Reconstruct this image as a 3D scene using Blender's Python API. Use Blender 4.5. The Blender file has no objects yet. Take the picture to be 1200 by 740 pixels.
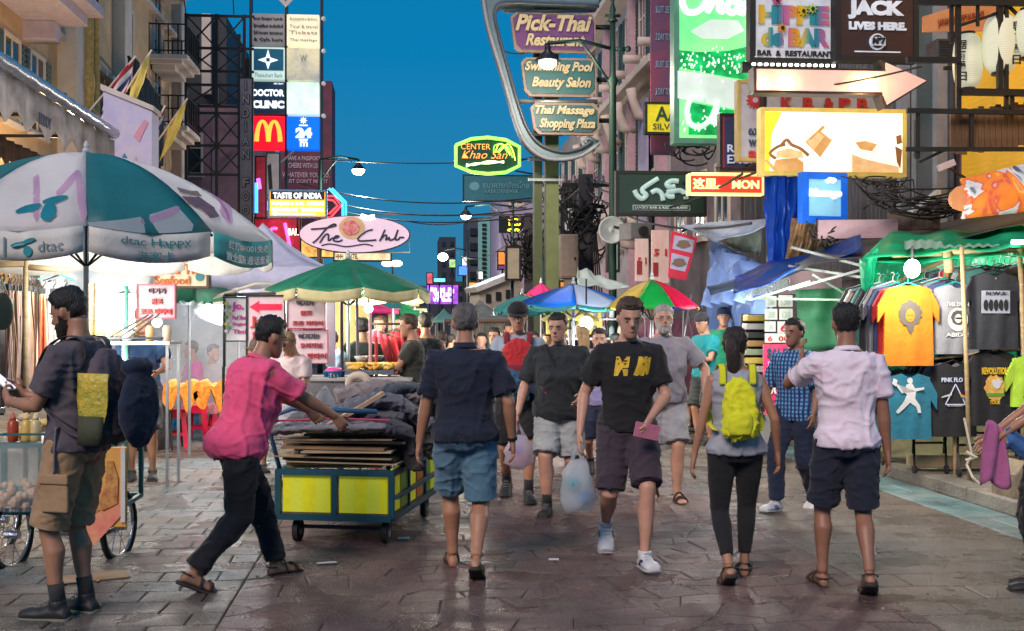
import bpy, bmesh, math, random
from mathutils import Vector, Matrix, noise
from mathutils.bvhtree import BVHTree
random.seed(7)
R = math.radians
SC = bpy.context.scene
COL = SC.collection

# ------------------------------------------------------------------ camera
CAMH, F, HZ = 1.63, 1400.0, 378.0
cam = bpy.data.cameras.new('camera'); cam_o = bpy.data.objects.new('camera', cam); COL.objects.link(cam_o)
cam_o.location = (0, 0, CAMH); cam_o.rotation_euler = (R(90), 0, 0)
cam.sensor_width = 36; cam.lens = 36 * F / 1200; cam.shift_y = (HZ - 370) / 1200
cam.clip_start = .1; cam.clip_end = 2000
SC.camera = cam_o
# ------------------------------------------------------------------ sky and dusk light
SUN_EL, SUN_AZ = 40, 215
w = bpy.data.worlds.new('World'); SC.world = w; w.use_nodes = True
nt = w.node_tree; bg = nt.nodes['Background']
sky = nt.nodes.new('ShaderNodeTexSky'); sky.sky_type = 'NISHITA'; sky.sun_disc = False
sky.sun_elevation = R(3.0); sky.sun_rotation = R(SUN_AZ); sky.ozone_density = 6; sky.air_density = 1; sky.dust_density = 0
tint = nt.nodes.new('ShaderNodeMix'); tint.data_type = 'RGBA'; tint.blend_type = 'MULTIPLY'
tint.inputs[0].default_value = 1; tint.inputs[7].default_value = (.02, .66, .98, 1)
nt.links.new(sky.outputs[0], tint.inputs[6])
flat = nt.nodes.new('ShaderNodeMix'); flat.data_type = 'RGBA'; flat.inputs[0].default_value = .6
flat.inputs[7].default_value = (.03, 1.9, 3.7, 1)
nt.links.new(tint.outputs[2], flat.inputs[6])
gc = nt.nodes.new('ShaderNodeTexCoord'); gx = nt.nodes.new('ShaderNodeSeparateXYZ'); nt.links.new(gc.outputs['Generated'], gx.inputs[0])
gm = nt.nodes.new('ShaderNodeMapRange'); gm.inputs[1].default_value = -.02; gm.inputs[2].default_value = .22; gm.inputs[3].default_value = .85; gm.inputs[4].default_value = 0; nt.links.new(gx.outputs[2], gm.inputs[0])
hz = nt.nodes.new('ShaderNodeMix'); hz.data_type = 'RGBA'; hz.inputs[7].default_value = (.32, 1.35, 2.35, 1); nt.links.new(gm.outputs[0], hz.inputs[0]); nt.links.new(flat.outputs[2], hz.inputs[6]); nt.links.new(hz.outputs[2], bg.inputs[0])
bg.inputs[1].default_value = .095
sun = bpy.data.lights.new('sun', 'SUN'); sun.energy = 1.6; sun.angle = R(22); sun.color = (1, .80, .70)
sun_o = bpy.data.objects.new('sun', sun); COL.objects.link(sun_o)
sun_o.rotation_euler = (R(90 - 38), 0, R(-25))
SC.view_settings.view_transform = 'Standard'; SC.view_settings.look = 'None'; SC.view_settings.gamma = 1
SC.view_settings.exposure = .74
SC.cycles.use_denoising = True; SC.cycles.max_bounces = 6; SC.cycles.transparent_max_bounces = 12
SC.cycles.sample_clamp_indirect = 4; SC.cycles.caustics_reflective = False; SC.cycles.caustics_refractive = False

# ------------------------------------------------------------------ frames
TH = .09                                     # heading of the street, to the left of the camera axis
CT, ST = math.cos(TH), math.sin(TH)
def S(s, t, z=0): return Vector((t * CT - s * ST, s * CT + t * ST, z))   # street frame: s along, t across
def at(px, py, Y): return Vector(((px - 600) / F * Y, Y, CAMH + (HZ - py) / F * Y))
def gy(py): return F * CAMH / (py - HZ)       # distance of a ground point seen at that row

# ------------------------------------------------------------------ materials
MATS = {}
def M(name, col, rough=.6, metal=0, em=0, var=.18, scale=5, bump=.15, bscale=None, alpha=1, trans=0, coat=0, sub=0, wave=None, col2=None, sheen=0, aniso=(1, 1, 1)):
    if name in MATS: return MATS[name]
    m = bpy.data.materials.new(name); MATS[name] = m; m.use_nodes = True
    t = m.node_tree; b = t.nodes['Principled BSDF']; L = t.links.new
    tc = t.nodes.new('ShaderNodeTexCoord'); mp = t.nodes.new('ShaderNodeMapping'); L(tc.outputs['Object'], mp.inputs[0])
    mp.inputs['Scale'].default_value = aniso
    n = t.nodes.new('ShaderNodeTexNoise'); n.inputs['Scale'].default_value = scale; n.inputs['Detail'].default_value = 6
    n.inputs['Roughness'].default_value = .65; L(mp.outputs[0], n.inputs[0])
    cr = t.nodes.new('ShaderNodeMapRange'); cr.inputs[1].default_value = .3; cr.inputs[2].default_value = .7; L(n.outputs[0], cr.inputs[0])
    mx = t.nodes.new('ShaderNodeMix'); mx.data_type = 'RGBA'
    c = tuple(col[:3]); c2 = tuple(x * (1 - var * 1.6) for x in c) if col2 is None else tuple(col2)
    mx.inputs[6].default_value = (*c, 1); mx.inputs[7].default_value = (*c2, 1); L(cr.outputs[0], mx.inputs[0])
    src = mx.outputs[2]
    if wave:                                   # woven or printed stripes: (scale, colour, axis)
        wv = t.nodes.new('ShaderNodeTexWave'); wv.inputs['Scale'].default_value = wave[0]; wv.bands_direction = wave[2]; L(mp.outputs[0], wv.inputs[0])
        r2 = t.nodes.new('ShaderNodeMapRange'); r2.inputs[1].default_value = .45; r2.inputs[2].default_value = .55; L(wv.outputs[0], r2.inputs[0])
        m2 = t.nodes.new('ShaderNodeMix'); m2.data_type = 'RGBA'; L(src, m2.inputs[6]); m2.inputs[7].default_value = (*wave[1], 1); L(r2.outputs[0], m2.inputs[0]); src = m2.outputs[2]
    L(src, b.inputs['Base Color'])
    b.inputs['Roughness'].default_value = rough; b.inputs['Metallic'].default_value = metal
    if em:
        L(src, b.inputs['Emission Color']); b.inputs['Emission Strength'].default_value = em * .72
        m.cycles.emission_sampling = 'NONE' if em < 6 else 'AUTO'
    if alpha < 1: b.inputs['Alpha'].default_value = alpha
    if trans: b.inputs['Transmission Weight'].default_value = trans
    if coat: b.inputs['Coat Weight'].default_value = coat
    if sheen: b.inputs['Sheen Weight'].default_value = sheen
    if sub: b.inputs['Subsurface Weight'].default_value = sub; b.inputs['Subsurface Radius'].default_value = (.02, .008, .005)
    if bump:
        n2 = t.nodes.new('ShaderNodeTexNoise'); n2.inputs['Scale'].default_value = bscale or scale * 6; n2.inputs['Detail'].default_value = 8; L(mp.outputs[0], n2.inputs[0])
        bp = t.nodes.new('ShaderNodeBump'); bp.inputs['Strength'].default_value = bump; bp.inputs['Distance'].default_value = .02
        L(n2.outputs[0], bp.inputs['Height']); L(bp.outputs[0], b.inputs['Normal'])
    return m
def E(name, col, s=1.0, var=.08, scale=3): return M('lit ' + name, col, rough=.35, em=s, var=var, scale=scale, bump=0)
def cloth(name, col, var=.12, **k): return M('cloth ' + name, col, rough=.92, var=var, scale=9, bump=.6, bscale=11, sheen=.1, **k)
def translucent(name, col, alpha=.6, rough=.3, scale=3, em=0):  # thin plastic film and tarpaulins
    m = M('film ' + name, col, rough=rough, alpha=alpha, scale=scale, bump=.9, bscale=7, var=.15)
    t = m.node_tree
    if 'tr' in t.nodes: return m
    tr = t.nodes.new('ShaderNodeBsdfTranslucent'); tr.name = 'tr'; tr.inputs[0].default_value = (*[min(1, c * 1.1) for c in col[:3]], 1)
    mx = t.nodes.new('ShaderNodeMixShader'); mx.inputs[0].default_value = .6
    out = t.nodes['Material Output']; b = t.nodes['Principled BSDF']
    if alpha < 1:
        tp = t.nodes.new('ShaderNodeBsdfTransparent'); b.inputs['Alpha'].default_value = 1
        mx2 = t.nodes.new('ShaderNodeMixShader'); mx2.inputs[0].default_value = alpha
        t.links.new(b.outputs[0], mx.inputs[1]); t.links.new(tr.outputs[0], mx.inputs[2])
        t.links.new(tp.outputs[0], mx2.inputs[1]); t.links.new(mx.outputs[0], mx2.inputs[2]); t.links.new(mx2.outputs[0], out.inputs[0])
    else:
        t.links.new(b.outputs[0], mx.inputs[1]); t.links.new(tr.outputs[0], mx.inputs[2]); t.links.new(mx.outputs[0], out.inputs[0])
    return m

# ------------------------------------------------------------------ mesh building
class MB:
    def __init__(s): s.v = []; s.f = []; s.mi = []; s.cur = 0; s.X = None
    def add(s, vs, fs):
        o = len(s.v)
        if s.X is not None: vs = [s.X @ Vector(p) for p in vs]
        s.v += [tuple(p) for p in vs]; s.f += [tuple(i + o for i in f) for f in fs]; s.mi += [s.cur] * len(fs)
        return s
    def box(s, c, d, rz=0, rx=0, ry=0):
        m = Matrix.Rotation(rz, 3, 'Z') @ Matrix.Rotation(rx, 3, 'X') @ Matrix.Rotation(ry, 3, 'Y')
        vs = [Vector(c) + m @ Vector((x * d[0] / 2, y * d[1] / 2, z * d[2] / 2)) for z in (-1, 1) for x, y in ((-1, -1), (1, -1), (1, 1), (-1, 1))]
        return s.add(vs, [(3, 2, 1, 0), (4, 5, 6, 7), (0, 1, 5, 4), (1, 2, 6, 5), (2, 3, 7, 6), (3, 0, 4, 7)])
    def rings(s, rs, cap=True, closed=True):
        n = len(rs[0]); vs = [p for r in rs for p in r]; fs = []
        for i in range(len(rs) - 1):
            for j in range(n if closed else n - 1):
                k = (j + 1) % n; fs.append((i * n + j, i * n + k, (i + 1) * n + k, (i + 1) * n + j))
        if cap: fs.append(tuple(reversed(range(n)))); fs.append(tuple(range((len(rs) - 1) * n, len(rs) * n)))
        return s.add(vs, fs)
    def tube(s, pts, r, n=8, cap=True, flat=None, up=None):
        pts = [Vector(p) for p in pts]; rs = []; prev = None
        for i, p in enumerate(pts):
            d = (pts[min(i + 1, len(pts) - 1)] - pts[max(i - 1, 0)])
            d = d.normalized() if d.length > 1e-9 else Vector((0, 0, 1))
            if prev is None:
                a = Vector(up) if up else (Vector((1, 0, 0)) if abs(d.x) < .9 else Vector((0, 1, 0)))
            else: a = prev
            a = (a - d * a.dot(d));
            if a.length < 1e-6: a = Vector((0, 1, 0)) - d * d.y
            a.normalize(); b = d.cross(a); prev = a
            q = r[i] if isinstance(r, list) else r
            qa, qb = (q if isinstance(q, tuple) else (q, q * (flat or 1)))
            rs.append([p + a * (math.cos(t) * qa) + b * (math.sin(t) * qb) for t in (2 * math.pi * k / n for k in range(n))])
        return s.rings(rs, cap)
    def bar(s, a, b, w, h=None, up=(0, 0, 1)):     # rectangular bar between two points
        a, b = Vector(a), Vector(b); d = (b - a).normalized(); u = Vector(up); x = d.cross(u)
        if x.length < 1e-4: x = d.cross(Vector((0, 1, 0)))
        x.normalize(); z = x.cross(d); h = h or w
        q = [(-1, -1), (1, -1), (1, 1), (-1, 1)]
        return s.rings([[p + x * (i * w / 2) + z * (j * h / 2) for i, j in q] for p in (a, b)])
    def prism(s, poly, y0, y1):                  # outline in x,z; thickness in y
        n = len(poly); vs = [(x, y0, z) for x, z in poly] + [(x, y1, z) for x, z in poly]
        fs = [tuple(range(n)), tuple(reversed(range(n, 2 * n)))] + [(i, i + n, (i + 1) % n + n, (i + 1) % n) for i in range(n)]
        return s.add(vs, fs)
    def sph(s, c, r, nu=12, nv=8, rot=None):
        r = (r, r, r) if isinstance(r, (int, float)) else r; c = Vector(c); vs = []; fs = []
        for i in range(1, nv):
            a = math.pi * i / nv
            for j in range(nu):
                b = 2 * math.pi * j / nu; p = Vector((r[0] * math.sin(a) * math.cos(b), r[1] * math.sin(a) * math.sin(b), r[2] * math.cos(a)))
                vs.append(c + (rot @ p if rot else p))
        t, bo = Vector((0, 0, r[2])), Vector((0, 0, -r[2]))
        vs += [c + (rot @ t if rot else t), c + (rot @ bo if rot else bo)]
        for i in range(nv - 2):
            for j in range(nu): k = (j + 1) % nu; fs.append((i * nu + j, (i + 1) * nu + j, (i + 1) * nu + k, i * nu + k))
        T = (nv - 1) * nu
        for j in range(nu): k = (j + 1) % nu; fs.append((T, j, k)); fs.append((T + 1, (nv - 2) * nu + k, (nv - 2) * nu + j))
        return s.add(vs, fs)
    def lathe(s, prof, n=16, c=(0, 0, 0)):
        return s.rings([[(c[0] + r * math.cos(2 * math.pi * k / n), c[1] + r * math.sin(2 * math.pi * k / n), c[2] + z) for k in range(n)] for r, z in prof])
    def sheet(s, fn, nu, nv):                   # open grid surface fn(u,v)
        vs = [fn(i / nu, j / nv) for i in range(nu + 1) for j in range(nv + 1)]
        return s.add(vs, [(i * (nv + 1) + j, (i + 1) * (nv + 1) + j, (i + 1) * (nv + 1) + j + 1, i * (nv + 1) + j + 1) for i in range(nu) for j in range(nv)])
    def mesh(s, name, mats, smooth=False):
        me = bpy.data.meshes.new(name); me.from_pydata(s.v, [], s.f)
        mats = mats if isinstance(mats, (list, tuple)) else [mats]
        for m in mats: me.materials.append(m)
        if len(mats) > 1: me.polygons.foreach_set('material_index', s.mi)
        if smooth: me.shade_smooth()
        me.update(); return me
    def build(s, name, mats, parent=None, smooth=False, bevel=0, solid=0, loc=None):
        return link(name, s.mesh(name, mats, smooth), parent, bevel, solid, loc)
def link(name, me, parent=None, bevel=0, solid=0, loc=None, rot=None):
    o = bpy.data.objects.new(name, me); COL.objects.link(o); o.parent = parent
    if loc is not None: o.location = loc
    if rot is not None: o.rotation_euler = rot
    if solid:
        q = o.modifiers.new('solid', 'SOLIDIFY'); q.thickness = solid; q.offset = 0
    if bevel:
        q = o.modifiers.new('bevel', 'BEVEL'); q.width = bevel; q.segments = 2; q.limit_method = 'ANGLE'; q.angle_limit = R(40)
    return o
def tag(o, label=None, cat=None, group=None, kind=None):
    for k, v in (('label', label), ('category', cat), ('group', group), ('kind', kind)):
        if v: o[k] = v
    return o
def thing(name, label, cat, loc=(0, 0, 0), yaw=0, group=None):
    o = bpy.data.objects.new(name, None); COL.objects.link(o); o.location = loc; o.rotation_euler = (0, 0, yaw); o.empty_display_size = .1
    return tag(o, label, cat, group)
def copy_tree(o, label, loc=None, yaw=None, parent=None):
    c = o.copy(); COL.objects.link(c); c.parent = parent
    if label: c['label'] = label
    if loc is not None: c.location = loc
    if yaw is not None: c.rotation_euler = (0, 0, yaw)
    for ch in list(o.children): copy_tree(ch, None, parent=c)
    return c
TMP = bpy.data.scenes.new('scratch')
def remesh(mb, voxel, smooth=2, name='m', mats=None, wr=0, ws=9, dec=0):
    me = bpy.data.meshes.new(name); me.from_pydata(mb.v, [], mb.f)
    o = bpy.data.objects.new('tmp', me); TMP.collection.objects.link(o)
    q = o.modifiers.new('r', 'REMESH'); q.mode = 'VOXEL'; q.voxel_size = voxel
    if smooth: q = o.modifiers.new('s', 'SMOOTH'); q.iterations = smooth; q.factor = .5
    if dec: q = o.modifiers.new('d', 'DECIMATE'); q.ratio = dec
    TMP.view_layers[0].update(); dg = TMP.view_layers[0].depsgraph
    out = bpy.data.meshes.new_from_object(o.evaluated_get(dg)); out.name = name
    bpy.data.objects.remove(o); bpy.data.meshes.remove(me)
    if wr:
        nrm = [v.normal.copy() for v in out.vertices]
        for v, nn in zip(out.vertices, nrm):
            p = v.co
            q = p + noise.noise_vector(p * ws * .5) * .10; a = noise.noise(Vector((q.x * ws, q.y * ws, q.z * ws * .40)) + Vector((3.1, wr * 99, 0)))
            b = noise.noise(Vector((q.x * ws * .9 + q.z * ws * 1.3, q.y * ws * .9, q.z * ws * 1.5 - q.x * ws * .8)))
            v.co = p + nn * wr * (1.5 * max(0, 1 - abs(a) * 4.5) ** 1.4 + 1.1 * max(0, 1 - abs(b) * 5) ** 1.4 + .5 * a - .22)
    out.materials.clear()
    for m in (mats if isinstance(mats, (list, tuple)) else [mats]): out.materials.append(m)
    out.shade_smooth(); return out
def text_mesh(s, mat, bold=0, shear=0, extrude=.01, res=3, spacing=1, lines=1):
    c = bpy.data.curves.new('t', 'FONT'); c.body = s; c.offset = bold; c.shear = shear; c.extrude = extrude; c.resolution_u = res
    c.align_x = 'CENTER'; c.space_character = spacing
    o = bpy.data.objects.new('t', c); me = bpy.data.meshes.new_from_object(o)
    bpy.data.objects.remove(o); bpy.data.curves.remove(c)
    me.materials.clear(); me.materials.append(mat); return me
def fit_mesh(me, x0, z0, x1, z1, y=0, depth=.01):
    vs = [v.co.copy() for v in me.vertices]
    if not vs: return me
    a = [min(v[i] for v in vs) for i in range(3)]; b = [max(v[i] for v in vs) for i in range(3)]
    for v, p in zip(me.vertices, vs):
        fx = (p.x - a[0]) / max(b[0] - a[0], 1e-6); fz = (p.y - a[1]) / max(b[1] - a[1], 1e-6); fy = (p.z - a[2]) / max(b[2] - a[2], 1e-6)
        v.co = (x0 + fx * (x1 - x0), y - fy * depth, z0 + fz * (z1 - z0))
    me.update(); return me

class Sign:
    """A sign box whose features are laid out in its own plane; front faces the street's near end."""
    def __init__(s, name, label, cat, x0, y0, x1, y1, Y, face, frame=None, fw=.04, depth=.14, yaw=TH, group=None, panel=True, part='panel'):
        s.xc, s.yc, s.Y = (x0 + x1) / 2, (y0 + y1) / 2, Y; s.k = Y / F; s.yaw = yaw
        s.root = thing(name, label, cat, at(s.xc, s.yc, Y), yaw, group); s.d = depth
        s.w, s.h = (x1 - x0) * s.k / math.cos(yaw), (y1 - y0) * s.k
        if panel:
            MB().box((0, 0, 0), (s.w, depth, s.h)).build(part, face, s.root, bevel=.006)
            if frame:
                W, H = s.w / 2, s.h / 2; b = MB()
                for z in (-H, H): b.box((0, 0, z), (s.w + fw, depth + .03, fw))
                for x in (-W, W): b.box((x, 0, 0), (fw, depth + .036, s.h - fw))
                b.build('frame', frame, s.root)
    def p(s, px, py): return ((px - s.xc) * s.k / math.cos(s.yaw), -(py - s.yc) * s.k)
    def text(s, t, x0, y0, x1, y1, mat, bold=.01, shear=0, name='lettering', thick=.02, spacing=1, res=3):
        me = text_mesh(t, mat, bold, shear, .02, res, spacing)
        a, b = s.p(x0, y1), s.p(x1, y0); fit_mesh(me, a[0], a[1], b[0], b[1], -s.d / 2 - .004, thick)
        return link(name, me, s.root)
    def rect(s, x0, y0, x1, y1, mat, name='stripe', thick=.012, lift=0):
        a, b = s.p(x0, y1), s.p(x1, y0)
        return MB().box(((a[0] + b[0]) / 2, -s.d / 2 - lift - thick / 2, (a[1] + b[1]) / 2), (b[0] - a[0], thick + .004, b[1] - a[1])).build(name, mat, s.root)
    def poly(s, pts, mat, name='emblem', thick=.012, lift=0):
        q = [s.p(*a) for a in pts]
        return MB().prism(q, -s.d / 2 - lift - thick, -s.d / 2 - lift + .002).build(name, mat, s.root)
    def neon(s, pts, r, mat, name='neon_tube', closed=False, lift=.03, n=6):
        q = [s.p(*a) for a in pts]
        if closed: q = q + [q[0]]
        return MB().tube([(x, -s.d / 2 - lift, z) for x, z in q], r, n).build(name, mat, s.root, smooth=True)
    def strokes(s, lines, r, mat, name='lettering', lift=.006, flat=.35):
        b = MB()
        for l in lines:
            q = [s.p(*a) for a in l]
            rr = r
            b.tube([(x, -s.d / 2 - lift, z) for x, z in q], rr, 6, up=(0, 1, 0), flat=1)
        return b.build(name, mat, s.root, smooth=True)
    def arm(s, a, b, w=.05, mat=None, name='bracket'):
        return MB().bar(a, b, w).build(name, mat or STEEL, s.root)
def arc(cx, cy, rx, ry, a0, a1, n=16): return [(cx + rx * math.cos(R(a0 + (a1 - a0) * i / n)), cy - ry * math.sin(R(a0 + (a1 - a0) * i / n))) for i in range(n + 1)]
def smoothpath(pts, n=4):
    out = []; P = [pts[0]] + list(pts) + [pts[-1]]
    for i in range(1, len(P) - 2):
        for k in range(n):
            t = k / n; a, b, c, d = P[i - 1], P[i], P[i + 1], P[i + 2]
            out.append(tuple(.5 * ((2 * b[j]) + (-a[j] + c[j]) * t + (2 * a[j] - 5 * b[j] + 4 * c[j] - d[j]) * t * t + (-a[j] + 3 * b[j] - 3 * c[j] + d[j]) * t ** 3) for j in range(len(b))))
    return out + [tuple(pts[-1])]
def lamp_light(name, loc, power, col=(1, .85, .7), size=.12, parent=None):
    l = bpy.data.lights.new(name, 'POINT'); l.energy = power * 1.6; l.color = col; l.shadow_soft_size = size
    o = bpy.data.objects.new(name, l); COL.objects.link(o); o.location = loc; o.parent = parent; return o

STEEL = M('dark steel', (.035, .037, .04), .5, .6)
GREYST = M('galvanised steel', (.42, .44, .47), .4, .7)
BLACK = M('black plastic', (.02, .02, .022), .45)
RUBBER = M('black rubber', (.018, .018, .018), .8)
CHROME = M('bright metal', (.6, .6, .62), .25, 1, var=.05)
BAMBOO = M('bamboo', (.5, .36, .18), .6, var=.25, aniso=(1, 1, 6))
WOOD = M('brown wood', (.2, .11, .055), .7, var=.35, scale=3, aniso=(6, 6, .6))
PLY = M('plywood', (.42, .29, .16), .7, var=.3)
CARD = M('cardboard', (.42, .30, .17), .85, var=.25)
WHITEP = M('white paint', (.72, .72, .72), .5)
CREAMP = M('cream plaster', (.55, .42, .30), .85, var=.2, scale=1.2)
# ------------------------------------------------------------------ people
SKIN = {'fair': M('fair skin', (.58, .31, .215), .5, var=.12, scale=14, bump=.08, sub=.06),
        'tan': M('tanned skin', (.43, .21, .125), .5, var=.12, scale=14, bump=.08, sub=.06),
        'brown': M('brown skin', (.33, .155, .095), .48, var=.12, scale=14, bump=.08, sub=.05)}
HAIR = {k: M(k + ' hair', c, .55, var=.4, scale=30, bump=.6, bscale=140, aniso=(1, 1, .3)) for k, c in
        {'black': (.016, .013, .012), 'dark brown': (.035, .020, .013), 'brown': (.09, .05, .028), 'grey': (.16, .145, .14), 'white': (.5, .48, .46), 'blonde': (.42, .27, .12), 'bleached': (.35, .22, .10)}.items()}
EYEW = M('eye white', (.42, .38, .36), .2, var=.02, bump=0); EYED = M('dark iris', (.02, .012, .01), .15, var=.02, bump=0)
LIP = M('lips', (.40, .15, .12), .5)
SHOEM = {'black': M('black shoe', (.02, .02, .022), .6), 'white': M('white shoe', (.7, .7, .72), .5), 'sole': M('rubber sole', (.5, .5, .5), .7),
         'gsole': M('olive grey sole', (.16, .17, .12), .7), 'dsole': M('dark sole', (.04, .035, .03), .8), 'sandal': M('sandal leather', (.05, .03, .02), .6)}
HEADSEC = [(-.120, .022, .082, .045), (-.108, .036, .094, .015), (-.088, .048, .097, -.03), (-.062, .058, .095, -.06), (-.035, .065, .091, -.078),
           (-.01, .070, .089, -.090), (.015, .0745, .088, -.096), (.04, .0765, .088, -.099), (.065, .074, .082, -.096), (.088, .064, .066, -.084),
           (.104, .048, .044, -.062), (.113, .028, .022, -.034), (.116, .008, .006, -.010)]
def head_pt(sec, a, off=0):
    z, w_, yf, yb = sec; yc, d = (yf + yb) / 2, (yf - yb) / 2
    return Vector(((w_ + off) * math.cos(a), yc + (d + off) * math.sin(a), z))
def interp_secs(n=26):
    out = []; m = len(HEADSEC) - 1
    for i in range(n + 1):
        f = i / n * m; k = min(int(f), m - 1); t = f - k
        out.append(tuple(HEADSEC[k][j] * (1 - t) + HEADSEC[k + 1][j] * t for j in range(4)))
    return out
def hair_shell(pred, thick, rough=.004, top=.01, n=26, m=36, seed=0):
    secs = interp_secs(n); mb = MB(); ok = {}
    def P(i, j, o):
        a = 2 * math.pi * j / m; p = head_pt(secs[i], a); c = Vector((0, -.005, 0)); d = (p - c).normalized()
        q = noise.noise(Vector((p.x * 95, p.y * 95 + seed, p.z * 45)))
        return p + d * (o + (rough * q * 2 if o > .001 else 0) + (top * max(0, p.z / .11) if o > .001 else 0))
    for i in range(n + 1):
        for j in range(m):
            p = head_pt(secs[i], 2 * math.pi * j / m); ok[i, j] = pred(p.x, p.y, p.z)
    idx = {}
    def vi(i, j):
        j %= m
        if (i, j) not in idx:
            full = all(ok.get((min(max(i + a, 0), n), (j + b) % m), False) for a in (-1, 0, 1) for b in (-1, 0, 1))
            idx[i, j] = len(mb.v); mb.v.append(tuple(P(i, j, thick if full else .0005)))
        return idx[i, j]
    for i in range(n):
        for j in range(m):
            if ok[i, j] and ok[i + 1, j] and ok[i, (j + 1) % m] and ok[i + 1, (j + 1) % m]:
                mb.f.append((vi(i, j), vi(i, j + 1), vi(i + 1, j + 1), vi(i + 1, j))); mb.mi.append(0)
    if top is not None:
        tp = len(mb.v); mb.v.append((0, -.005, .116 + thick + top)); ring = [vi(n, j) for j in range(m)]
        if all(ok[n, j] for j in range(m)):
            for j in range(m): mb.f.append((ring[j], ring[(j + 1) % m], tp)); mb.mi.append(0)
    return mb
def ik(a, b, l1, l2, pole):
    d = b - a; L = d.length
    if L > (l1 + l2) * .999: b = a + d * ((l1 + l2) * .999 / L); d = b - a; L = d.length
    x = (l1 * l1 - l2 * l2 + L * L) / (2 * L); h = math.sqrt(max(l1 * l1 - x * x, 0)); u = d.normalized()
    p = Vector(pole); p = (p - u * p.dot(u)).normalized(); return a + u * x + p * h, b
def foot_secs(sc, grow=0, hi=0):
    # (y along foot from heel, half width, height, centre x)
    return [(-.055, .022, .045, 0), (-.035, .032, .065, 0), (0, .034, .085, 0), (.05, .036, .075, 0), (.10, .042, .055, .002), (.14, .046, .042, .003), (.175, .044, .032, .003), (.20, .033, .024, .002)]
def foot_loft(mb, ankle, yaw, pitch, s, grow=0, z0=0, ztop=None, floor_only=None, side=1, toeh=0):
    rz = Matrix.Rotation(yaw, 3, 'Z') @ Matrix.Rotation(pitch, 3, 'X')
    rs = []
    for (y, w_, h, cx) in foot_secs(s):
        y = y + (grow * (1 if y > .1 else -1) if grow else 0); w2 = w_ + grow; h2 = h + grow + (toeh if y > .1 else 0)
        if floor_only is not None: h2 = floor_only
        ring = []
        for k in range(12):
            a = 2 * math.pi * k / 12; x = w2 * math.cos(a) * (1 if math.sin(a) < .2 else .8); z = h2 / 2 + h2 / 2 * math.sin(a)
            sgn = 1 if math.sin(a) > 0 else -1
            z = h2 / 2 + (h2 / 2) * sgn * abs(math.sin(a)) ** .6
            ring.append(ankle + rz @ Vector(((x + cx * side) * s, y * s, (z - .085 + z0) * s)))
        rs.append(ring)
    mb.rings(rs)
POSES = {
 'stand': dict(la=(-.10, 0, 0), ra=(.10, .02, 0), lh=(-.25, .02, .80), rh=(.25, .02, .80)),
 'walk1': dict(la=(-.09, .30, 0, 12), ra=(.09, -.30, .10, -38), lh=(-.27, -.16, .85), rh=(.27, .22, .88)),   # left leg ahead
 'walk2': dict(ra=(.09, .30, 0, 12), la=(-.09, -.30, .10, -38), rh=(.27, -.16, .85), lh=(-.27, .22, .88)),
}
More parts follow.
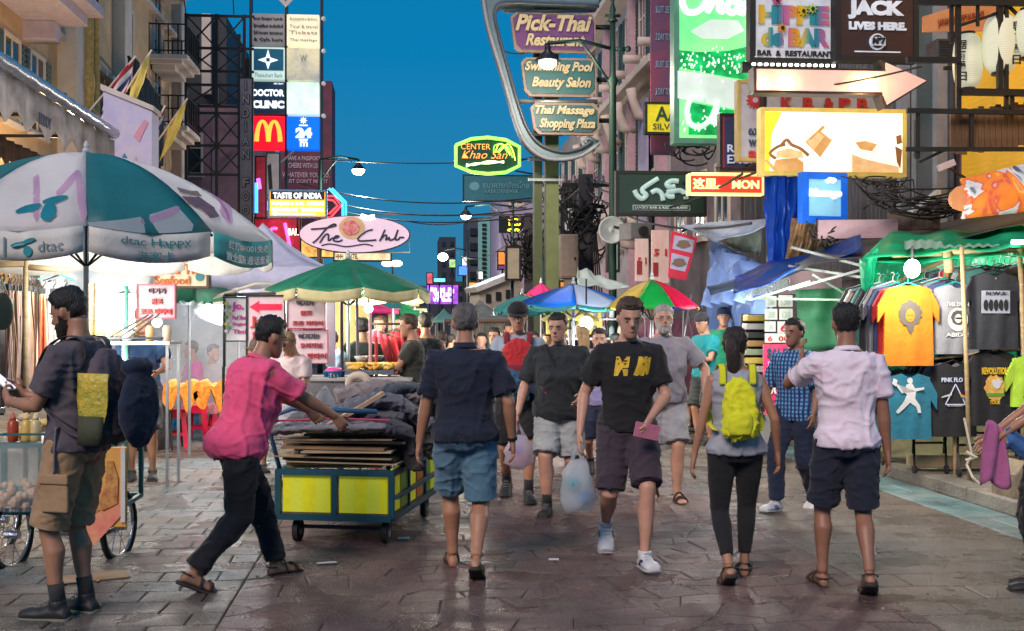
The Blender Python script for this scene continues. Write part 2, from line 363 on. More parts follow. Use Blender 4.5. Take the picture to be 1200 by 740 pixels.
def person(label, px, fpy, yaw, H, skin='fair', hair='brown', top=None, bottom=None, pose='stand', over=None, lean=0, headyaw=0, headpitch=0, build=1.0,
           shoes='black', det=1.0, beard=None, hairstyle='short', cap=None, sleeves='short', sleeve_len=.62, pants='shorts', hem=.0, female=False, group='people walking along the market street',
           sit=False, Y=None, rootz=0, tuck=False, glasses=False, sock=None, side_lean=0, visor_back=False):
    Y = Y or gy(fpy); s = H / 1.75
    r = thing('person', label, 'person', Vector(((px - 600) / F * Y, Y, rootz)), yaw, group)
    ps = dict(POSES[pose] if isinstance(pose, str) else pose); ps.update(over or {})
    V = lambda a: Vector(a) * s
    vox = (.0095 if det >= 1 else .012 if det >= .7 else .016) * s; sk = SKIN[skin]; B = build
    step = max(abs(ps['la'][1] - ps['ra'][1]) if not sit else 0, 0)
    pz = ps.get('pz', .925 - .13 * (step / .6) ** 2 * .55)
    py_ = ps.get('py', 0)
    pelvis = Vector((0, py_, pz)); RM = Matrix.Rotation(-R(lean), 3, 'X') @ Matrix.Rotation(R(side_lean), 3, 'Y')
    RL = Matrix.Rotation(-R(lean) * .25, 3, 'X')
    def T(x, y, z): return (pelvis + (RM if z > .95 else RL) @ Vector((x, y, z - .925))) * s      # torso point given at z of a standing figure
    body = MB()
    # torso
    fw = .92 if female else 1.0; hw = 1.06 if female else 1.0
    TS = [(.83, .13 * hw, .09, 0), (.88, .165 * hw, .112, -.008), (.94, .168 * hw, .115, -.01), (1.02, .145 * fw, .10, 0), (1.10, .138 * fw, .10, .005), (1.20, .155 * fw, .11, .005), (1.30, .172 * fw, .115, 0),
          (1.37, .172 * fw, .105, -.005), (1.42, .145 * fw, .085, -.01), (1.455, .095, .065, -.01), (1.48, .064, .056, -.005), (1.52, .054, .056, .003), (1.58, .052, .056, .012)]
    def torso(mb, lo, hi, grow=0, ovr=None, bell=0, n=24):
        rs = []
        for (z, a, b, yc) in TS:
            if z < lo or z > hi: continue
            g = grow + (bell * max(0, (1.15 - z) / .3) if z < 1.15 else 0)
            aa, bb = a * (B if z < 1.40 else 1) + g, b * (B * (1 + (B - 1) * (1.6 if z < 1.25 else .4)) if z < 1.40 else 1) + g
            yo = yc + (B - 1) * .12 * (1 if .95 < z < 1.25 else 0)
            rs.append([T(aa * math.copysign(abs(math.cos(t)) ** .85, math.cos(t)), yo + bb * math.sin(t), z) for t in (2 * math.pi * k / n for k in range(n))])
        mb.rings(rs)
    torso(body, .8, 1.6)
    # head
    hp = T(0, .020, 1.527); HM = RM @ Matrix.Rotation(R(headyaw), 3, 'Z') @ Matrix.Rotation(-R(headpitch) + R(lean) * .75, 3, 'X')
    hs = s * (.97 if female else 1.0)
    def Hd(p): return hp + HM @ (Vector(p) + Vector((0, .008, .092))) * hs
    secs = interp_secs(20)
    body.rings([[Hd(head_pt(q, 2 * math.pi * k / 24)) for k in range(24)] for q in secs])
    body.tube([Hd((0, .082, .022)), Hd((0, .098, -.002)), Hd((0, .110, -.022)), Hd((0, .098, -.032))], [.008 * hs, .010 * hs, .015 * hs, .010 * hs], 8)
    body.sph(Hd((0, .086, -.062)), (.022 * hs, .013 * hs, .010 * hs), 8, 6)
    body.tube([Hd((-.04, .078, .030)), Hd((0, .088, .032)), Hd((.04, .078, .030))], .008 * hs, 6)
    for e in (-1, 1): body.sph(Hd((e * .077, -.008, -.005)), (.011 * hs, .018 * hs, .031 * hs), 8, 6)
    # legs
    legs = []
    for side, key in ((-1, 'la'), (1, 'ra')):
        q = ps[key]; hip = (pelvis + RM @ Vector((side * .088 * hw, 0, -.03))) * s if not sit else (pelvis + Vector((side * .09, 0, -.03))) * s
        pit = R(q[3]) if len(q) > 3 else 0; fy = R(q[4]) if len(q) > 4 else R(-6 * side)
        ank = Vector((q[0], q[1], q[2] + .085)) * s
        knee, ank = ik(hip, ank, .42 * s, .405 * s, ps.get('kpole', (side * .12, 1, 0)))
        lb = 1 + (B - 1) * .8
        back = Matrix.Rotation(fy, 3, 'Z') @ Vector((0, -1, 0))
        mid = (hip + knee) / 2; calf = knee.lerp(ank, .32) + back * .016 * s
        body.tube([hip + Vector((0, 0, .03)), hip.lerp(knee, .25), mid, hip.lerp(knee, .8), knee, knee.lerp(ank, .14), calf, knee.lerp(ank, .6), knee.lerp(ank, .85), ank],
                  [q_ * s * lb for q_ in (.09, .088, .074, .058, .055, .050, .057, .044, .033, .034)], 14)
        foot_loft(body, ank, fy, pit, s, side=side)
        legs.append((side, hip, knee, ank, fy, pit))
    # arms
    arms = []; hands = []
    for side, key in ((-1, 'lh'), (1, 'rh')):
        sh = T(side * .172 * fw * (1 + (B - 1) * .7), -.01, 1.385); tgt = Vector(ps[key][:3]) * s
        if len(ps[key]) > 3 and ps[key][3] == 'T': tgt = T(*ps[key][:3])
        elb, wr = ik(sh, tgt, .285 * s, .255 * s, ps.get(key[0] + 'pole', (side * .5, -1, -.15)))
        ab = 1 + (B - 1) * .6 if not female else .85
        body.tube([sh + Vector((-side * .03, 0, .008)) * s, sh, sh.lerp(elb, .3), sh.lerp(elb, .75), elb, elb.lerp(wr, .25), elb.lerp(wr, .7), wr], [q_ * s * ab for q_ in (.05, .056, .050, .041, .038, .041, .030, .025)], 12)
        d = (wr - elb).normalized(); arms.append((side, sh, elb, wr))
        hd = ps.get(key + 'd'); hd = Vector(hd).normalized() if hd else (d * .8 + Vector((0, .0, -.3))).normalized()
        pn = Vector(ps.get(key + 'n', (-side, 0, 0))); pn = (pn - hd * pn.dot(hd)); pn = pn.normalized() if pn.length > .1 else Vector((0, -1, 0))
        sd = hd.cross(pn).normalized()
        if sd.y < 0 and not ps.get(key + 'n'): sd = -sd
        palm = wr + hd * .055 * s
        rot = Matrix((sd, pn, hd)).transposed()
        body.tube([wr - hd * .01 * s, wr + hd * .025 * s, wr + hd * .06 * s, wr + hd * .095 * s], [(.026 * s, .020 * s), (.034 * s, .019 * s), (.041 * s, .017 * s), (.039 * s, .014 * s)], 12, up=sd)
        hands.append((side, wr, hd, pn, sd, ps.get(key + 'c', .35)))
    me = remesh(body, vox, 2, 'body', sk)
    # fingers: rooted in the palm, added to the same mesh
    fb = MB(); fb.v = [tuple(v.co) for v in me.vertices]; fb.f = [tuple(p.vertices) for p in me.polygons]; fb.mi = [0] * len(fb.f)
    for side, wr, hd, pn, sd, curl in hands:
        if det >= .7:
            for i, ln in enumerate((.072, .080, .074, .058)):
                base = wr + (hd * .085 + sd * (.028 - .019 * i)) * s; pts = [base]; cd = hd; an = curl * (.8 + .15 * i)
                for sg, fr in ((.45, .35), (.32, 1.0), (.23, .9)):
                    an2 = an * fr * 1.3; ax = hd.cross(pn).normalized(); cd = Matrix.Rotation(an2, 3, ax) @ cd; pts.append(pts[-1] + cd * ln * sg * s)
                fb.tube(pts, [.0095 * s, .009 * s, .008 * s, .006 * s], 6)
            b0 = wr + (hd * .03 + sd * .026) * s; b1 = b0 + (hd * .03 + sd * .026 + pn * .008) * s; b2 = b1 + (hd * .032 + sd * .006 + pn * .012) * s
            fb.tube([b0, b1, b2], [.012 * s, .0105 * s, .008 * s], 6)
        else:
            fb.tube([wr + hd * .08 * s, wr + hd * .12 * s, wr + (hd * .15 + pn * .02) * s], [(.036 * s, .013 * s), (.032 * s, .012 * s), (.02 * s, .01 * s)], 8, up=sd)
    bodyo = fb.build('body', sk, r, smooth=True)
    # face
    if det >= .7:
        for e in (-1, 1):
            eo = MB().sph(Hd((e * .031, .0825, .004)), (.0115 * hs, .005 * hs, .0048 * hs), 10, 6).build('eye', EYEW, r, smooth=True)
            MB().sph(Hd((e * .031, .0868, .004)), (.0056 * hs, .0024 * hs, .0046 * hs), 8, 6).build('iris', EYED, eo, smooth=True)
            MB().tube([Hd((e * .014, .0935, .022)), Hd((e * .032, .091, .027)), Hd((e * .050, .080, .021))], [(.003 * hs, .004 * hs)] * 3, 6).build('eyebrow', HAIR[hair if hair in HAIR else 'black'], r)
        MB().tube([Hd((-.022, .090, -.063)), Hd((0, .0985, -.062)), Hd((.022, .090, -.063))], [.002 * hs, .0055 * hs, .002 * hs], 6).build('mouth', LIP, r)
    # hair
    hm = HAIR[hair] if hair in HAIR else None
    if hm and hairstyle != 'bald':
        def short(x, y, z): return z > (.068 if y > .055 else .012 + (y - .02) * 1.6 if y > .02 else (.005 if y > -.03 else -.05))
        def longp(x, y, z): return z > (.068 if y > .05 else -.01 + (y - .0) * 1.5 if y > .0 else -.095)
        hb = hair_shell(longp if hairstyle in ('long', 'pony', 'bun') else short, .008 if hairstyle == 'crop' else .013, .0075, .003 if hairstyle in ('crop', 'pony') else .009, seed=px)
        if hairstyle == 'long':
            hb.tube([(0, -.05, .05), (0, -.095, -.03), (0, -.105, -.12), (.005, -.10, -.22), (0, -.09, -.28)], [(.07, .05), (.082, .045), (.078, .038), (.065, .028), (.03, .012)], 14, up=(1, 0, 0))
        if hairstyle == 'pony':
            hb.tube([(0, -.085, .05), (0, -.125, .045), (.012, -.14, 0), (.02, -.135, -.08), (.014, -.12, -.17), (.02, -.12, -.24)], [(.03, .026), (.034, .032), (.048, .036), (.052, .032), (.038, .022), (.01, .008)], 12, up=(1, 0, 0))
        if hairstyle == 'bun': hb.sph((0, -.10, .06), .045)
        if hairstyle == 'quiff': hb.sph((.004, .048, .106), (.052, .040, .020), 14, 8)
        hb.v = [tuple(Hd(v)) for v in hb.v]; hb.build('hair', hm, r, smooth=True)
    if beard:
        bb = hair_shell(lambda x, y, z: z < -.035 + (.03 if y < .04 else 0) and y > -.02 and not (abs(x) < .026 and -.072 < z < -.05 and y > .06), beard[1], .003, 0, seed=3)
        bb.v = [tuple(Hd(v)) for v in bb.v]; bb.build('beard', HAIR[beard[0]], r, smooth=True)
    if glasses:
        g = MB()
        for e in (-1, 1):
            g.tube([Hd((e * .033 + .022 * math.cos(a), .100, .002 + .017 * math.sin(a))) for a in (k * math.pi / 6 for k in range(13))], .0018 * hs, 5)
            g.tube([Hd((e * .056, .098, .004)), Hd((e * .078, .05, .004)), Hd((e * .08, -.005, .004))], .0018 * hs, 5)
        g.build('glasses', BLACK, r)
    if cap:
        cm = cloth(cap[0] + ' cap', cap[1]); cb = hair_shell(lambda x, y, z: z > .028, .018, .0005, .008)
        cb.v = [tuple(Hd(v)) for v in cb.v]; co = cb.build('cap', cm, r, smooth=True)
        if cap[2] == 'visor':
            vb = MB(); fs_ = -1 if visor_back else 1
            vb.sheet(lambda u, v: Hd((.078 * (u * 2 - 1), fs_ * ((.07 if fs_ > 0 else .08) + .075 * v) * (1 - .38 * (u * 2 - 1) ** 2), .032 + .012 * (1 - (u * 2 - 1) ** 2) - v * .018)), 10, 5)
            vb.build('visor', cm, co, smooth=True, solid=.003)
        if cap[2] == 'brim':
            vb = MB(); vb.sheet(lambda u, v: Hd(((.085 + .075 * v) * math.cos(u * 2 * math.pi), -.005 + (.10 + .075 * v) * math.sin(u * 2 * math.pi), .036 - v * .02 + .012 * math.sin(u * 12.56))), 28, 3)
            vb.build('brim', cm, co, smooth=True, solid=.003)
    # upper clothing
    topo = None
    if top is not None:
        tb = MB(); sl = {'short': sleeve_len, 'none': 0, 'long': 2}[sleeves]
        torso(tb, .86 + hem, 1.47, .020, bell=.010 * B)
        if sleeves == 'none': pass
        for side, sh, elb, wr in arms:
            if sl == 0: continue
            inn = sh + (T(0, -.01, 1.405) - sh) * .5; e = sh.lerp(elb, min(sl, 1)); q = B ** .6
            if sl <= 1: tb.tube([inn, sh + Vector((0, 0, .004)), sh.lerp(elb, .3), e], [.060 * s * q, .066 * s * q, .067 * s * q, .069 * s * q], 14)
            else: tb.tube([inn, sh, sh.lerp(elb, .5), elb, elb.lerp(wr, .5), elb.lerp(wr, .93)], [.060 * s, .064 * s, .060 * s, .054 * s, .046 * s, .038 * s], 14)
        topo = link('shirt' if not ps.get('topname') else ps['topname'], remesh(tb, vox * 1.25, 3, 'shirt', top, wr=.0090 * s, ws=6.2), r)
    if top is not None and det >= .9 and sleeves == 'short':
        rs = [[T(q_ * math.cos(a), -.008 + (q_ - .004) * math.sin(a), z + .012 * math.sin(a) * -1) for a in (2 * math.pi * k / 18 for k in range(18))] for z, q_ in ((1.452, .082), (1.466, .076), (1.478, .067))]
        MB().rings(rs, cap=False).build('collar', top, r, smooth=True, solid=.006)
        for side, sh, elb, wr in arms:
            e = sh.lerp(elb, sleeve_len); MB().tube([e, e + (sh - elb).normalized() * .022 * s], .0715 * s * B ** .6, 18, cap=False).build('sleeve_hem', top, r, smooth=True)
    # lower clothing
    if bottom is not None:
        lb_ = MB(); torso(lb_, .83, .98 if not tuck else 1.03, .014)
        for side, hip, knee, ank, fy, pit in legs:
            if pants == 'shorts':
                e = hip.lerp(knee, ps.get('shortlen', .93)); lb_.tube([hip + Vector((0, 0, .05 * s)), hip.lerp(knee, .3), e], [.106 * s * B ** .7, .104 * s * B ** .7, .098 * s * B ** .5], 16)
            elif pants == 'leggings':
                lb_.tube([hip + Vector((0, 0, .05 * s)), hip.lerp(knee, .4), knee, knee.lerp(ank, .3) + Vector((0, -.012, 0)), knee.lerp(ank, .82)], [.104 * s * B, .092 * s * B, .064 * s, .064 * s, .042 * s], 16)
            else:
                lb_.tube([hip + Vector((0, 0, .05 * s)), hip.lerp(knee, .4), knee, knee.lerp(ank, .5), knee.lerp(ank, .96)], [.102 * s * B, .096 * s * B, .084 * s, .072 * s, .067 * s], 16)
        bo = link({'shorts': 'shorts', 'leggings': 'leggings'}.get(pants, 'trousers'), remesh(lb_, vox * 1.25, 2, 'trousers', bottom, wr=(.002 if pants == 'leggings' else .0080) * s, ws=6.5), r)
    if pants == 'shorts' and det >= .9:
        for side, hip, knee, ank, fy, pit in legs:
            e = hip.lerp(knee, ps.get('shortlen', .93)); MB().tube([e + (hip - knee).normalized() * .006, e + (hip - knee).normalized() * .03 * s], .100 * s * B ** .5, 20, cap=False).build('trouser_hem', bottom, r, smooth=True)
    # footwear
    for side, hip, knee, ank, fy, pit in legs:
        if shoes in ('black', 'white'):
            b = MB(); foot_loft(b, ank, fy, pit, s, grow=.010, z0=-.004, toeh=.012)
            b.tube([ank + Vector((0, 0, -.02 * s)), ank + (knee - ank).normalized() * .018 * s], .046 * s, 12)
            so = link('shoe', remesh(b, .008 * s, 2, 'shoe', SHOEM[shoes] if det < 9 else None), r)
            b = MB(); foot_loft(b, ank, fy, pit, s, grow=.014, z0=-.012, floor_only=.028); b.build('sole', SHOEM['sole' if shoes == 'white' else 'gsole' if sock == 'lightsole' else 'dsole'], so, smooth=True)
            if det >= .9:
                rz = Matrix.Rotation(fy, 3, 'Z') @ Matrix.Rotation(pit, 3, 'X'); lc = MB()
                for k in range(4):
                    y = .055 + .022 * k; z = (.078 - .013 * k) - .085 + .016
                    lc.tube([ank + rz @ Vector((-.022, y, z - .004)) * s, ank + rz @ Vector((0, y + .004, z + .004)) * s, ank + rz @ Vector((.022, y, z - .004)) * s], .0035 * s, 5)
                lc.build('laces', WHITEP if shoes == 'white' else M('grey lace', (.25, .25, .26)), so)
                if shoes == 'white':
                    st = MB(); st.X = None
                    for e in (-1, 1):
                        for k in range(3):
                            st.tube([ank + rz @ Vector((e * .050, .035 + .022 * k, -.066)) * s, ank + rz @ Vector((e * .043, .055 + .022 * k, -.030)) * s], .004 * s, 5)
                    st.build('stripe', M('navy stripe', (.02, .03, .12), .5), so)
            if sock:
                c = {'black': (.02, .02, .02), 'lightsole': (.03, .03, .03), 'white': (.7, .7, .7)}[sock]
                MB().tube([ank, ank.lerp(knee, .14), ank.lerp(knee, .26)], [.043 * s, .041 * s, .043 * s], 12).build('sock', cloth('sock ' + sock, c), r, smooth=True)
        elif shoes == 'sandal':
            b = MB(); foot_loft(b, ank, fy, pit, s, grow=.008, z0=-.022, floor_only=.026); so = b.build('sandal', SHOEM['dsole'], r, smooth=True)
            rz = Matrix.Rotation(fy, 3, 'Z') @ Matrix.Rotation(pit, 3, 'X')
            b = MB()
            for y, h, w_ in ((.06, -.003, .047), (.125, -.028, .055), (.145, -.036, .054)):
                b.tube([ank + rz @ Vector((w_ * math.cos(a), y, -.075 + (h + .078) * math.sin(a))) * s for a in (k * math.pi / 8 for k in range(9))], [(.003 * s, .010 * s)] * 9, 6, up=(0, 1, 0))
            b.tube([ank + rz @ Vector((.045 * math.cos(a), -.01 + .05 * -math.sin(a), -.03)) * s for a in (k * math.pi / 8 for k in range(9))], .005 * s, 6)
            b.build('strap', SHOEM['sandal'], so)
        elif shoes == 'flipflop':
            b = MB(); foot_loft(b, ank, fy, pit, s, grow=.008, z0=-.020, floor_only=.022); so = b.build('flip_flop', SHOEM['dsole'], r, smooth=True)
            rz = Matrix.Rotation(fy, 3, 'Z') @ Matrix.Rotation(pit, 3, 'X'); b = MB()
            for e in (-1, 1): b.tube([ank + rz @ Vector((e * .048, .06, -.07)) * s, ank + rz @ Vector((e * .035, .10, -.025)) * s, ank + rz @ Vector((-side * .01, .165, -.045)) * s], .006 * s, 6)
            b.build('strap', SHOEM['sandal'], so)
    r2 = dict(root=r, T=T, s=s, Hd=Hd, arms=arms, legs=legs, hands=hands, shirt=topo, hs=hs, body=bodyo, yaw=yaw)
    return r2

def drape(P, pts_mesh, forward=1, lift=.004, target='shirt', dist=.6):
    """push a flat mesh (local x,z) on to the front (+1) or back (-1) of a garment"""
    tgt = P[target]; me = tgt.data; bvh = BVHTree.FromPolygons([v.co for v in me.vertices], [tuple(p.vertices) for p in me.polygons])
    for v in pts_mesh.vertices:
        d = Vector((0, -forward, 0)); o = Vector((v.co.x, forward * dist, v.co.z)); h = bvh.ray_cast(o, d)
        if h[0] is not None: v.co = Vector((v.co.x, h[0].y + forward * (lift + abs(v.co.y)), v.co.z))
        else: v.co.y = 0
    pts_mesh.update(); return pts_mesh
def subdiv(me, cuts=2):
    b = bmesh.new(); b.from_mesh(me); bmesh.ops.triangulate(b, faces=b.faces)
    for _ in range(cuts):
        e = [x for x in b.edges if x.calc_length() > .035]
        if e: bmesh.ops.subdivide_edges(b, edges=e, cuts=1); bmesh.ops.triangulate(b, faces=[f for f in b.faces if len(f.verts) > 3])
    b.to_mesh(me); b.free(); return me
def print_text(P, s, x0, z0, x1, z1, mat, bold=.02, shear=0, forward=1, name='shirt_print'):
    me = text_mesh(s, mat, bold, shear, 0); fit_mesh(me, x0 * (1 if forward < 0 else -1), z0, x1 * (1 if forward < 0 else -1), z1, 0, 0); subdiv(me)
    return link(name, drape(P, me, forward), P['root'])
def print_poly(P, poly, mat, forward=1, name='shirt_print', lift=.004):
    n = len(poly); me = bpy.data.meshes.new(name); me.from_pydata([(x, 0, z) for x, z in poly], [], [tuple(range(n))]); me.materials.append(mat); subdiv(me, 3)
    return link(name, drape(P, me, forward, lift), P['root'])
def band(P, pts, w, mat, name='strap', parent=None, th=.004):
    b = MB(); b.tube([Vector(p) for p in smoothpath([tuple(q) for q in pts], 5)], [(w / 2, th)] * (5 * (len(pts) - 1) + 1), 6, up=(1, 0, 0)); return b.build(name, mat, parent or P['root'], smooth=True)
def backpack(P, mat, w=.30, h=.44, d=.16, z=1.20, side=-1, label=None, name='backpack', straps=True, smat=None, cat='backpack', lumps=.006, dz=0):
    """worn on the back (side -1) or chest (+1); a thing of its own"""
    T, s = P['T'], P['s']; r0 = P['root']
    o = thing(name, label, cat, r0.location, P['yaw']); o.location = r0.location
    y0 = side * (.135 + d / 2); b = MB(); rs = []
    for k in range(9):
        f = k / 8; zz = z - h / 2 + h * f; q = math.sin(min(1, .18 + f * 5) * math.pi / 2) * math.sin(min(1, .22 + (1 - f) * 3) * math.pi / 2)
        dd = d * (1 - .45 * f) ; ww = w * (1 - .12 * f)
        rs.append([T(ww / 2 * q * math.copysign(abs(math.cos(a)) ** .6, math.cos(a)), side * .13 + side * dd / 2 + dd / 2 * q * math.copysign(abs(math.sin(a)) ** .6, math.sin(a)), zz) for a in (2 * math.pi * j / 20 for j in range(20))])
    b.rings(rs); link('bag', remesh(b, .011, 2, 'bag', mat, wr=lumps, ws=11), o)
    sm = smat or mat
    b2 = MB(); rs = []
    for k in range(5):
        f = k / 4; zz = z - h * .38 + h * .36 * f
        q = .8 + .2 * math.sin(f * math.pi)
        rs.append([T(w * .36 * q * math.cos(a), side * (.13 + d * .93) + .035 * q * math.sin(a), zz) for a in (2 * math.pi * j / 14 for j in range(14))])
    b2.rings(rs); link('pocket', remesh(b2, .01, 2, 'pocket', sm, wr=.003), o)
    if straps:
        for e in (-1, 1):
            x = e * .10; f = -side
            pts = [T(x, side * .13, z + h * .40), T(x, side * .10, 1.47), T(x * 1.05, 0, 1.485), T(x * 1.1, f * .10, 1.43), T(x * 1.15, f * .155, 1.32), T(x * 1.35, f * .14, 1.20), T(x * 1.75, f * .04, 1.10), T(x * 1.5, side * .12, z - h * .33)]
            band(P, pts, .05 * s, sm, 'strap', o)
    return o
# ------------------------------------------------------------------ ground
def ground_mat(name, a, b, rough=(.28, .75), c=None, bump=.35):
    m = bpy.data.materials.new(name); m.use_nodes = True; t = m.node_tree; L = t.links.new; p = t.nodes['Principled BSDF']
    g = t.nodes.new('ShaderNodeNewGeometry')
    def nz(sc, det=5, off=0):
        n = t.nodes.new('ShaderNodeTexNoise'); n.inputs['Scale'].default_value = sc; n.inputs['Detail'].default_value = det
        mp = t.nodes.new('ShaderNodeMapping'); mp.inputs[1].default_value = (off, off, 0); L(g.outputs['Position'], mp.inputs[0]); L(mp.outputs[0], n.inputs[0]); return n.outputs[0]
    def mr(s, lo, hi, a0=0, a1=1):
        r = t.nodes.new('ShaderNodeMapRange'); r.inputs[1].default_value = lo; r.inputs[2].default_value = hi; r.inputs[3].default_value = a0; r.inputs[4].default_value = a1; L(s, r.inputs[0]); return r.outputs[0]
    def mix(f, x, y):
        n = t.nodes.new('ShaderNodeMix'); n.data_type = 'RGBA'; L(f, n.inputs[0])
        for k, v in ((6, x), (7, y)):
            if isinstance(v, tuple): n.inputs[k].default_value = (*v, 1)
            else: L(v, n.inputs[k])
        return n.outputs[2]
    col = mix(mr(nz(1.1), .35, .65), a, b)
    if c: col = mix(mr(nz(.55, 3, 9), .45, .62), col, c)
    dark = tuple(x * .45 for x in a); col = mix(mr(nz(2.6, 9, 4), .46, .66, 0, .85), col, dark)
    oi = t.nodes.new('ShaderNodeObjectInfo')
    hv = t.nodes.new('ShaderNodeHueSaturation'); L(col, hv.inputs['Color']); L(mr(oi.outputs['Random'], 0, 1, .82, 1.15), hv.inputs['Value'])
    spk = mix(mr(nz(48, 4), .54, .70, 0, .6), hv.outputs[0], tuple(min(1, x * 2.0) for x in a))
    L(spk, p.inputs['Base Color'])
    L(mr(nz(1.7, 8, 21), .38, .60, *rough), p.inputs['Roughness'])
    ad = t.nodes.new('ShaderNodeMath'); ad.operation = 'ADD'; L(nz(14, 6), ad.inputs[0]); L(nz(70, 3, 2), ad.inputs[1])
    bp = t.nodes.new('ShaderNodeBump'); bp.inputs['Strength'].default_value = bump; bp.inputs['Distance'].default_value = .028; L(ad.outputs[0], bp.inputs['Height']); L(bp.outputs[0], p.inputs['Normal'])
    p.inputs['Specular IOR Level'].default_value = .6
    return m
G_RED = ground_mat('red stamped concrete', (.145, .076, .070), (.085, .046, .048), (.16, .58), (.165, .105, .088), bump=1.0)
G_GREY = ground_mat('grey paving', (.155, .115, .092), (.10, .080, .070), (.16, .6), (.075, .115, .122), bump=.8)
G_BEIGE = ground_mat('beige paving', (.185, .140, .098), (.12, .095, .075), (.14, .55), (.17, .15, .12), bump=.9)
G_TEAL = ground_mat('worn teal paint', (.12, .23, .235), (.20, .23, .21), (.3, .7))
G_JOINT = ground_mat('dark joint', (.055, .042, .038), (.035, .028, .026), (.5, .8))
G_KERB = ground_mat('kerb concrete', (.26, .235, .19), (.2, .18, .15), (.5, .8))
XS = Matrix(((CT, -ST, 0, 0), (ST, CT, 0, 0), (0, 0, 1, 0), (0, 0, 0, 1)))       # street frame (t, s, z) -> world
gr = MB(); gr.X = XS; gr.add([(-300, -20, -.020), (300, -20, -.020), (300, 900, -.020), (-300, 900, -.020)], [(0, 1, 2, 3)])
road = tag(gr.build('street', G_JOINT), kind='structure')
def hsh(*a):
    random.seed(str(a)); return random.random()
def slab_poly(poly, h, inset):
    """bevelled stone from its outline (t,s)"""
    c = Vector((sum(p[0] for p in poly) / len(poly), sum(p[1] for p in poly) / len(poly)))
    def ins(d): return [((p[0] - c.x) * (1 - d / max(abs(p[0] - c.x) + .001, .09)) + c.x, (p[1] - c.y) * (1 - d / max(abs(p[1] - c.y) + .001, .07)) + c.y) for p in poly]
    a, b = ins(inset), ins(inset + .010); n = len(poly)
    vs = [(p[0], p[1], -.030) for p in a] + [(p[0], p[1], h - .006) for p in a] + [(p[0], p[1], h) for p in b]
    fs = [tuple(range(2 * n, 3 * n))]
    for k in range(2):
        for i in range(n): j = (i + 1) % n; fs.append((k * n + i, k * n + j, (k + 1) * n + j, (k + 1) * n + i))
    return vs, fs, c
BANDS = [(-5.4, -1.0, .38, .28, .006, G_GREY, 'grey'), (-1.0, 2.85, .36, .24, .085, G_RED, 'red'), (2.85, 4.62, .55, .36, .02, G_BEIGE, 'beige'), (4.62, 5.10, .48, .5, .004, G_TEAL, 'teal')]
slabs = []
for (t0, t1, sw, sd, jit, mt, nm) in BANDS:
    rows = int((34 - 4.6) / sd); cols = max(1, round((t1 - t0) / sw)); sw = (t1 - t0) / cols
    def V_(i, j):                      # shared jittered corner, j in half columns
        t = t0 + j * sw / 2; s_ = 4.6 + i * sd
        edge = j <= 0 or j >= cols * 2
        return (t + (0 if edge else (hsh(nm, i, j, 'x') - .5) * 2 * jit), s_ + (hsh(nm, i, j, 'y') - .5) * 2 * jit * (.4 if edge else 1))
    for i in range(rows):
        off = (i % 2)
        j = -off
        while j < cols * 2:
            a, b = max(j, 0), min(j + 2, cols * 2)
            if b > a:
                js = list(range(a, b + 1)); poly = [V_(i, q) for q in js] + [V_(i + 1, q) for q in reversed(js)]
                drop = .3 if nm == 'red' else 0
                slabs.append((poly, mt, nm, (hsh(nm, i, j) - .5) * .004))
            j += 2
vis = []; rest = {}
for (poly, mt, nm, h) in slabs:
    vs, fs, c = slab_poly(poly, h, .004 if nm != 'red' else .0022)
    wpt = S(c.y, c.x)
    if wpt.y < 5: continue
    px = 600 + F * wpt.x / wpt.y; py = HZ + F * CAMH / wpt.y
    inside = -40 < px < 1240 and py < 770
    vis.append((wpt.y if inside else 999, vs, fs, c, mt, nm))
vis.sort(key=lambda q: q[0])
NAMES = {'grey': 'paving_slab', 'red': 'paving_stone', 'beige': 'paving_slab', 'teal': 'painted_slab'}
for q, (d, vs, fs, c, mt, nm) in enumerate(vis):
    if q < 298 and d < 900:
        b = MB(); o = XS @ Vector((c.x, c.y, 0)); b.add([XS @ Vector(v) - o for v in vs], fs)
        b.build(NAMES[nm], mt, road, loc=o)
    else: rest.setdefault(nm, [mt, MB()])[1].add([XS @ Vector(v) for v in vs], fs)
for nm, (mt, b) in rest.items(): tag(b.build('paving_field', mt, road), kind='stuff')
# raised footways with kerbs
for t0, t1, nm in ((5.12, 7.4, 'footway'), (-8.2, -5.42, 'footway')):
    b = MB(); b.X = XS; b.box(((t0 + t1) / 2, 40, .045), (t1 - t0, 90, .13)); fw = tag(b.build(nm, G_KERB), kind='structure')
    for k in range(24):
        tk = t0 + .09 if t0 > 0 else t1 - .09; s0 = 5.5 + k * 1.0
        b = MB(); b.X = XS; b.box((tk, s0 + .49, .055), (.19, .975, .135)); b.build('kerb_stone', G_KERB, fw, bevel=.012)
for k, (px, py, a, sx, sy, mt, lb) in enumerate([(383, 661, .3, .13, .035, WHITEP, 'white paper strip lying on the red paving below the handcart'), (473, 632, .1, .09, .06, WHITEP, 'crumpled white tissue on the red paving right of the handcart'), (649, 657, 0, .07, .04, WHITEP, 'scrap of white litter beside the white trainer'),
                                        (107, 678, .5, .45, .22, CARD, 'flattened brown cardboard on the paving behind the tanned legs'), (115, 682, 0, .02, .02, M('orange peel', (.7, .25, .05)), 'orange crumb on the grey paving by the cardboard')]):
    o = tag(MB().box((0, 0, .006), (sx, sy, .008)).build('litter', mt, bevel=.002), lb, 'litter', 'litter on the paving'); p = at(px, py, gy(py)); o.location = (p.x, p.y, 0.002); o.rotation_euler = (0, 0, a)
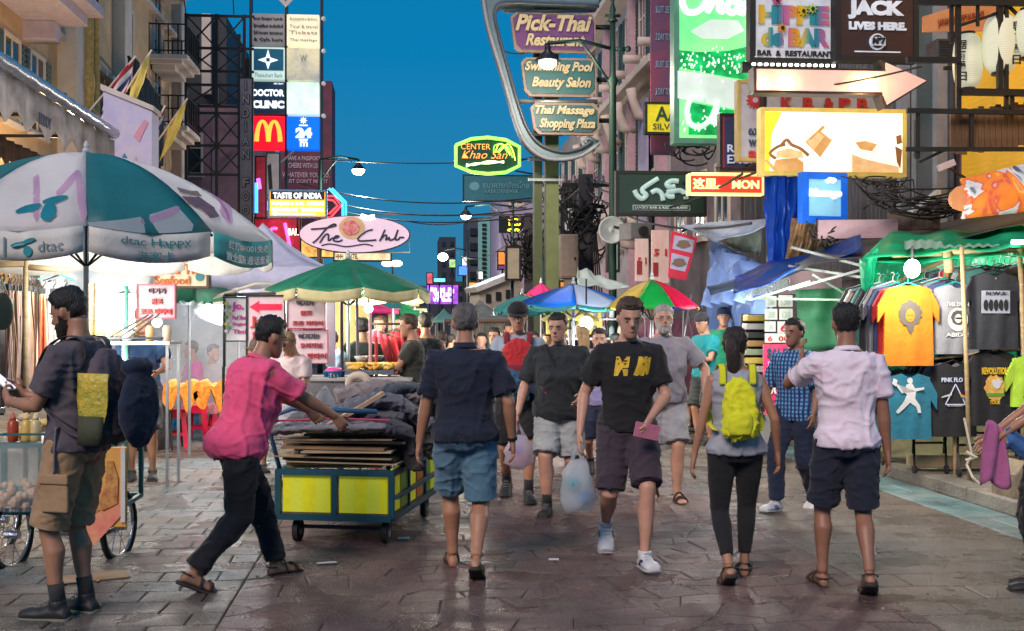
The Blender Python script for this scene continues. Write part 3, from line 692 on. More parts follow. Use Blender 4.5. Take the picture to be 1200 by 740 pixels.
# manhole lines: the drain covers sunk in the footway edge are not seen from here
# ------------------------------------------------------------------ buildings
CREAM = M('cream wall', (.66, .44, .26), .85, var=.25, scale=.8, bump=.2); CREAM2 = M('pale cream trim', (.66, .56, .50), .8, var=.15, scale=2)
DKGREEN = M('dark green shutter', (.03, .07, .065), .5); GLASS = M('dark glass', (.03, .045, .05), .08, var=.3, bump=0)
PINKW = M('dusky pink wall', (.34, .20, .24), .85, var=.3, scale=1.0); LILAC = M('lilac wall', (.42, .36, .52), .85, var=.2, scale=1)
WARM = E('warm window light', (1, .42, .06), 1.6, var=.5, scale=6)
def window(parent, c, w, h, axis, proud=.05, shutters=None, frame=CREAM2, pane=GLASS, louvre=False):
    """c centre in parent's local frame; axis 'y': wall faces -y, 'x+'/'x-': wall faces that way"""
    def B(dx, dn, dz, sx, sn, sz):
        if axis == 'y': return ((c[0] + dx, c[1] - dn, c[2] + dz), (sx, sn, sz))
        sg = 1 if axis == 'x+' else -1
        return ((c[0] + sg * dn, c[1] + dx, c[2] + dz), (sn, sx, sz))
    f = MB(); fw = .09
    for e in (-1, 1):
        f.box(*B(e * (w / 2), proud / 2, 0, fw, proud, h + fw)); f.box(*B(0, proud / 2 + .002, e * h / 2, w - fw, proud, fw))
    f.box(*B(0, proud / 2 - .004, 0, .05, proud * .7, h - fw)); f.box(*B(0, proud / 2 - .006, h * .15, w - fw, proud * .6, .05))
    fo = f.build('window', frame, parent)
    MB().box(*B(0, .008, 0, w - .03, .016, h - .03)).build('pane', pane, fo)
    MB().box(*B(0, proud, -h / 2 - .09, w + .2, proud * 2 + .06, .09)).build('sill', frame, fo)
    if shutters:
        for e in (-1, 1):
            sb = MB(); sb.box(*B(e * (w / 2 + .27), .03, 0, .42, .04, h))
            for k in range(int(h / .12)): sb.box(*B(e * (w / 2 + .27), .055, -h / 2 + .08 + k * .12, .34, .02, .05))
            sb.build('shutter', shutters, fo)
    return fo
def balcony(parent, c, w, d, rail=STEEL, slab=CREAM2, ht=.95):
    """projects toward +x (left-hand facade) in parent frame"""
    b = MB(); b.box((c[0] + d / 2, c[1], c[2]), (d, w, .16)); b.box((c[0] + d / 2 - .08, c[1], c[2] - .14), (d - .2, w - .2, .14)); b.box((c[0] + d * .35, c[1], c[2] - .30), (d * .6, w * .8, .18))
    bo = b.build('balcony', slab, parent, bevel=.02)
    r = MB(); z0 = c[2] + .08
    for zz in (z0 + .12, z0 + ht): 
        r.bar((c[0], c[1] - w / 2 + .05, zz), (c[0] + d - .05, c[1] - w / 2 + .05, zz), .04); r.bar((c[0], c[1] + w / 2 - .05, zz), (c[0] + d - .05, c[1] + w / 2 - .05, zz), .04); r.bar((c[0] + d - .05, c[1] - w / 2 + .03, zz), (c[0] + d - .05, c[1] + w / 2 - .03, zz), .04)
    n = 7
    for k in range(n + 1):
        y = c[1] - w / 2 + .05 + (w - .1) * k / n; hh = ht + (.18 if k in (0, n) else 0); r.bar((c[0] + d - .05, y, z0), (c[0] + d - .05, y, z0 + hh), .07 if k in (0, n) else .045)
    for k in range(4):
        for e in (-1, 1): r.bar((c[0] + d * k / 4, c[1] + e * (w / 2 - .05), z0), (c[0] + d * k / 4, c[1] + e * (w / 2 - .05), z0 + ht), .04)
    r.build('railing', rail, bo); return bo
# --- left: cream hotel with balconies.  Local frame: x = t, y = s
ht = thing('hotel_building', 'cream plastered building with small balconies and green windows on the left', 'building', (0, 0, 0), TH)
b = MB(); b.box((-11.0, 33.0, 8), (6.0, 20.0, 16)); b.build('wall', CREAM, ht)
b = MB(); b.box((-7.85, 34.3, 8), (.34, .9, 16)); b.box((-7.85, 42.6, 8), (.34, .8, 16)); b.box((-7.8, 28.9, 8), (.5, .8, 16))
b.build('pilaster', CREAM2, ht, bevel=.02)
b = MB()
for z in (4.9, 8.2, 11.5): b.box((-7.9, 33, z), (.22, 20.02, .14))
b.build('string_course', CREAM2, ht)
for y in (25.2, 26.9, 31.0, 35.6, 43.6):
    for z in (6.6, 9.9): window(ht, (-8.0, y, z), 1.0, 1.7, 'x+', shutters=DKGREEN if y < 32 else None)
for z in (7.75, 10.0, 12.6): balcony(ht, (-8.0, 39.6, z), 2.4, 1.2); window(ht, (-8.0, 39.6, z + 1.25), 1.1, 2.0, 'x+')
for z in (7.6,):                                   # big slab balcony near the camera
    b = MB(); b.box((-7.3, 24.9, 8.35), (1.6, 3.6, .22)); b.box((-7.4, 24.9, 8.12), (1.2, 3.2, .24)); b.box((-7.7, 26.2, 7.8), (.7, .5, .4)); b.build('canopy_slab', M('lavender paint', (.60, .50, .62), .7), ht, bevel=.02)
    b = MB()
    for k in range(9): b.bar((-6.6, 23.3 + k * .4, 8.46), (-6.6, 23.3 + k * .4, 9.4), .05)
    b.bar((-6.6, 23.2, 9.4), (-6.6, 26.7, 9.4), .06); b.build('railing', STEEL, ht)
for y, z in ((25.6, 6.25), (29.0, 5.55)):
    b = MB(); b.tube([(-7.9, y, z), (-7.2, y - .1, z + .03), (-7.0, y - .1, z)], [.05, .12, .14], 10); b.build('floodlight', STEEL, ht, smooth=True)
GOLD = M('gilded moulding', (.70, .46, .14), .4, .2, var=.35, scale=12)
b = MB(); b.box((-7.7, 29.6, 5.6), (.9, 1.3, 1.6)); b.box((-7.65, 29.6, 6.45), (1.1, 1.6, .14)); b.build('pedestal', M('ochre stone', (.36, .25, .10), .7), ht, bevel=.02)
b = MB(); b.lathe([(.2, 0), (.24, .1), (.14, .2), (.12, .5), (.16, .8), (.11, 1.2), (.13, 2.0), (.10, 3.0), (.13, 4.0), (.2, 4.1)], 12, (-7.5, 29.3, 6.52)); b.lathe([(.16, 0), (.1, .2), (.08, 4), (.16, 4.1)], 10, (-7.5, 29.95, 6.52)); b.build('gilded_column', GOLD, ht, smooth=True)
b = MB(); b.tube([(-6.9, 30.6, 5.2), (-6.75, 30.6, 5.45), (-6.7, 30.55, 6.0)], [.18, .30, .36], 12); b.build('urn_lamp', M('frosted urn', (.45, .42, .34), .3), ht, smooth=True)
# folded black steel stair panels on the facade
for k in range(6):
    b = MB(); y = 31.6 + k * .62; b.box((-6.9, y, 7.55 - k * .12), (.05, .5, 1.7)); [b.box((-6.87, y - .2 + j * .13, 7.55 - k * .12), (.05, .03, 1.7)) for j in range(4)]; b.build('louvre_panel', M('blue black louvre', (.03, .05, .065), .5), ht)
b = MB()
for z in (5.2, 6.7, 8.4): b.bar((-7.0, 31.2, z), (-7.0, 35.2, z - .3), .06)
for y in (31.3, 33.2, 35.1): b.bar((-7.0, y, 4.9), (-7.0, y, 8.4), .06)
b.bar((-7.9, 29.7, 6.2), (-6.9, 31.3, 7.6), .05); b.bar((-7.9, 30.3, 5.5), (-6.9, 31.3, 6.6), .05); b.build('steel_stair_frame', STEEL, ht)
# lit lower storey seen beneath the awning
for k in range(7):
    b = MB(); b.box((-7.94, 24.2 + k * 1.5, 3.9), (.1, 1.25, .75)); b.build('lit_window', WARM, ht)
b = MB(); b.box((-7.9, 29, 3.2), (.2, 12, .5)); b.build('shopfront_beam', M('dark timber', (.05, .03, .02), .7), ht)
# --- awning with scalloped valance
aw = thing('shop_awning', 'long white scalloped awning with silver gutter in front of the cream building', 'awning', (0, 0, 0), TH)
b = MB(); b.tube([(-4.95, s_, 4.86 + .01 * math.sin(s_ * 9)) for s_ in [11.5 + .25 * k for k in range(39)]], .10, 10); b.build('gutter', M('silver duct', (.55, .58, .66), .25, .8, var=.3, scale=8), aw, smooth=True)
b = MB(); b.sheet(lambda u, v: (-8.0 + 3.0 * u, 11.5 + 9.6 * v, 5.35 - .5 * u), 4, 12); b.build('roof_sheet', M('awning cream', (.50, .44, .40), .8, var=.3), aw, solid=.04)
def scal(x, z, d, y0, y1, n, mat, nm):
    b = MB(); m = n * 8
    b.sheet(lambda u, v: (x + .03 * math.sin(u * n * 6.28), y0 + (y1 - y0) * u, z - v * (d * (.62 + .38 * abs(math.sin(u * n * math.pi))))), m, 3); return b.build(nm, mat, aw, smooth=True, solid=.01)
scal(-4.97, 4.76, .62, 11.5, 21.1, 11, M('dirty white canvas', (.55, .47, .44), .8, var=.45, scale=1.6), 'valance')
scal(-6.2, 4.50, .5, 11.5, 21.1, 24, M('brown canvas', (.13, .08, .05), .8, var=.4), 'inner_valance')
b = MB()
for k in range(5): b.bar((-8, 12 + k * 2.1, 4.7), (-5, 12 + k * 2.1, 4.72), .05)
b.build('rafter', STEEL, aw)
for y in (13, 20.8): b = MB().tube([(-5.2, y, .1), (-5.2, y, 4.7)], .04, 8).build('post', GREYST, aw)
me = text_mesh('BUDDY', M('navy paint', (.05, .05, .10)), .03, 0, .01); fit_mesh(me, 0, -.08, .55, .08, 0, .01); o = link('lettering', me, aw, loc=(-4.90, 16.6, 4.38)); o.rotation_euler = (0, R(-14) * 0, R(90))
# painted white pylon at the awning's end
py_ = thing('painted_pylon', 'white pylon with colourful painting at the end of the awning', 'pylon', at(154, 150, 21.5), TH)
MB().prism([(-.42, -1.3), (.42, -1.3), (.42, .25), (-.42, .62)], -.3, .3).build('body', M('pylon white', (.60, .52, .60), .6, col2=(.45, .42, .66)), py_)
MB().prism([(-.46, .62), (.46, .25), (.46, .34), (-.46, .72)], -.34, .34).build('coping', CREAM2, py_)
for pts, c in (([(-.28, -.9), (-.05, -.5), (.02, -.62), (-.15, -1.0)], (.05, .2, .35)), ([(0, -1.1), (.15, -.55), (.3, -1.1)], (.55, .45, .25)), ([(.1, -.2), (.3, .1), (.36, .05), (.2, -.3)], (.7, .3, .4))):
    MB().prism(pts, -.318, -.298).build('painting', M('mural%g' % c[0], c), py_)
# flags
def flag(lb, px, py, Y, kind, a, ln, base):
    o = thing('flag', lb, 'flag', at(px, py, Y), 0, 'flags hung from the cream facade'); dx, dz = math.cos(a), math.sin(a)
    MB().tube([(-dx * .3, 0, -dz * .3), (dx * ln, 0, dz * ln)], .02, 6).build('pole', CREAM2, o)
    cols = {'thai': [(.45, .02, .03), (.7, .66, .66), (.04, .04, .16), (.7, .66, .66), (.45, .02, .03)], 'yellow': [(.62, .52, .14)]}[kind]
    n = len(cols)
    for k, c in enumerate(cols):
        b = MB(); b.sheet(lambda u, v: (dx * ln * (.25 + .7 * u) - .42 * (k + v) / n * (1 - .4 * u) * .5 , .05 * math.sin(u * 7 + (k + v) / n * 4), dz * ln * (.25 + .7 * u) - (k + v) / n * (.85 + .3 * (1 - u)) * .75), 8, 3)
        b.build('stripe' if n > 1 else 'cloth', M('flag %g%g%g' % c, c, .8), o, smooth=True)
flag('striped Thai flag, the nearer of the two on the cream facade', 112, 122, 22, 'thai', R(50), 1.15, 0)
flag('yellow flag beside the nearer Thai flag on the facade', 147, 108, 24, 'yellow', R(58), 1.0, 0)
flag('small striped Thai flag above the white pylon corner', 172, 165, 24, 'thai', R(62), .8, 0)
flag('yellow flag hanging by the lower balconies', 190, 158, 27, 'yellow', R(55), 1.0, 0)
# --- pink building behind the scaffold and the frame carrying the light boxes
pk = thing('pink_building', 'dusky pink building standing behind the steel sign scaffold', 'building', (0, 0, 0), TH)
MB().box((-10.3, 53, 5.2), (8.5, 8, 10.4)).build('wall', PINKW, pk)
MB().box((-10.9, 52.6, 12.2), (7.5, 7, 3.6)).build('upper_storey', M('charcoal cladding', (.035, .04, .05), .7), pk)
for x in (-12.6, -9.9, -7.6):
    MB().box((x, 48.96, 5.2), (.18, .14, 10.4)).build('wall_rib', M('pink trim', (.30, .19, .24), .8), pk)
MB().box((-7.9, 48.9, 12.4), (.35, .3, 3.2)).build('rail_post', CREAM2, pk)
for x, z in ((-11.2, 8.4), (-8.7, 8.4)): window(pk, (x, 49, z), 1.2, 1.6, 'y')
sc = thing('sign_scaffold', 'dark steel lattice scaffold left of the tower of light boxes', 'scaffold', at(258, 100, 40), TH); k = 40 / F
def sp(px, py): return ((px - 258) * k, 0, -(py - 100) * k)
XSc = [219, 254, 286]; YSc = [19, 57, 84, 100, 125, 133, 171, 205]
for x in XSc: MB().bar(Vector(sp(x, 17)), Vector(sp(x, 330 if x > 250 else 260)), .10).build('upright', STEEL, sc)
for y in YSc: MB().bar(Vector(sp(218, y)), Vector(sp(297, y)), .08).build('crossbar', STEEL, sc)
for (a, c) in ((0, 1), (1, 2)):
    for (u, v) in ((19, 57), (57, 84), (100, 125), (133, 171), (171, 205)):
        MB().bar(Vector(sp(XSc[a], u)), Vector(sp(XSc[c], v)), .05).build('brace', STEEL, sc); MB().bar(Vector(sp(XSc[c], u)) + Vector((0, .04, 0)), Vector(sp(XSc[a], v)) + Vector((0, .04, 0)), .05).build('brace', STEEL, sc)
for e in (280,): MB().bar(Vector(sp(e, 40)), Vector(sp(e, 330)), .10).build('upright', STEEL, sc)
# --- dark red tall building far left with a billboard
bb = thing('red_tower_building', 'dark red tower with a printed slogan panel behind the light boxes', 'building', at(358, 150, 62), TH); k = 62 / F
MB().box((0, 1.6, -2.0), (61 * k, 3, 112 * k + 4)).build('wall', M('maroon', (.20, .03, .06), .7, var=.4, scale=1, col2=(.04, .03, .06)), bb)
PALE = M('pale print', (.62, .45, .52), .7)
def bt(s, x0, y0, x1, y1, mat=PALE):
    me = text_mesh(s, mat, .01, 0, .01, 2); fit_mesh(me, (x0 - 358) * k, -(y1 - 150) * k, (x1 - 358) * k, -(y0 - 150) * k, .09, .03); link('lettering', me, bb)
bt('HAVE A PASSPORT ?', 336, 183, 378, 188); bt('CHEERS WITH LEO', 338, 191, 375, 197); bt('WHATEVER YOU DO,', 331, 202, 386, 209); bt("JUST DON'T MISS IT", 334, 210, 384, 216)
# --- far end of the street
far = [('grey far block under the sky at the end of the street', 430, 335, 520, 382, 150, (.10, .14, .20)), ('long low roof far left at the end of the street', 400, 346, 500, 390, 120, (.07, .09, .13)),
       ('dark narrow block with ledges left of the pale green tower', 515, 278, 534, 380, 95, (.05, .055, .08)), ('dark block below the far neon signs', 505, 330, 545, 385, 110, (.06, .07, .10))]
for lb, x0, y0, x1, y1, Y, c in far:
    k = Y / F; o = thing('far_building', lb, 'building', at((x0 + x1) / 2, (y0 + y1) / 2, Y), TH, 'far buildings closing the street')
    MB().box((0, 3, -1), ((x1 - x0) * k, 6, (y1 - y0) * k + 2)).build('wall', M('far%g' % c[0], c, .9, var=.3, scale=.5), o)
    n = int((x1 - x0) / 9)
    for q in range(n):
        for z in range(2 if y1 - y0 < 70 else 6): MB().box((((q + .5) / n - .5) * (x1 - x0) * k, -.03, ((y1 - y0) / 2 - 8 - z * 12) * k), (4 * k, .12, 5 * k)).build('window', GLASS, o)
tw = thing('green_tower_building', 'pale green tower with dark flanks and a ladder of small windows', 'building', at(563, 300, 80), TH); k = 80 / F
MB().box((0, 3, -20 * k), (30 * k, 6, 130 * k)).build('wall', M('dark flank', (.07, .08, .12), .8), tw)
MB().box((4 * k, -.12, -20 * k), (14 * k, .3, 126 * k)).build('stair_shaft', M('mint wall', (.22, .50, .48), .8, var=.1), tw)
for q in range(13): MB().box((4 * k, -.32, (36 - q * 5) * k), (5 * k, .12, 2.4 * k)).build('window', GLASS, tw)
for q in range(4): MB().box((-8 * k, -.05, (28 - q * 17) * k), (9 * k, .2, 8 * k)).build('window', GLASS, tw)
wb = thing('lilac_building', 'lilac white block with a black number display on its front', 'building', at(648, 300, 60), TH); k = 60 / F
MB().box((0, 4, 0), (120 * k, 8, 188 * k)).build('wall', LILAC, wb)
for q in range(5): MB().box((-2 * k, -.08, (86 - q * 9) * k + (0 if q < 3 else -44 * k)), (100 * k, .2, .25)).build('ledge', CREAM2, wb)
for x, y in ((648, 262), (615, 296), (660, 296), (585 + 20, 232), (655, 232)): window(wb, ((x - 648) * k, 0, -(y - 300) * k), 16 * k, 16 * k, 'y')
# --- right: white building with shutters (s 31-44)
wh = thing('white_shophouse', 'tall white shophouse with green shutters and scroll brackets on the right', 'building', (0, 0, 0), TH)
WHW = M('weathered white wall', (.50, .47, .50), .85, var=.25, scale=.9)
MB().box((10, 37.5, 8), (6, 13, 16)).build('wall', WHW, wh)
b = MB()
for z in (5.1, 8.6, 12.0): b.box((6.7, 37.5, z), (.62, 13.04, .22)); b.box((6.84, 37.5, z - .22), (.34, 13.02, .22))
b.build('cornice', CREAM2, wh, bevel=.02)
for y in (32.4, 34.6, 36.8, 39.0, 41.2, 43.2):
    for z in (6.9, 10.3, 13.6): window(wh, (7.0, y, z), .95, 1.9, 'x-', shutters=DKGREEN)
    for z in (4.75, 8.25): 
        b = MB(); b.tube([(6.95, y + 1.0, z - .9), (6.6, y + 1.0, z - .75), (6.45, y + 1.0, z - .3), (6.4, y + 1.0, z)], [.10, .16, .13, .16], 10); b.build('scroll_bracket', CREAM2, wh, smooth=True)
    b = MB(); b.tube([(6.9, y, 9.35), (6.4, y, 9.35)], .13, 10); b.build('roof_tile_end', CREAM2, wh, smooth=True)
b = MB()
for y in (31.6, 35.7, 40.1, 43.8): b.box((6.88, y, 8), (.28, .38, 16))
b.build('pilaster', M('pinkish plaster', (.55, .36, .42), .8), wh)
MB().box((6.75, 33.4, 5.6), (.06, 1.2, 4.6)).build('hanging_panel', M('lilac board', (.46, .40, .60), .6), wh)
# further right-hand shophouses beyond it
for lb, s0, s1, hgt, c, tf in (('pale shophouse beyond the white shuttered one on the right', 44.6, 53, 9.5, (.42, .36, .34), 7.0), ('cream shophouse with gable front far down the right side', 54, 62, 7, (.5, .45, .36), 6.6), ('brown far shophouse near the end of the right side', 63, 80, 9, (.2, .15, .14), 6.6)):
    o = thing('shophouse', lb, 'building', (0, 0, 0), TH, 'shophouses along the right side'); MB().box((tf + 3, (s0 + s1) / 2, hgt / 2), (6, s1 - s0, hgt)).build('wall', M('w%g' % c[0], c, .85, var=.3, scale=1), o)
    y = s0 + 1.2
    while y < s1 - .6:
        for z in (5.2, 8.0):
            if z + 1 < hgt: window(o, (tf, y, z), .9, 1.4, 'x-', shutters=DKGREEN)
        y += 2.1
# left side beyond the pink building
for lb, s0, s1, hgt, c in (('dim left-hand shophouse beyond the red neon front', 62, 78, 6.5, (.16, .12, .16)), ('dark left-hand shophouse near the end of the street', 80, 100, 6, (.1, .1, .14))):
    o = thing('shophouse', lb, 'building', (0, 0, 0), TH, 'shophouses along the left side'); MB().box((-11, (s0 + s1) / 2, hgt / 2), (6, s1 - s0, hgt)).build('wall', M('v%g' % c[0], c, .85, var=.3, scale=1), o)
    for q in range(6): window(o, (-8.0, s0 + 1.5 + q * 2.4, 4.4), .9, 1.3, 'x+')
# --- right near: corrugated facade with the steel gallery, shop row (s 12.5-31)
CORR = M('corrugated steel', (.10, .10, .115), .55, .4, var=.4, scale=2, aniso=(1, 1, .3))
cf = thing('corrugated_shophouse', 'dark corrugated metal shopfront behind the steel gallery on the right', 'building', (0, 0, 0), TH)
b = MB(); b.sheet(lambda u, v: (7.02 + .03 * math.sin(u * 130 * math.pi), 14.75 + 9.7 * u, 2.3 + 5.9 * v), 300, 1); b.build('corrugated_sheet', CORR, cf, smooth=True)
MB().box((10.3, 19.65, 4.2), (6.4, 9.8, 8.4)).build('wall', M('dusk plaster', (.22, .17, .20), .85, var=.4, scale=1), cf)
for y, h0, h1 in ((14.95, 2.6, 7.2), (15.6, 2.6, 7.2), (16.1, 2.6, 7.2)): MB().box((6.93, y, 4.9), (.14, .14, 4.6)).build('door_post', M('grey post', (.3, .3, .33), .6), cf)
MB().box((6.92, 15.28, 4.9), (.10, .5, 4.4)).build('tall_door', M('slatted grey door', (.12, .13, .14), .6, wave=(14, (.05, .05, .055), 'Y')), cf)
MB().bar((6.84, 14.8, 3.3), (6.84, 16.6, 2.9), .07).build('pale_brace', WHITEP, cf)
jp = thing('japanese_restaurant', 'yellow walled upstairs restaurant front with orange banner above the gallery', 'building', (0, 0, 0), TH)
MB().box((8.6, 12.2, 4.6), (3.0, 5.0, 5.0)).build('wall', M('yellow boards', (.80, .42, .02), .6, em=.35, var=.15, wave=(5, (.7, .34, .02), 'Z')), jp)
MB().box((8.9, 12.2, 8.2), (3.6, 4.9, 2.2)).build('upper_wall', M('dusk plaster', (.22, .17, .20)), jp)
MB().box((9, 12.2, 1.0), (3.6, 5.0, 2.2)).build('lower_wall', M('brown lower wall', (.16, .11, .09), .8, var=.4), jp)
# shop units behind the signs
for lb, s0, s1, c in (('plaster shop front hidden behind the stacked signs', 24.6, 31, (.30, .24, .26)),):
    o = thing('shophouse', lb, 'building', (0, 0, 0), TH, 'shophouses along the right side'); MB().box((10, (s0 + s1) / 2, 7), (6, s1 - s0, 14)).build('wall', M('x%g' % c[0], c, .85, var=.35, scale=1), o)
    for y in (25.8, 27.8, 29.8):
        for z in (4.4, 7.2, 10): window(o, (7.0, y, z), 1.1, 1.5, 'x-')
# ------------------------------------------------------------------ signs
WH = E('white letters', (.9, .93, .95), 1.0); WHM = M('white letter', (.8, .8, .8), .5, bump=0); NAVY = M('navy panel', (.015, .06, .13), .4); BLK = M('black letter', (.015, .015, .02), .5, bump=0)
REDL = M('red letter', (.55, .03, .03), .5, bump=0)
# tower of eight light boxes
YT = 44; K2 = YT / F
tw = thing('light_box_tower', 'two by four tower of square light boxes with clinic and burger signs', 'sign tower', at(336, 98, YT), TH)
def lb(x0, y0, x1, y1, mat, nm='light_box'):
    o = MB().box(((x0 + x1 - 672) / 2 * K2, 0, -((y0 + y1) / 2 - 98) * K2), ((x1 - x0) * K2 - .05, .5, (y1 - y0) * K2 - .05)).build(nm, mat, tw, bevel=.02); return o
def lt(par, s, x0, y0, x1, y1, mat, bold=.02, nm='lettering', d=.26, res=3):
    me = text_mesh(s, mat, bold, 0, .01, res); fit_mesh(me, (x0 - 336) * K2, -(y1 - 98) * K2, (x1 - 336) * K2, -(y0 - 98) * K2, -d, .03); link(nm, me, par)
def lp(par, pts, mat, nm='emblem', d=.25):
    MB().prism([((x - 336) * K2, -(y - 98) * K2) for x, y in pts], -d - .03, -d + .005).build(nm, mat, par)
def two_tone(name, c1, c2, em):           # back-lit acrylic, uneven tube light put into its two colours
    m = M('lit ' + name, c1, .35, em=em, var=.1, col2=c2, scale=1.3, bump=0); return m
a = lb(296, 18, 335, 56, M('unlit print panel', (.28, .27, .30), .5, col2=(.38, .36, .38), scale=1))
for k, (t_, y) in enumerate((('Best Burger Lunch', 23), ('Breakfast included', 31), ('24 hours internet', 39), ('& Cafe here', 47))): lt(a, t_, 299, y, 332, y + 4, BLK, 0, res=1)
a = lb(336, 18, 375, 56, two_tone('warm box', (1, .84, .52), (.50, .44, .34), .75))
for y, t_ in ((22, 'Accommodation'), (31, 'Tour & travel'), (38, 'Tickets'), (47, 'Thai massage')): lt(a, t_, 340, y, 372, y + 4, M('faded grey letter', (.45, .42, .36)), 0, res=1)
a = lb(296, 57, 335, 96, two_tone('pale box', (.60, .80, .78), (.55, .72, .62), .5)); lp(a, [(299, 60), (333, 60), (333, 85), (299, 85)], M('teal panel', (.01, .17, .30), .4), 'panel')
lp(a, [(315.5, 61), (318, 70), (327, 73), (318, 76), (315.5, 84), (313, 76), (304, 73), (313, 70)], WH, 'star', .28)
lp(a, [(313.5, 71), (317.5, 71), (317.5, 75), (313.5, 75)], M('teal panel', (.01, .17, .30)), 'star_centre', .31)
lt(a, 'Thanachart Bank', 300, 88, 332, 93, M('grey faint letter', (.5, .6, .6)), 0, res=1)
a = lb(336, 57, 375, 96, two_tone('dim yellow box', (.66, .60, .36), (.28, .28, .28), .55)); lt(a, 'W', 352, 66, 360, 74, M('faded grey letter', (.45, .42, .36)), .01)
a = lb(296, 97, 335, 136, NAVY); lt(a, 'DOCTOR', 297.5, 107, 334, 115, WH, .05); lt(a, 'CLINIC', 297.5, 120, 334, 129, WH, .06); lt(a, 'skin laser', 322, 99, 333, 101, WH, .0, res=1)
a = lb(336, 97, 375, 136, two_tone('greenish white box', (.80, .94, .84), (.42, .62, .55), .65))
a = lb(296, 137, 335, 177, E('red box', (.85, .005, .02), .9, var=.02)); YL = E('gold arches', (1, .50, .06), 1.0)
for e in (0, 1):
    c = 309 if e == 0 else 322.5; q = arc(c, 170, 6.8, 26, 5, 175, 16); b = MB()
    b.tube([((x - 336) * K2, -.28, -(y - 98) * K2) for x, y in q], [(.05 + .035 * abs(math.cos(R(5 + 170 * i / 16))), .02) for i in range(17)], 6, up=(1, 0, 0)); b.build('arch', YL, a)
a = lb(336, 137, 375, 177, E('blue box', (.0, .12, .80), .9, var=.02)); lt(a, '24', 347, 151, 366, 163, WH, .07)
lp(a, [(351, 147.5), (361, 147.5), (361, 149), (351, 149)], WH); lp(a, [(351, 164), (361, 164), (361, 166), (351, 166)], WH)
lp(a, [p for k in range(8) for p in ((356 + 4.5 * math.cos(k * math.pi / 4), 142.5 + 4.5 * math.sin(k * math.pi / 4)), (356 + 2.2 * math.cos((k + .5) * math.pi / 4), 142.5 + 2.2 * math.sin((k + .5) * math.pi / 4)))], WH, 'sun_symbol')
lt(a, 'm', 352, 167, 361, 173, WH, .03)
for x in (294.5, 335.5, 376.5): MB().box(((x - 336) * K2, .1, -12.5 + 8), (.09, .4, 21)).build('mast', STEEL, tw)
for q in range(4): MB().sph(((379 - 336) * K2, -.1, -((22 + q * 38) - 98 + 80 * 0) * K2), .09, 8, 6).build('spot_lamp', WHITEP, tw)
MB().tube([((315 - 336) * K2, -.2, -(205 - 98) * K2), ((345 - 336) * K2, -.2, -(178 - 98) * K2)], .05, 6).build('stay_pole', GREYST, tw)
# tiny hanging diamond at the top edge
o = Sign('diamond_sign', 'small diamond shaped sign cut by the top edge above the light boxes', 'sign', 324, -8, 346, 10, 30, STEEL, panel=False)
o.d = .1; o.poly([(324, -2), (335, -12), (346, -2), (335, 10)], M('diamond plate', (.6, .6, .62)), 'panel', .06); o.poly([(332, -2), (335, -6), (338, -2), (335, 3)], BLK, 'symbol', .02, .06); o.strokes([[(335, -12), (335, -60)]], .02, STEEL, 'hanger')
# vertical Indian food sign
o = Sign('vertical_sign', 'tall grey vertical sign with outlined Indian food letters', 'sign', 281, 92, 296, 275, 36, M('grey panel', (.32, .29, .35), .6, var=.2), STEEL)
OUT = M('dark outline', (.04, .04, .05)); PAL = M('pale grey letter', (.42, .40, .44))
for q, ch in enumerate('INDIAN FOOD'):
    if ch == ' ': continue
    y = 95 + q * 16.2; d_ = 3 if ch == 'I' else 0; o.text(ch, 284 + d_, y, 293 - d_, y + 12, OUT, .10, name='letter_outline', res=2); o.text(ch, 284.8 + d_, y + .8, 292.2 - d_, y + 11.2, PAL, .02, thick=.05, name='letter', res=2)
MB().tube([(0, .3, 3), (0, .3, -6)], .08, 8).build('mast', STEEL, o.root)
# Taste of India
ORG = E('orange light box', (1, .40, .04), 1.5, var=.1); HOT = E('hot white letters', (1, .95, .80), 2.2)
o = Sign('lit_sign', 'glowing orange and black Taste of India sign', 'sign', 316, 224, 382, 255, 30, ORG, CHROME, .05)
o.rect(318, 225, 380, 234.5, BLK, 'header'); o.text('TASTE OF INDIA', 321, 226.5, 377, 233.5, WH, .05, thick=.05)
o.text('PUNJABI & DAL  INDIAN', 319, 237, 379, 242.5, HOT, .04, res=2); o.text('RESTAURANT  TANDOORI', 319, 244, 379, 248.5, HOT, .04, res=2); o.poly([(319, 251), (324, 249), (324, 250.3), (370, 250.3), (370, 252), (324, 252), (324, 253.4)], HOT, 'arrow')
o.strokes([[(349, 256), (349, 262), (349, 275)]], .03, STEEL, 'mast')
# neon chevrons
NR, NB, NG, NY, NP = E('red neon', (1, .05, .07), 2.5), E('blue neon', (.05, .45, 1), 2.5), E('green neon', (.25, 1, .08), 2.2), E('yellow neon', (1, .85, .1), 2.5), E('magenta neon', (1, .1, .6), 2.5)
o = Sign('neon_arrow_sign', 'dark arrow shaped sign with red and blue neon chevrons', 'neon sign', 384, 222, 406, 262, 34, STEEL, panel=False); o.d = .14
o.poly([(381, 226), (390, 222), (405, 238), (405, 262), (381, 262)], M('deep navy plate', (.02, .03, .08)), 'panel', .08)
o.neon([(384, 231), (392, 231), (400, 242), (388, 256), (384, 256)], .03, NR, lift=.12); o.neon([(384, 235), (391, 236), (396, 242), (386, 252)], .03, NR, lift=.12)
for dx in (0, 3.5): o.neon([(386 + dx, 222), (402 + dx, 238), (402 + dx, 262)], .035, NB, lift=.12)
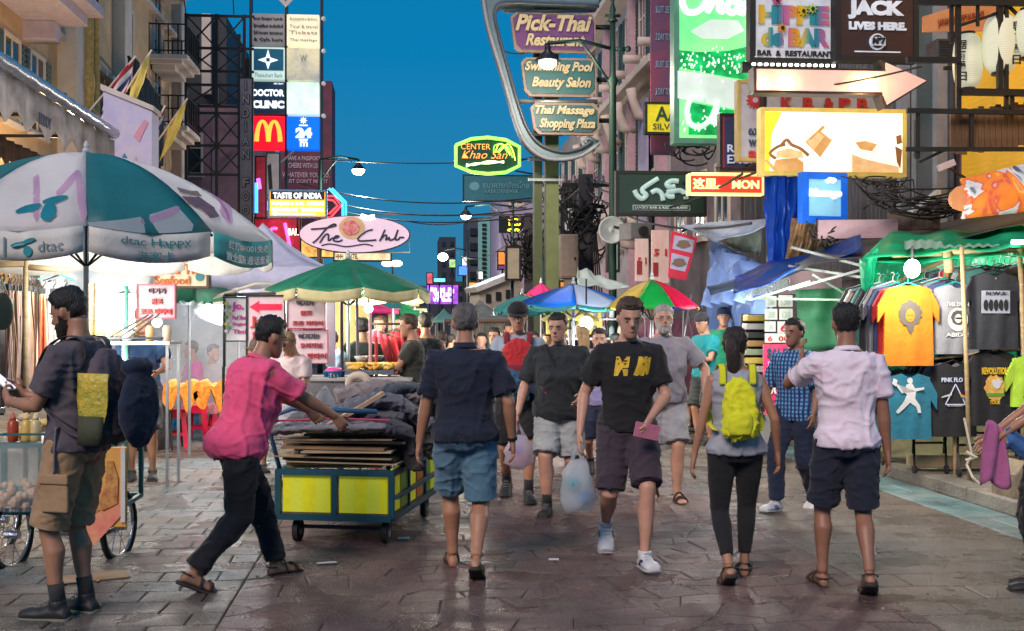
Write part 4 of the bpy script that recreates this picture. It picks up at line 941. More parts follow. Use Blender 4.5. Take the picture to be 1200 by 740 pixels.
# red neon shopfront on the left and glowing boards behind the white tent
o = Sign('neon_sign', 'red glowing shopfront panel with dancing figure below the sign tower', 'neon sign', 299, 256, 352, 330, 38, E('red acrylic', (.75, .02, .06), .6, var=.5, scale=1.5), STEEL)
o.neon(arc(322, 275, 6, 7, 60, 330), .05, NP); o.neon([(318, 285), (326, 296), (316, 306)], .05, NR); o.neon([(334, 262), (340, 290)], .05, NP); o.neon(arc(311, 242, 1.5, 2, 0, 350), .12, E('violet lamp', (.4, .1, 1), 3))
o.text('BAR', 338, 268, 350, 276, HOT, .03)
o = Sign('amber_sign', 'amber glowing menu board half hidden behind the oval club sign', 'lit board', 348, 266, 400, 302, 40, E('amber board', (1, .50, .12), 1.0, var=.6, scale=2.5), STEEL)
o = Sign('pale_lit_board', 'cream lit board directly under the oval club sign', 'lit board', 392, 296, 458, 306, 30, E('cream board', (.95, .72, .42), 1.0, var=.35), STEEL); o.text('HHH  HOSTEL', 394, 298, 420, 304, M('dark brown', (.1, .05, .03)), .03, res=1)
o = Sign('red_neon_strip', 'narrow red lit strip with blue edge beside the vertical sign', 'neon sign', 300, 184, 312, 256, 37, E('red strip', (.5, .03, .05), .4, var=.4), STEEL); o.neon([(301, 215), (301, 250)], .05, NB); o.neon([(303, 210), (305, 222)], .06, E('violet lamp', (.4, .1, 1)))
o = Sign('grey_board', 'pale grey hanging boards between the vertical sign and the red tower', 'board', 313, 180, 328, 228, 42, M('grey boards', (.40, .36, .38), .7), STEEL); o.poly([(314, 195), (318, 192), (320, 224), (316, 226)], STEEL, 'strip')
# oval club sign
YC = 26; o = Sign('oval_sign', 'pale pink oval sign with handwritten Club lettering and red crest', 'sign', 352, 254, 480, 297, YC, STEEL, panel=False); o.d = .12
LP = M('pale pink enamel', (.72, .52, .60), .4, em=.30, col2=(.60, .48, .66), scale=1.0, bump=0)
o.poly(arc(416, 275.5, 64.5, 22.2, 0, 352, 44), M('dark rim', (.03, .03, .06)), 'rim', .10); o.poly(arc(416, 275.5, 63, 21, 0, 352, 44), LP, 'panel', .03, .10)
o.poly(arc(413, 268, 15, 13, 0, 345, 24), M('gold ring', (.70, .50, .28)), 'crest_ring', .02, .13); o.poly(arc(411.5, 268, 10, 8.5, 0, 345, 20), M('crimson crest', (.55, .01, .04), .5, col2=(.7, .4, .4), scale=9), 'crest', .02, .15)
INK = M('blue black ink', (.02, .02, .07), bump=0)
def scr(lines, r=.021, nm='lettering'): o.strokes([smoothpath(l, 4) for l in lines], r, INK, nm, lift=.14)
scr([[(366, 270), (380, 269), (394, 266), (392, 264), (384, 269), (374, 281), (368, 286)], [(376, 286), (382, 277), (386, 276), (386, 283), (391, 280), (395, 280), (398, 278), (394, 278), (392, 283), (398, 284), (402, 282)]], nm='lettering_the')
scr([[(437, 270), (430, 272), (421, 279), (421, 283), (430, 283), (441, 282)], [(451, 270), (446, 281), (445, 283), (450, 277), (453, 277), (452, 282), (456, 279), (456, 282), (461, 281), (463, 278), (466, 270), (463, 281), (467, 281), (468, 279), (473, 279)]], nm='lettering_club')
scr([[(378, 289), (386, 287), (395, 288), (405, 290), (415, 289), (428, 287), (437, 289)]], .016, 'flourish')
o.strokes([[(478, 276), (480, 296), (402, 296), (402, 290)]], .02, WHITEP, 'bracket', lift=-.05); o.strokes([[(374, 256), (375, 305), (375, 330)]], .05, M('rust pole', (.15, .05, .05)), 'pole', lift=.05)
o.neon([(423, 254), (431, 256.5), (439, 255)], .06, E('white tube', (1, .95, .9), 5), 'tube_lamp', lift=.1); 
# Center Khao San neon
o = Sign('neon_sign', 'green neon rimmed Center Khao San sign with noodle drawing', 'neon sign', 533, 163, 610, 205, 36, STEEL, panel=False); o.d = .14
P8 = [(534, 172), (552, 164.5), (571, 162.5), (592, 165), (608, 173), (608, 195), (592, 203), (571, 205), (552, 203), (534, 196)]
o.poly(P8, M('deep green', (.01, .10, .05)), 'panel', .1); o.neon(P8, .055, NG, closed=True, lift=.12)
o.text('CENTER', 540, 170, 574, 176.5, E('orange neon', (1, .35, .08), 1.8), -.01, 0, 'lettering', .12); o.text('Khao San', 541, 178, 594, 187, E('orange neon', (1, .35, .08), 1.8), -.01, .35, 'lettering', .12)
for k in range(4): o.neon(smoothpath([(578 + k * 2, 180), (579 + k * 5, 172 - k % 2 * 2), (588 + k * 4, 171 + k * 2), (594 + k * 3, 180 + k * 3)], 3), .018, NY if k % 2 else NG, lift=.14)
for k in range(3): o.neon(smoothpath([(546, 197 - k * 1.5), (556, 193 + k), (572, 193 - k * 1.5), (590, 190 + k)], 3), .022, NY if k % 2 else E('pale neon', (.9, .95, .6), 1.8), lift=.14)
o.strokes([[(608, 188), (632, 182)], [(604, 200), (634, 205)]], .03, STEEL, 'bracket', -.1)
# teal bank board
o = Sign('bank_board', 'teal board with faded white lettering below the green neon sign', 'sign board', 543, 206, 629, 236, 42, M('teal board', (.012, .12, .17), .6, var=.15), STEEL)
FT = M('faded teal letter', (.10, .26, .32)); o.text('ธนาคารกสิกรไทย', 566, 213, 620, 221, FT, .02, res=2); o.text('KASIKORNBANK', 568, 222, 608, 227, FT, .01, res=2); o.poly(arc(556, 219, 6, 5, 0, 340, 12), FT, 'emblem')
# olive columns carrying the big bracket sign
o = thing('sign_column', 'pair of olive green square posts carrying the curved sign', 'post', at(638, 300, 24), TH)
for x, m_ in ((-.14, 'olive'), (.14, 'olive light')): MB().box((x, 0, 1.1), (.16 if x < 0 else .26, .3, 8.4)).build('post', M(m_, (.06, .08, .03) if x < 0 else (.13, .16, .06), .6), o)
for z in (1.5, 1.9, 2.4): MB().box((0, -.2, z), (.7, .05, .05)).build('clamp', GREYST, o)
# curved bracket sign
YP = 23.6; o = Sign('curved_bracket_sign', 'curved steel bracket sign with three plates for restaurant and massage', 'sign', 565, -20, 705, 192, YP, STEEL, panel=False); o.d = .1
FR = M('blue grey sheet', (.13, .19, .23), .5, .2, var=.2, scale=2)
outer = smoothpath([(700, -40), (600, -38), (566, -14), (566, 8), (572, 40), (590, 100), (604, 148), (616, 172), (634, 186), (655, 189), (680, 184), (700, 170)], 3); inner = smoothpath([(700, 10), (640, 9), (592, 9), (580, 18), (581, 36), (594, 84), (608, 132), (618, 156), (632, 172), (656, 180), (678, 176), (692, 167)], 3)
n = min(len(outer), len(inner)); b = MB()
rs = []
for i in range(n):
    a0, a1 = o.p(*outer[i]), o.p(*inner[i]); rs.append([(a0[0], -.22, a0[1]), (a1[0], -.22, a1[1]), (a1[0], .22, a1[1]), (a0[0], .22, a0[1])])
b.rings(rs); b.build('bracket_frame', FR, o.root)
o.strokes([outer], .04, M('pale edge', (.24, .26, .30), .5), 'edge_tube', .2); o.strokes([inner], .035, M('dark edge', (.06, .07, .09), .4), 'edge_tube', .2)
o.neon([(590, 16), (694, 13)], .035, GREYST, 'tube'); o.neon([(602, 120), (700, 119)], .05, GREYST, 'crosspiece', lift=0)
o.strokes([[(700, 170), (690, 172), (684, 166), (688, 163), (700, 168)]], .05, FR, 'arrow_tip', .1)
GOLDL = M('pale gold letter', (.42, .34, .20), .5, em=.12)
for (x0, y0, x1, y1, c, ls) in ((597, 19, 696, 65, (.10, .035, .13), (('Pick-Thai', 602, 22, 691, 41, .03), ('Restaurant', 614, 44, 683, 58, .02))), (609, 71, 697, 116, (.02, .09, .10), (('Swimming Pool', 613, 76, 693, 90, .02), ('Beauty Salon', 621, 94, 690, 109, .02))), (620, 123, 700, 160, (.015, .075, .09), (('Thai Massage', 625, 127, 694, 140, .02), ('Shopping Plaza', 630, 142, 695, 156, .02)))):
    c_ = 6; poly = [(x0 + c_, y0), (x1 - c_, y0), (x1, y0 + c_), (x1, y1 - c_), (x1 - c_, y1), (x0 + c_ + 4, y1), (x0 + 4, y1 - c_), (x0, y0 + c_)]
    o.poly(poly, M('brass plate rim', (.22, .16, .13), .5), 'plate_rim', .10, .1); ip = [(x + (3 if x < (x0 + x1) / 2 else -3), y + (3 if y < (y0 + y1) / 2 else -3)) for x, y in poly]; o.poly(ip, M('plate%g' % c[0], c, .5, var=.1), 'plate', .03, .20)
    for (s_, a0, b0, a1, b1, bd) in ls: 
        me = text_mesh(s_, GOLDL, .035, .3, .02, 3); u, v = o.p(a0, b1), o.p(a1, b0); fit_mesh(me, u[0], u[1], v[0], v[1], -.285, .04); link('lettering', me, o.root)
o.strokes([[(697, 30), (716, 30)], [(697, 92), (716, 92)], [(700, 140), (716, 140)]], .05, STEEL, 'mounting_arm', -.1)
# AA silver, navy banner
o = Sign('yellow_sign', 'yellow AA silver shop sign beside the green beer sign', 'sign', 756, 122, 798, 157, 21.5, M('yellow panel', (.80, .62, .02), .5, em=.35, bump=0), STEEL)
o.text('AA', 767, 126, 796, 143, M('dark green letter', (.02, .08, .06)), .02); o.text('SILVER', 764, 146, 796, 153, M('dark green letter', (.02, .08, .06)), .005)
o.strokes([[(798, 128), (835, 126)]], .03, STEEL, 'bracket', -.1)
o = Sign('navy_banner', 'tall navy and crimson hanging banner behind the yellow sign', 'banner', 762, -60, 790, 182, 22, M('navy banner', (.035, .045, .11), .7, col2=(.22, .03, .08), scale=1.2), None, depth=.05)
for q in range(5): o.text('3 DAY TOUR' if q % 2 else 'SUIT SETS', 768, 8 + q * 32, 789, 16 + q * 32, M('steel blue letter', (.20, .32, .50)), .0, .1, res=2)
o.strokes([[(764, 20), (800, 20)], [(764, 170), (800, 170)]], .03, STEEL, 'bracket', -.2)
# green beer sign
GRN = M('lit beer green', (.06, .70, .18), .35, em=.75, var=.1, col2=(.28, .85, .26), scale=.9, bump=0)
o = Sign('beer_sign', 'big glowing green beer sign with white script cut by the top edge', 'sign', 790, -70, 880, 167, 18.4, GRN, M('mint frame', (.12, .35, .25), .4), .08, .25)
DG = E('deep green light', (.005, .50, .12), .7, var=.5, scale=5); PG = M('lit silver', (.50, .62, .55), .35, em=.5, col2=(.66, .76, .70), scale=1.5, bump=0)
o.poly([(791, 62), (815, 64), (850, 62), (879, 55), (879, 96), (850, 92), (791, 82)], DG, 'liquid', .012); o.poly([(791, 86), (830, 90), (879, 99), (879, 133), (850, 128), (791, 118)], PG, 'silver_band', .02); o.poly([(804, 122), (850, 130), (879, 134), (879, 160), (804, 160)], DG, 'liquid', .012)
o.poly([(806, 40), (830, 26), (862, 26), (870, 38), (850, 48), (820, 48)], PG, 'silver_patch', .012)
o.strokes([smoothpath([(812, -16), (800, -10), (796, 4), (801, 17), (812, 18), (822, 10), (828, -4)], 4), smoothpath([(826, 18), (832, 4), (838, -12)], 4), smoothpath([(828, 14), (834, 5), (841, 4), (840, 14), (846, 17)], 4), smoothpath([(862, 4), (852, 5), (849, 13), (856, 18), (863, 10), (865, 4), (862, 15), (870, 18)], 4), smoothpath([(872, 18), (873, 5), (880, 4)], 3)], .05, WH, 'script_lettering', .03)
o.strokes([smoothpath([(822, 118), (808, 118), (802, 132), (806, 148), (820, 150), (832, 138), (838, 120)], 4), smoothpath([(838, 120), (836, 134), (832, 148)], 4), smoothpath([(834, 142), (840, 136), (838, 148), (844, 146)], 3)], .045, E('mint script', (.6, 1, .75), .8), 'script_lettering', .03)
random.seed(5); b = MB(); 
for q in range(150):
    x, y = random.uniform(795, 876), random.gauss(78, 8) if q % 3 else random.uniform(128, 156); u = o.p(x, y); b.box((u[0], -o.d / 2 - .02, u[1]), (.018, .012, .035), ry=random.uniform(-.6, .6))
tag(b.build('droplets', E('pale droplets', (.7, 1, .7), .9), o.root), kind='stuff')
for q in range(9): o.neon([(874, 4 + q * 11), (880, 2 + q * 11)], .03, E('bulb white', (1, .95, .85), 4), 'bulb', lift=.1)
# exchange sign
o = Sign('exchange_sign', 'navy exchange sign with red border beneath the green beer sign', 'sign', 843, 136, 890, 200, 16.9, M('red border', (.45, .03, .05), .5), STEEL); o.rect(847, 139, 890, 197, M('ink blue', (.02, .03, .09)), 'panel'); 
PB = M('pale blue letter', (.5, .55, .72), em=.3); o.text('RATES', 850, 171, 889, 180, PB, .01, thick=.04); o.text('EXCH.', 850, 183, 889, 193, PB, .01, thick=.04)
# vertical white sign with ray emblem, KR&PR
o = Sign('vertical_white_sign', 'narrow white vertical sign with red sunburst at the top', 'sign', 864, 97, 892, 188, 16.2, M('grey white panel', (.48, .46, .50), .6), M('yellow edge', (.5, .36, .1)))
def burst(o, cx, cy, r, mat): o.poly([p for k in range(14) for p in ((cx + r * math.cos(k * math.pi / 7), cy + r * math.sin(k * math.pi / 7)), (cx + r * .62 * math.cos((k + .5) * math.pi / 7), cy + r * .62 * math.sin((k + .5) * math.pi / 7)))], mat, 'sunburst', .02); o.poly(arc(cx, cy, r * .3, r * .3, 0, 330, 10), M('grey white panel', (.48, .46, .50)), 'sunburst_centre', .03)
burst(o, 883, 119, 11, REDL)
for q, ch in enumerate('ωwa'): o.text(ch, 875, 152 + q * 13, 885, 160 + q * 13, NAVY if q < 2 else REDL, .03)
o = Sign('letter_sign', 'white fascia with large red K R & P R letters under the arrow sign', 'sign', 893, 112, 1030, 140, 16, M('grey white panel', (.48, .46, .50)), STEEL)
for ch, x0, x1 in (('K', 912, 926), ('R', 938, 953), ('&', 963, 975), ('P', 981, 995), ('R', 1003, 1018)): o.text(ch, x0, 116, x1, 130, REDL, .045)
# hippie bar + jack
o = Sign('bar_sign', 'white bar and restaurant sign with psychedelic rainbow letters', 'sign', 879, -4, 977, 72, 14.6, M('off white enamel', (.62, .66, .72), .4, em=.25, bump=0), M('black trim', (.02, .02, .02)), .07)
def rainbow():
    m = M('rainbow letters', (.8, .3, .1), .5, bump=0)
    t = m.node_tree; b = t.nodes['Principled BSDF']; 
    for n in [x for x in t.nodes if x.type in ('TEX_NOISE', 'MAP_RANGE', 'MIX')]: t.nodes.remove(n)
    mp = [x for x in t.nodes if x.type == 'MAPPING'][0]; sx = t.nodes.new('ShaderNodeSeparateXYZ'); t.links.new(mp.outputs[0], sx.inputs[0])
    mu = t.nodes.new('ShaderNodeMath'); mu.operation = 'MULTIPLY_ADD'; mu.inputs[1].default_value = 2.1; mu.inputs[2].default_value = 5; t.links.new(sx.outputs[0], mu.inputs[0])
    fr = t.nodes.new('ShaderNodeMath'); fr.operation = 'FRACT'; t.links.new(mu.outputs[0], fr.inputs[0])
    cr = t.nodes.new('ShaderNodeValToRGB'); t.links.new(fr.outputs[0], cr.inputs[0]); e = cr.color_ramp.elements
    cols = [(.75, .25, .02), (.75, .55, .03), (.02, .30, .36), (.03, .22, .32), (.6, .12, .35), (.7, .3, .05)]
    e[0].color = (*cols[0], 1); e[1].color = (*cols[-1], 1)
    for k in range(1, 5): x = e.new(k / 5); x.color = (*cols[k], 1)
    t.links.new(cr.outputs[0], b.inputs['Base Color']); return m
RB = rainbow()
o.text('HIPPIE', 886, 9, 970, 31, RB, .055, 0, spacing=.95); o.text('de BAR', 889, 35, 970, 57, RB, .055, 0, spacing=.95)
o.rect(881, 60, 976, 70, M('off white strip', (.7, .68, .72), em=.2), 'strip', lift=.002); o.text('BAR  &  RESTAURANT', 884, 62, 974, 68.5, BLK, .01, thick=.04)
for x, y, c in ((907, 4, (.7, .1, .3)), (938, 16, (.85, .6, .02)), (949, 13, (.5, .7, .1)), (913, 36, (.85, .35, .05))):
    o.poly([p for k in range(8) for p in ((x + 6 * math.cos(k * math.pi / 4), y + 6 * math.sin(k * math.pi / 4)), (x + 3.4 * math.cos((k + .5) * math.pi / 4), y + 3.4 * math.sin((k + .5) * math.pi / 4)))], M('flower%g' % c[0] + '%g' % c[1], c), 'flower', .03, .02); o.poly(arc(x, y, 2, 2, 0, 330, 8), BLK, 'flower_centre', .02, .05)
for q in range(14): o.neon([(880 + q * 7.3, 77), (880 + q * 7.3, 79.5)], .025, E('bulb white', (1, .95, .85), 4), 'bulb', lift=.02)
MB().box((.0, .1, -.46), (1.2, .08, .12)).build('bulb_rail', STEEL, o.root)
o = Sign('brown_sign', 'dark brown sign with white Jack lives here lettering and round emblem', 'sign', 978, -6, 1072, 71, 14.5, M('brown panel', (.055, .028, .026), .45, var=.1), M('black trim', (.02, .02, .02)), .06)
JW = M('cool white letter', (.62, .68, .78), .4, em=.4, bump=0); o.text('JACK', 990, 3, 1057, 25, JW, .06); o.text('LIVES HERE.', 991, 28, 1060, 37.5, JW, .055)
o.poly(arc(1025, 51, 9.5, 9.5, 0, 350, 26), JW, 'emblem_ring', .02); o.poly(arc(1025, 51, 7.8, 7.8, 0, 350, 26), M('brown panel', (.05, .03, .03)), 'emblem_disc', .03); o.rect(1016.5, 46.5, 1033.5, 56, JW, 'emblem_bar', .02, .03); o.text('Nº7', 1017.5, 47.5, 1032.5, 55, BLK, .05, thick=.04).location = (0, -.045, 0)
o.rect(998, 62, 1053, 63.4, JW, 'underline')
# arrow sign with bulbs
YA = 14.0; o = Sign('arrow_sign', 'pink lit arrow sign with round bulbs pointing right', 'sign', 876, 78, 1078, 126, YA, STEEL, panel=False); o.d = .22
AR = [(878, 88), (1030, 88), (1030, 78), (1078, 98), (1032, 126), (1026, 112), (878, 112)]
o.poly([(875, 85), (1027, 85), (1024, 74), (1081, 98), (1030, 130), (1024, 115), (875, 115)], M('arrow casing', (.05, .035, .035), .5), 'casing', .22, -.11); o.poly(AR, M('lit pink panel', (.72, .46, .40), .4, em=.38, var=.08), 'panel', .03, .11)
for x in (893, 922, 1000, 1018, 1035): o.neon([(x - .3, 99), (x + .3, 99)], .045, E('warm bulb', (1, .62, .22), 7), 'bulb', lift=.08, n=10); 
for x in (893, 922): lamp_light('bulb_light', at(x, 99, YA - .35), 3, (1, .6, .25), .05)
lamp_light('bulb_light', at(1018, 99, YA - .35), 5, (1, .6, .25), .05)
# food billboard
o = Sign('food_billboard', 'over bright billboard of toast and sandwiches on the right', 'billboard', 890, 131, 1059, 205, 14.9, M('lit billboard', (1, .80, .55), .35, em=.9, col2=(1, .95, .84), scale=1.8, bump=0), M('yellow trim', (.75, .55, .12), .5, em=.3), .05, .16)
TO = M('lit toast', (.62, .27, .07), .4, em=.45, col2=(.85, .50, .18), scale=3, bump=0); CR = M('lit crumb', (.95, .66, .34), .4, em=.55, bump=0, col2=(.8, .42, .15), scale=9); DKT = M('lit dark detail', (.30, .14, .05), em=.5, bump=0)
o.poly([(893, 134), (912, 134), (900, 160), (897, 204), (893, 204)], M('lit yellow', (.95, .72, .03), em=.8, bump=0), 'yellow_corner'); o.poly([(903, 196), (905, 190), (915, 188), (930, 187), (938, 192), (938, 203), (906, 203)], TO, 'burger_bun'); o.poly([(906, 180), (920, 176), (936, 180), (938, 187), (906, 187)], CR, 'bread')
o.poly([(940, 168), (956, 154), (972, 166), (958, 186)], TO, 'toast'); o.poly([(942, 168), (956, 157), (962, 162), (950, 178)], CR, 'toast_crumb', .02, .005)
o.poly([(1049, 160), (1055, 158), (1056, 168), (1050, 170)], DKT, 'olive'); o.poly([(1000, 168), (1012, 166), (1026, 170), (1020, 178), (1006, 176)], TO, 'pastry'); o.poly([(1048, 172), (1056, 176), (1054, 198), (1050, 190)], DKT, 'pastry_dark')
o.strokes([smoothpath([(912, 172), (918, 166), (924, 172), (934, 176), (944, 184)], 3), smoothpath([(905, 188), (898, 182), (908, 174), (916, 172)], 3)], .02, DKT, 'fork', .01); o.strokes([[(893, 190), (906, 203)], [(962, 150), (945, 166)]], .02, TO, 'knife', .01)
o.poly([(996, 182), (1014, 188), (1052, 196), (1052, 203), (996, 203)], CR, 'plate')
# green Thai sign and LED
YG = 20; o = Sign('thai_bar_sign', 'dark green bar sign with pale hand painted Thai word', 'sign', 722, 203, 826, 252, YG, M('bottle green', (.022, .055, .045), .5, var=.1), M('black trim', (.02, .02, .02)), .05)
MT = M('mint letter', (.50, .68, .66), em=.3, bump=0)
o.strokes([smoothpath(l, 4) for l in ([(742, 224), (745, 230), (751, 234), (756, 230), (752, 226), (752, 222), (762, 215), (770, 210)], [(762, 227), (768, 224), (774, 228), (776, 236)], [(794, 213), (785, 213), (780, 217), (784, 220), (790, 219)], [(780, 226), (788, 225), (796, 224), (802, 228), (803, 234)], [(779, 227), (783, 231), (789, 231)])], .045, MT, 'thai_lettering', .01)
o.rect(740, 241, 808, 247.5, M('mint rim', (.35, .48, .46)), 'caption_rim'); o.rect(741.3, 242.2, 806.7, 246.3, M('dark brown', (.1, .05, .03)), 'caption', .02); me = text_mesh('LUCKY BAR & RESTAURANT', MT, .01, 0, .01, 1); u, v = o.p(743, 245.7), o.p(805, 242.8); fit_mesh(me, u[0], u[1], v[0], v[1], -o.d / 2 - .03, .01); link('caption_lettering', me, o.root)
o = Sign('led_sign', 'red and yellow running LED sign with Chinese characters', 'LED sign', 806, 206, 893, 228, 17.2, M('lit red LED', (.85, .04, .02), .4, em=.9, var=.3, scale=14, bump=0), M('lit yellow rim', (.95, .75, .25), em=1.2), .03)
o.text('这里。 MON', 810, 210, 888, 223, E('led amber', (1, .72, .25), 2.0), .02, thick=.03)
for y in (204.5, 229.5): o.rect(808, y - 1, 891, y + 1, E('yellow strip', (1, .85, .35), 1.8), 'light_strip')
# blue tarp-side massage box
o = Sign('blue_light_box', 'blue edged pale light box with white massage word', 'lit sign', 940, 207, 988, 258, 14.2, M('lit pale blue', (.20, .48, .66), .4, em=.5, var=.05, bump=0), M('bright blue rim', (.0, .12, .65), em=.4), .08, .1, yaw=TH + .12)
o.text('Massage', 944, 222, 984, 234, WH, .05, .15, thick=.03); o.strokes([smoothpath([(966, 214), (970, 211), (974, 213), (976, 210)], 3)], .03, WH, 'emblem', .01)
# LED letters on the lilac building, far small signs
o = Sign('led_display', 'black display with yellow letters on the lilac building', 'display', 585, 254, 624, 273, 58.5, M('black glass', (.02, .022, .025), .2), STEEL); YN = E('yellow LED', (1, .8, .03), 2); o.text('YES', 593, 256, 610, 265, YN, .03); o.text('88', 594, 268, 609, 272, YN, .03, res=1)
FARS = [('purple LED billboard glowing at the far end of the street', 'billboard', 500, 334, 537, 357, 90, E('violet LED', (.45, .10, .90), 1.3, var=.6, scale=1.1), 'SALE'), ('tiny white and blue far sign below the pale lamp', 'sign', 541, 301, 549, 315, 70, E('far white', (.85, .88, .9), .9), ''), ('tiny blue neon far sign with white strokes', 'sign', 537, 312, 549, 323, 68, E('far blue', (.05, .2, .9), 1.4), ''),
        ('far green and white convenience shop sign', 'sign', 526, 304, 534, 314, 66, E('far green', (.35, .8, .2), 1.1, var=.5), '7'), ('orange glowing far shop sign', 'sign', 549, 331, 560, 347, 55, E('far orange', (1, .35, .04), 1.3, var=.5), ''), ('red far sign beside the far street lamps', 'sign', 500, 320, 507, 333, 75, E('far red', (.8, .1, .15), 1.0, var=.4), ''),
        ('orange shop sign by the tangled wires', 'sign', 583, 295, 593, 311, 45, E('soft orange', (.9, .30, .06), .6), ''), ('purple strip sign under the orange shop sign', 'sign', 583, 311, 595, 316, 44, E('dull violet', (.2, .05, .25), .4), ''), ('lime green neon strip beside the teal notice board', 'sign', 617, 326, 622, 346, 36, E('lime strip', (.4, 1, .1), 1.3), ''),
        ('teal notice board on the grey pole beside the beige cabinet', 'notice board', 627, 304, 654, 337, 30, M('teal notice', (.015, .10, .15), .7, var=.2), ''), ('red shop banner with dark photo panels by the olive posts', 'banner', 643, 243, 657, 300, 31, M('red photo print', (.28, .05, .05), .6, col2=(.08, .03, .03), scale=4), ''), ('black panel with white letters above the beige cabinet', 'sign', 657, 240, 678, 276, 30, M('black sign', (.03, .03, .035)), 'E\nD.'),
        ('cream curved utility shroud on the tangled pole', 'board', 593, 290, 609, 328, 32, M('cream board', (.55, .48, .34)), ''), ('amber lit shop board low between the cream kiosk and the tangled pole', 'sign', 610, 344, 624, 354, 33, E('amber far', (1, .55, .1), 1.2, var=.5), ''), ('pale green lit board by the far gable', 'sign', 628, 348, 640, 357, 31, E('mint far', (.5, 1, .6), .8), ''), ('small white lit cube sign left of the cream kiosk', 'sign', 560, 318, 566, 328, 52, E('far white', (.85, .88, .9), .9), ''), ('warm lit shop opening at the far left end of the street', 'sign', 470, 350, 492, 360, 48, E('warm far', (1, .7, .3), 1.2, var=.6), ''), ('pink neon far board left of the purple screen', 'sign', 486, 338, 496, 348, 60, E('pink far', (1, .2, .4), 1.0, var=.4), ''), ('orange lanterns board by the beige cabinet foot', 'sign', 655, 330, 668, 340, 30, E('orange far', (1, .35, .04), 1.1, var=.5), ''), ('cyan lit far shop strip above the purple screen', 'sign', 508, 326, 522, 331, 85, E('cyan far', (.2, .8, .9), 1.0), ''),
        ('white board with faces above the loudspeaker', 'board', 712, 285, 724, 318, 24, M('pale teal board', (.35, .48, .45)), '')]
for lb_, cat, x0, y0, x1, y1, Y, m, tx in FARS:
    o = Sign('street_sign', lb_, cat, x0, y0, x1, y1, Y, m, STEEL, .05, .2)
    if tx: o.text(tx, x0 + (x1 - x0) * .2, y0 + 3, x1 - (x1 - x0) * .2, y1 - 3, WHM if cat != 'billboard' else WH, .03, res=1)
    if cat == 'billboard':
        for q in range(5): o.rect(x0 + 4 + q * 6, y0 + 3 + (q * 5) % 9, x0 + 8 + q * 6, y0 + 8 + (q * 5) % 9, E('pink LED', (1, .5, .9), 1.6), 'bright_block')
    o.strokes([[((x0 + x1) / 2, y1), ((x0 + x1) / 2, y1 + (HZ - y1) + F * CAMH / Y)]] , .05, STEEL, 'post', -.3)
def mural_mat():
    m = M('painted mural', (.8, .2, .05), .55, em=.1, bump=.1); t = m.node_tree; b = t.nodes['Principled BSDF']; mp = [x for x in t.nodes if x.type == 'MAPPING'][0]
    n = t.nodes.new('ShaderNodeTexNoise'); n.inputs['Scale'].default_value = 1.9; n.inputs['Detail'].default_value = 2.5; n.inputs['Distortion'].default_value = 2.2; t.links.new(mp.outputs[0], n.inputs[0])
    cr = t.nodes.new('ShaderNodeValToRGB'); cr.color_ramp.interpolation = 'LINEAR'; e = cr.color_ramp.elements; t.links.new(n.outputs[0], cr.inputs[0])
    st = [(0, (.05, .04, .10)), (.33, (.10, .08, .16)), (.37, (.50, .60, .62)), (.42, (.70, .68, .64)), (.45, (.62, .08, .05)), (.49, (.85, .22, .03)), (.58, (.85, .25, .03)), (.61, (.85, .50, .10)), (.64, (.60, .10, .12)), (.70, (.85, .62, .55))]
    e[0].color = (*st[0][1], 1); e[1].position = .8; e[1].color = (.5, .06, .1, 1)
    for p, c in st[1:]: x = e.new(p); x.color = (*c, 1)
    t.links.new(cr.outputs[0], b.inputs['Base Color']); t.links.new(cr.outputs[0], b.inputs['Emission Color']); return m
# orange mural on the rolled awning at the right edge
o = Sign('painted_awning', 'rolled awning painted with orange and white dancing figures', 'awning', 1113, 186, 1262, 262, 12.0, STEEL, panel=False, yaw=TH)
k = 12 / F; b = MB(); b.sheet(lambda u, v: (o.p(1117 + 145 * u, 0)[0], -.13 * math.sin(v * 3.0) - .1, (224 - (213 - 35 * u + (45 + 19 * u) * v)) * k), 24, 12); ob = b.build('canvas', mural_mat(), o.root, smooth=True, solid=.02)
b = MB(); b.tube([(o.p(1117, 0)[0] - .02, -.2, (224 - 236) * k), (o.p(1114, 0)[0], -.12, (224 - 236) * k)], [.13, .11], 12); b.build('roll_end', M('orange canvas', (.7, .3, .12)), o.root)
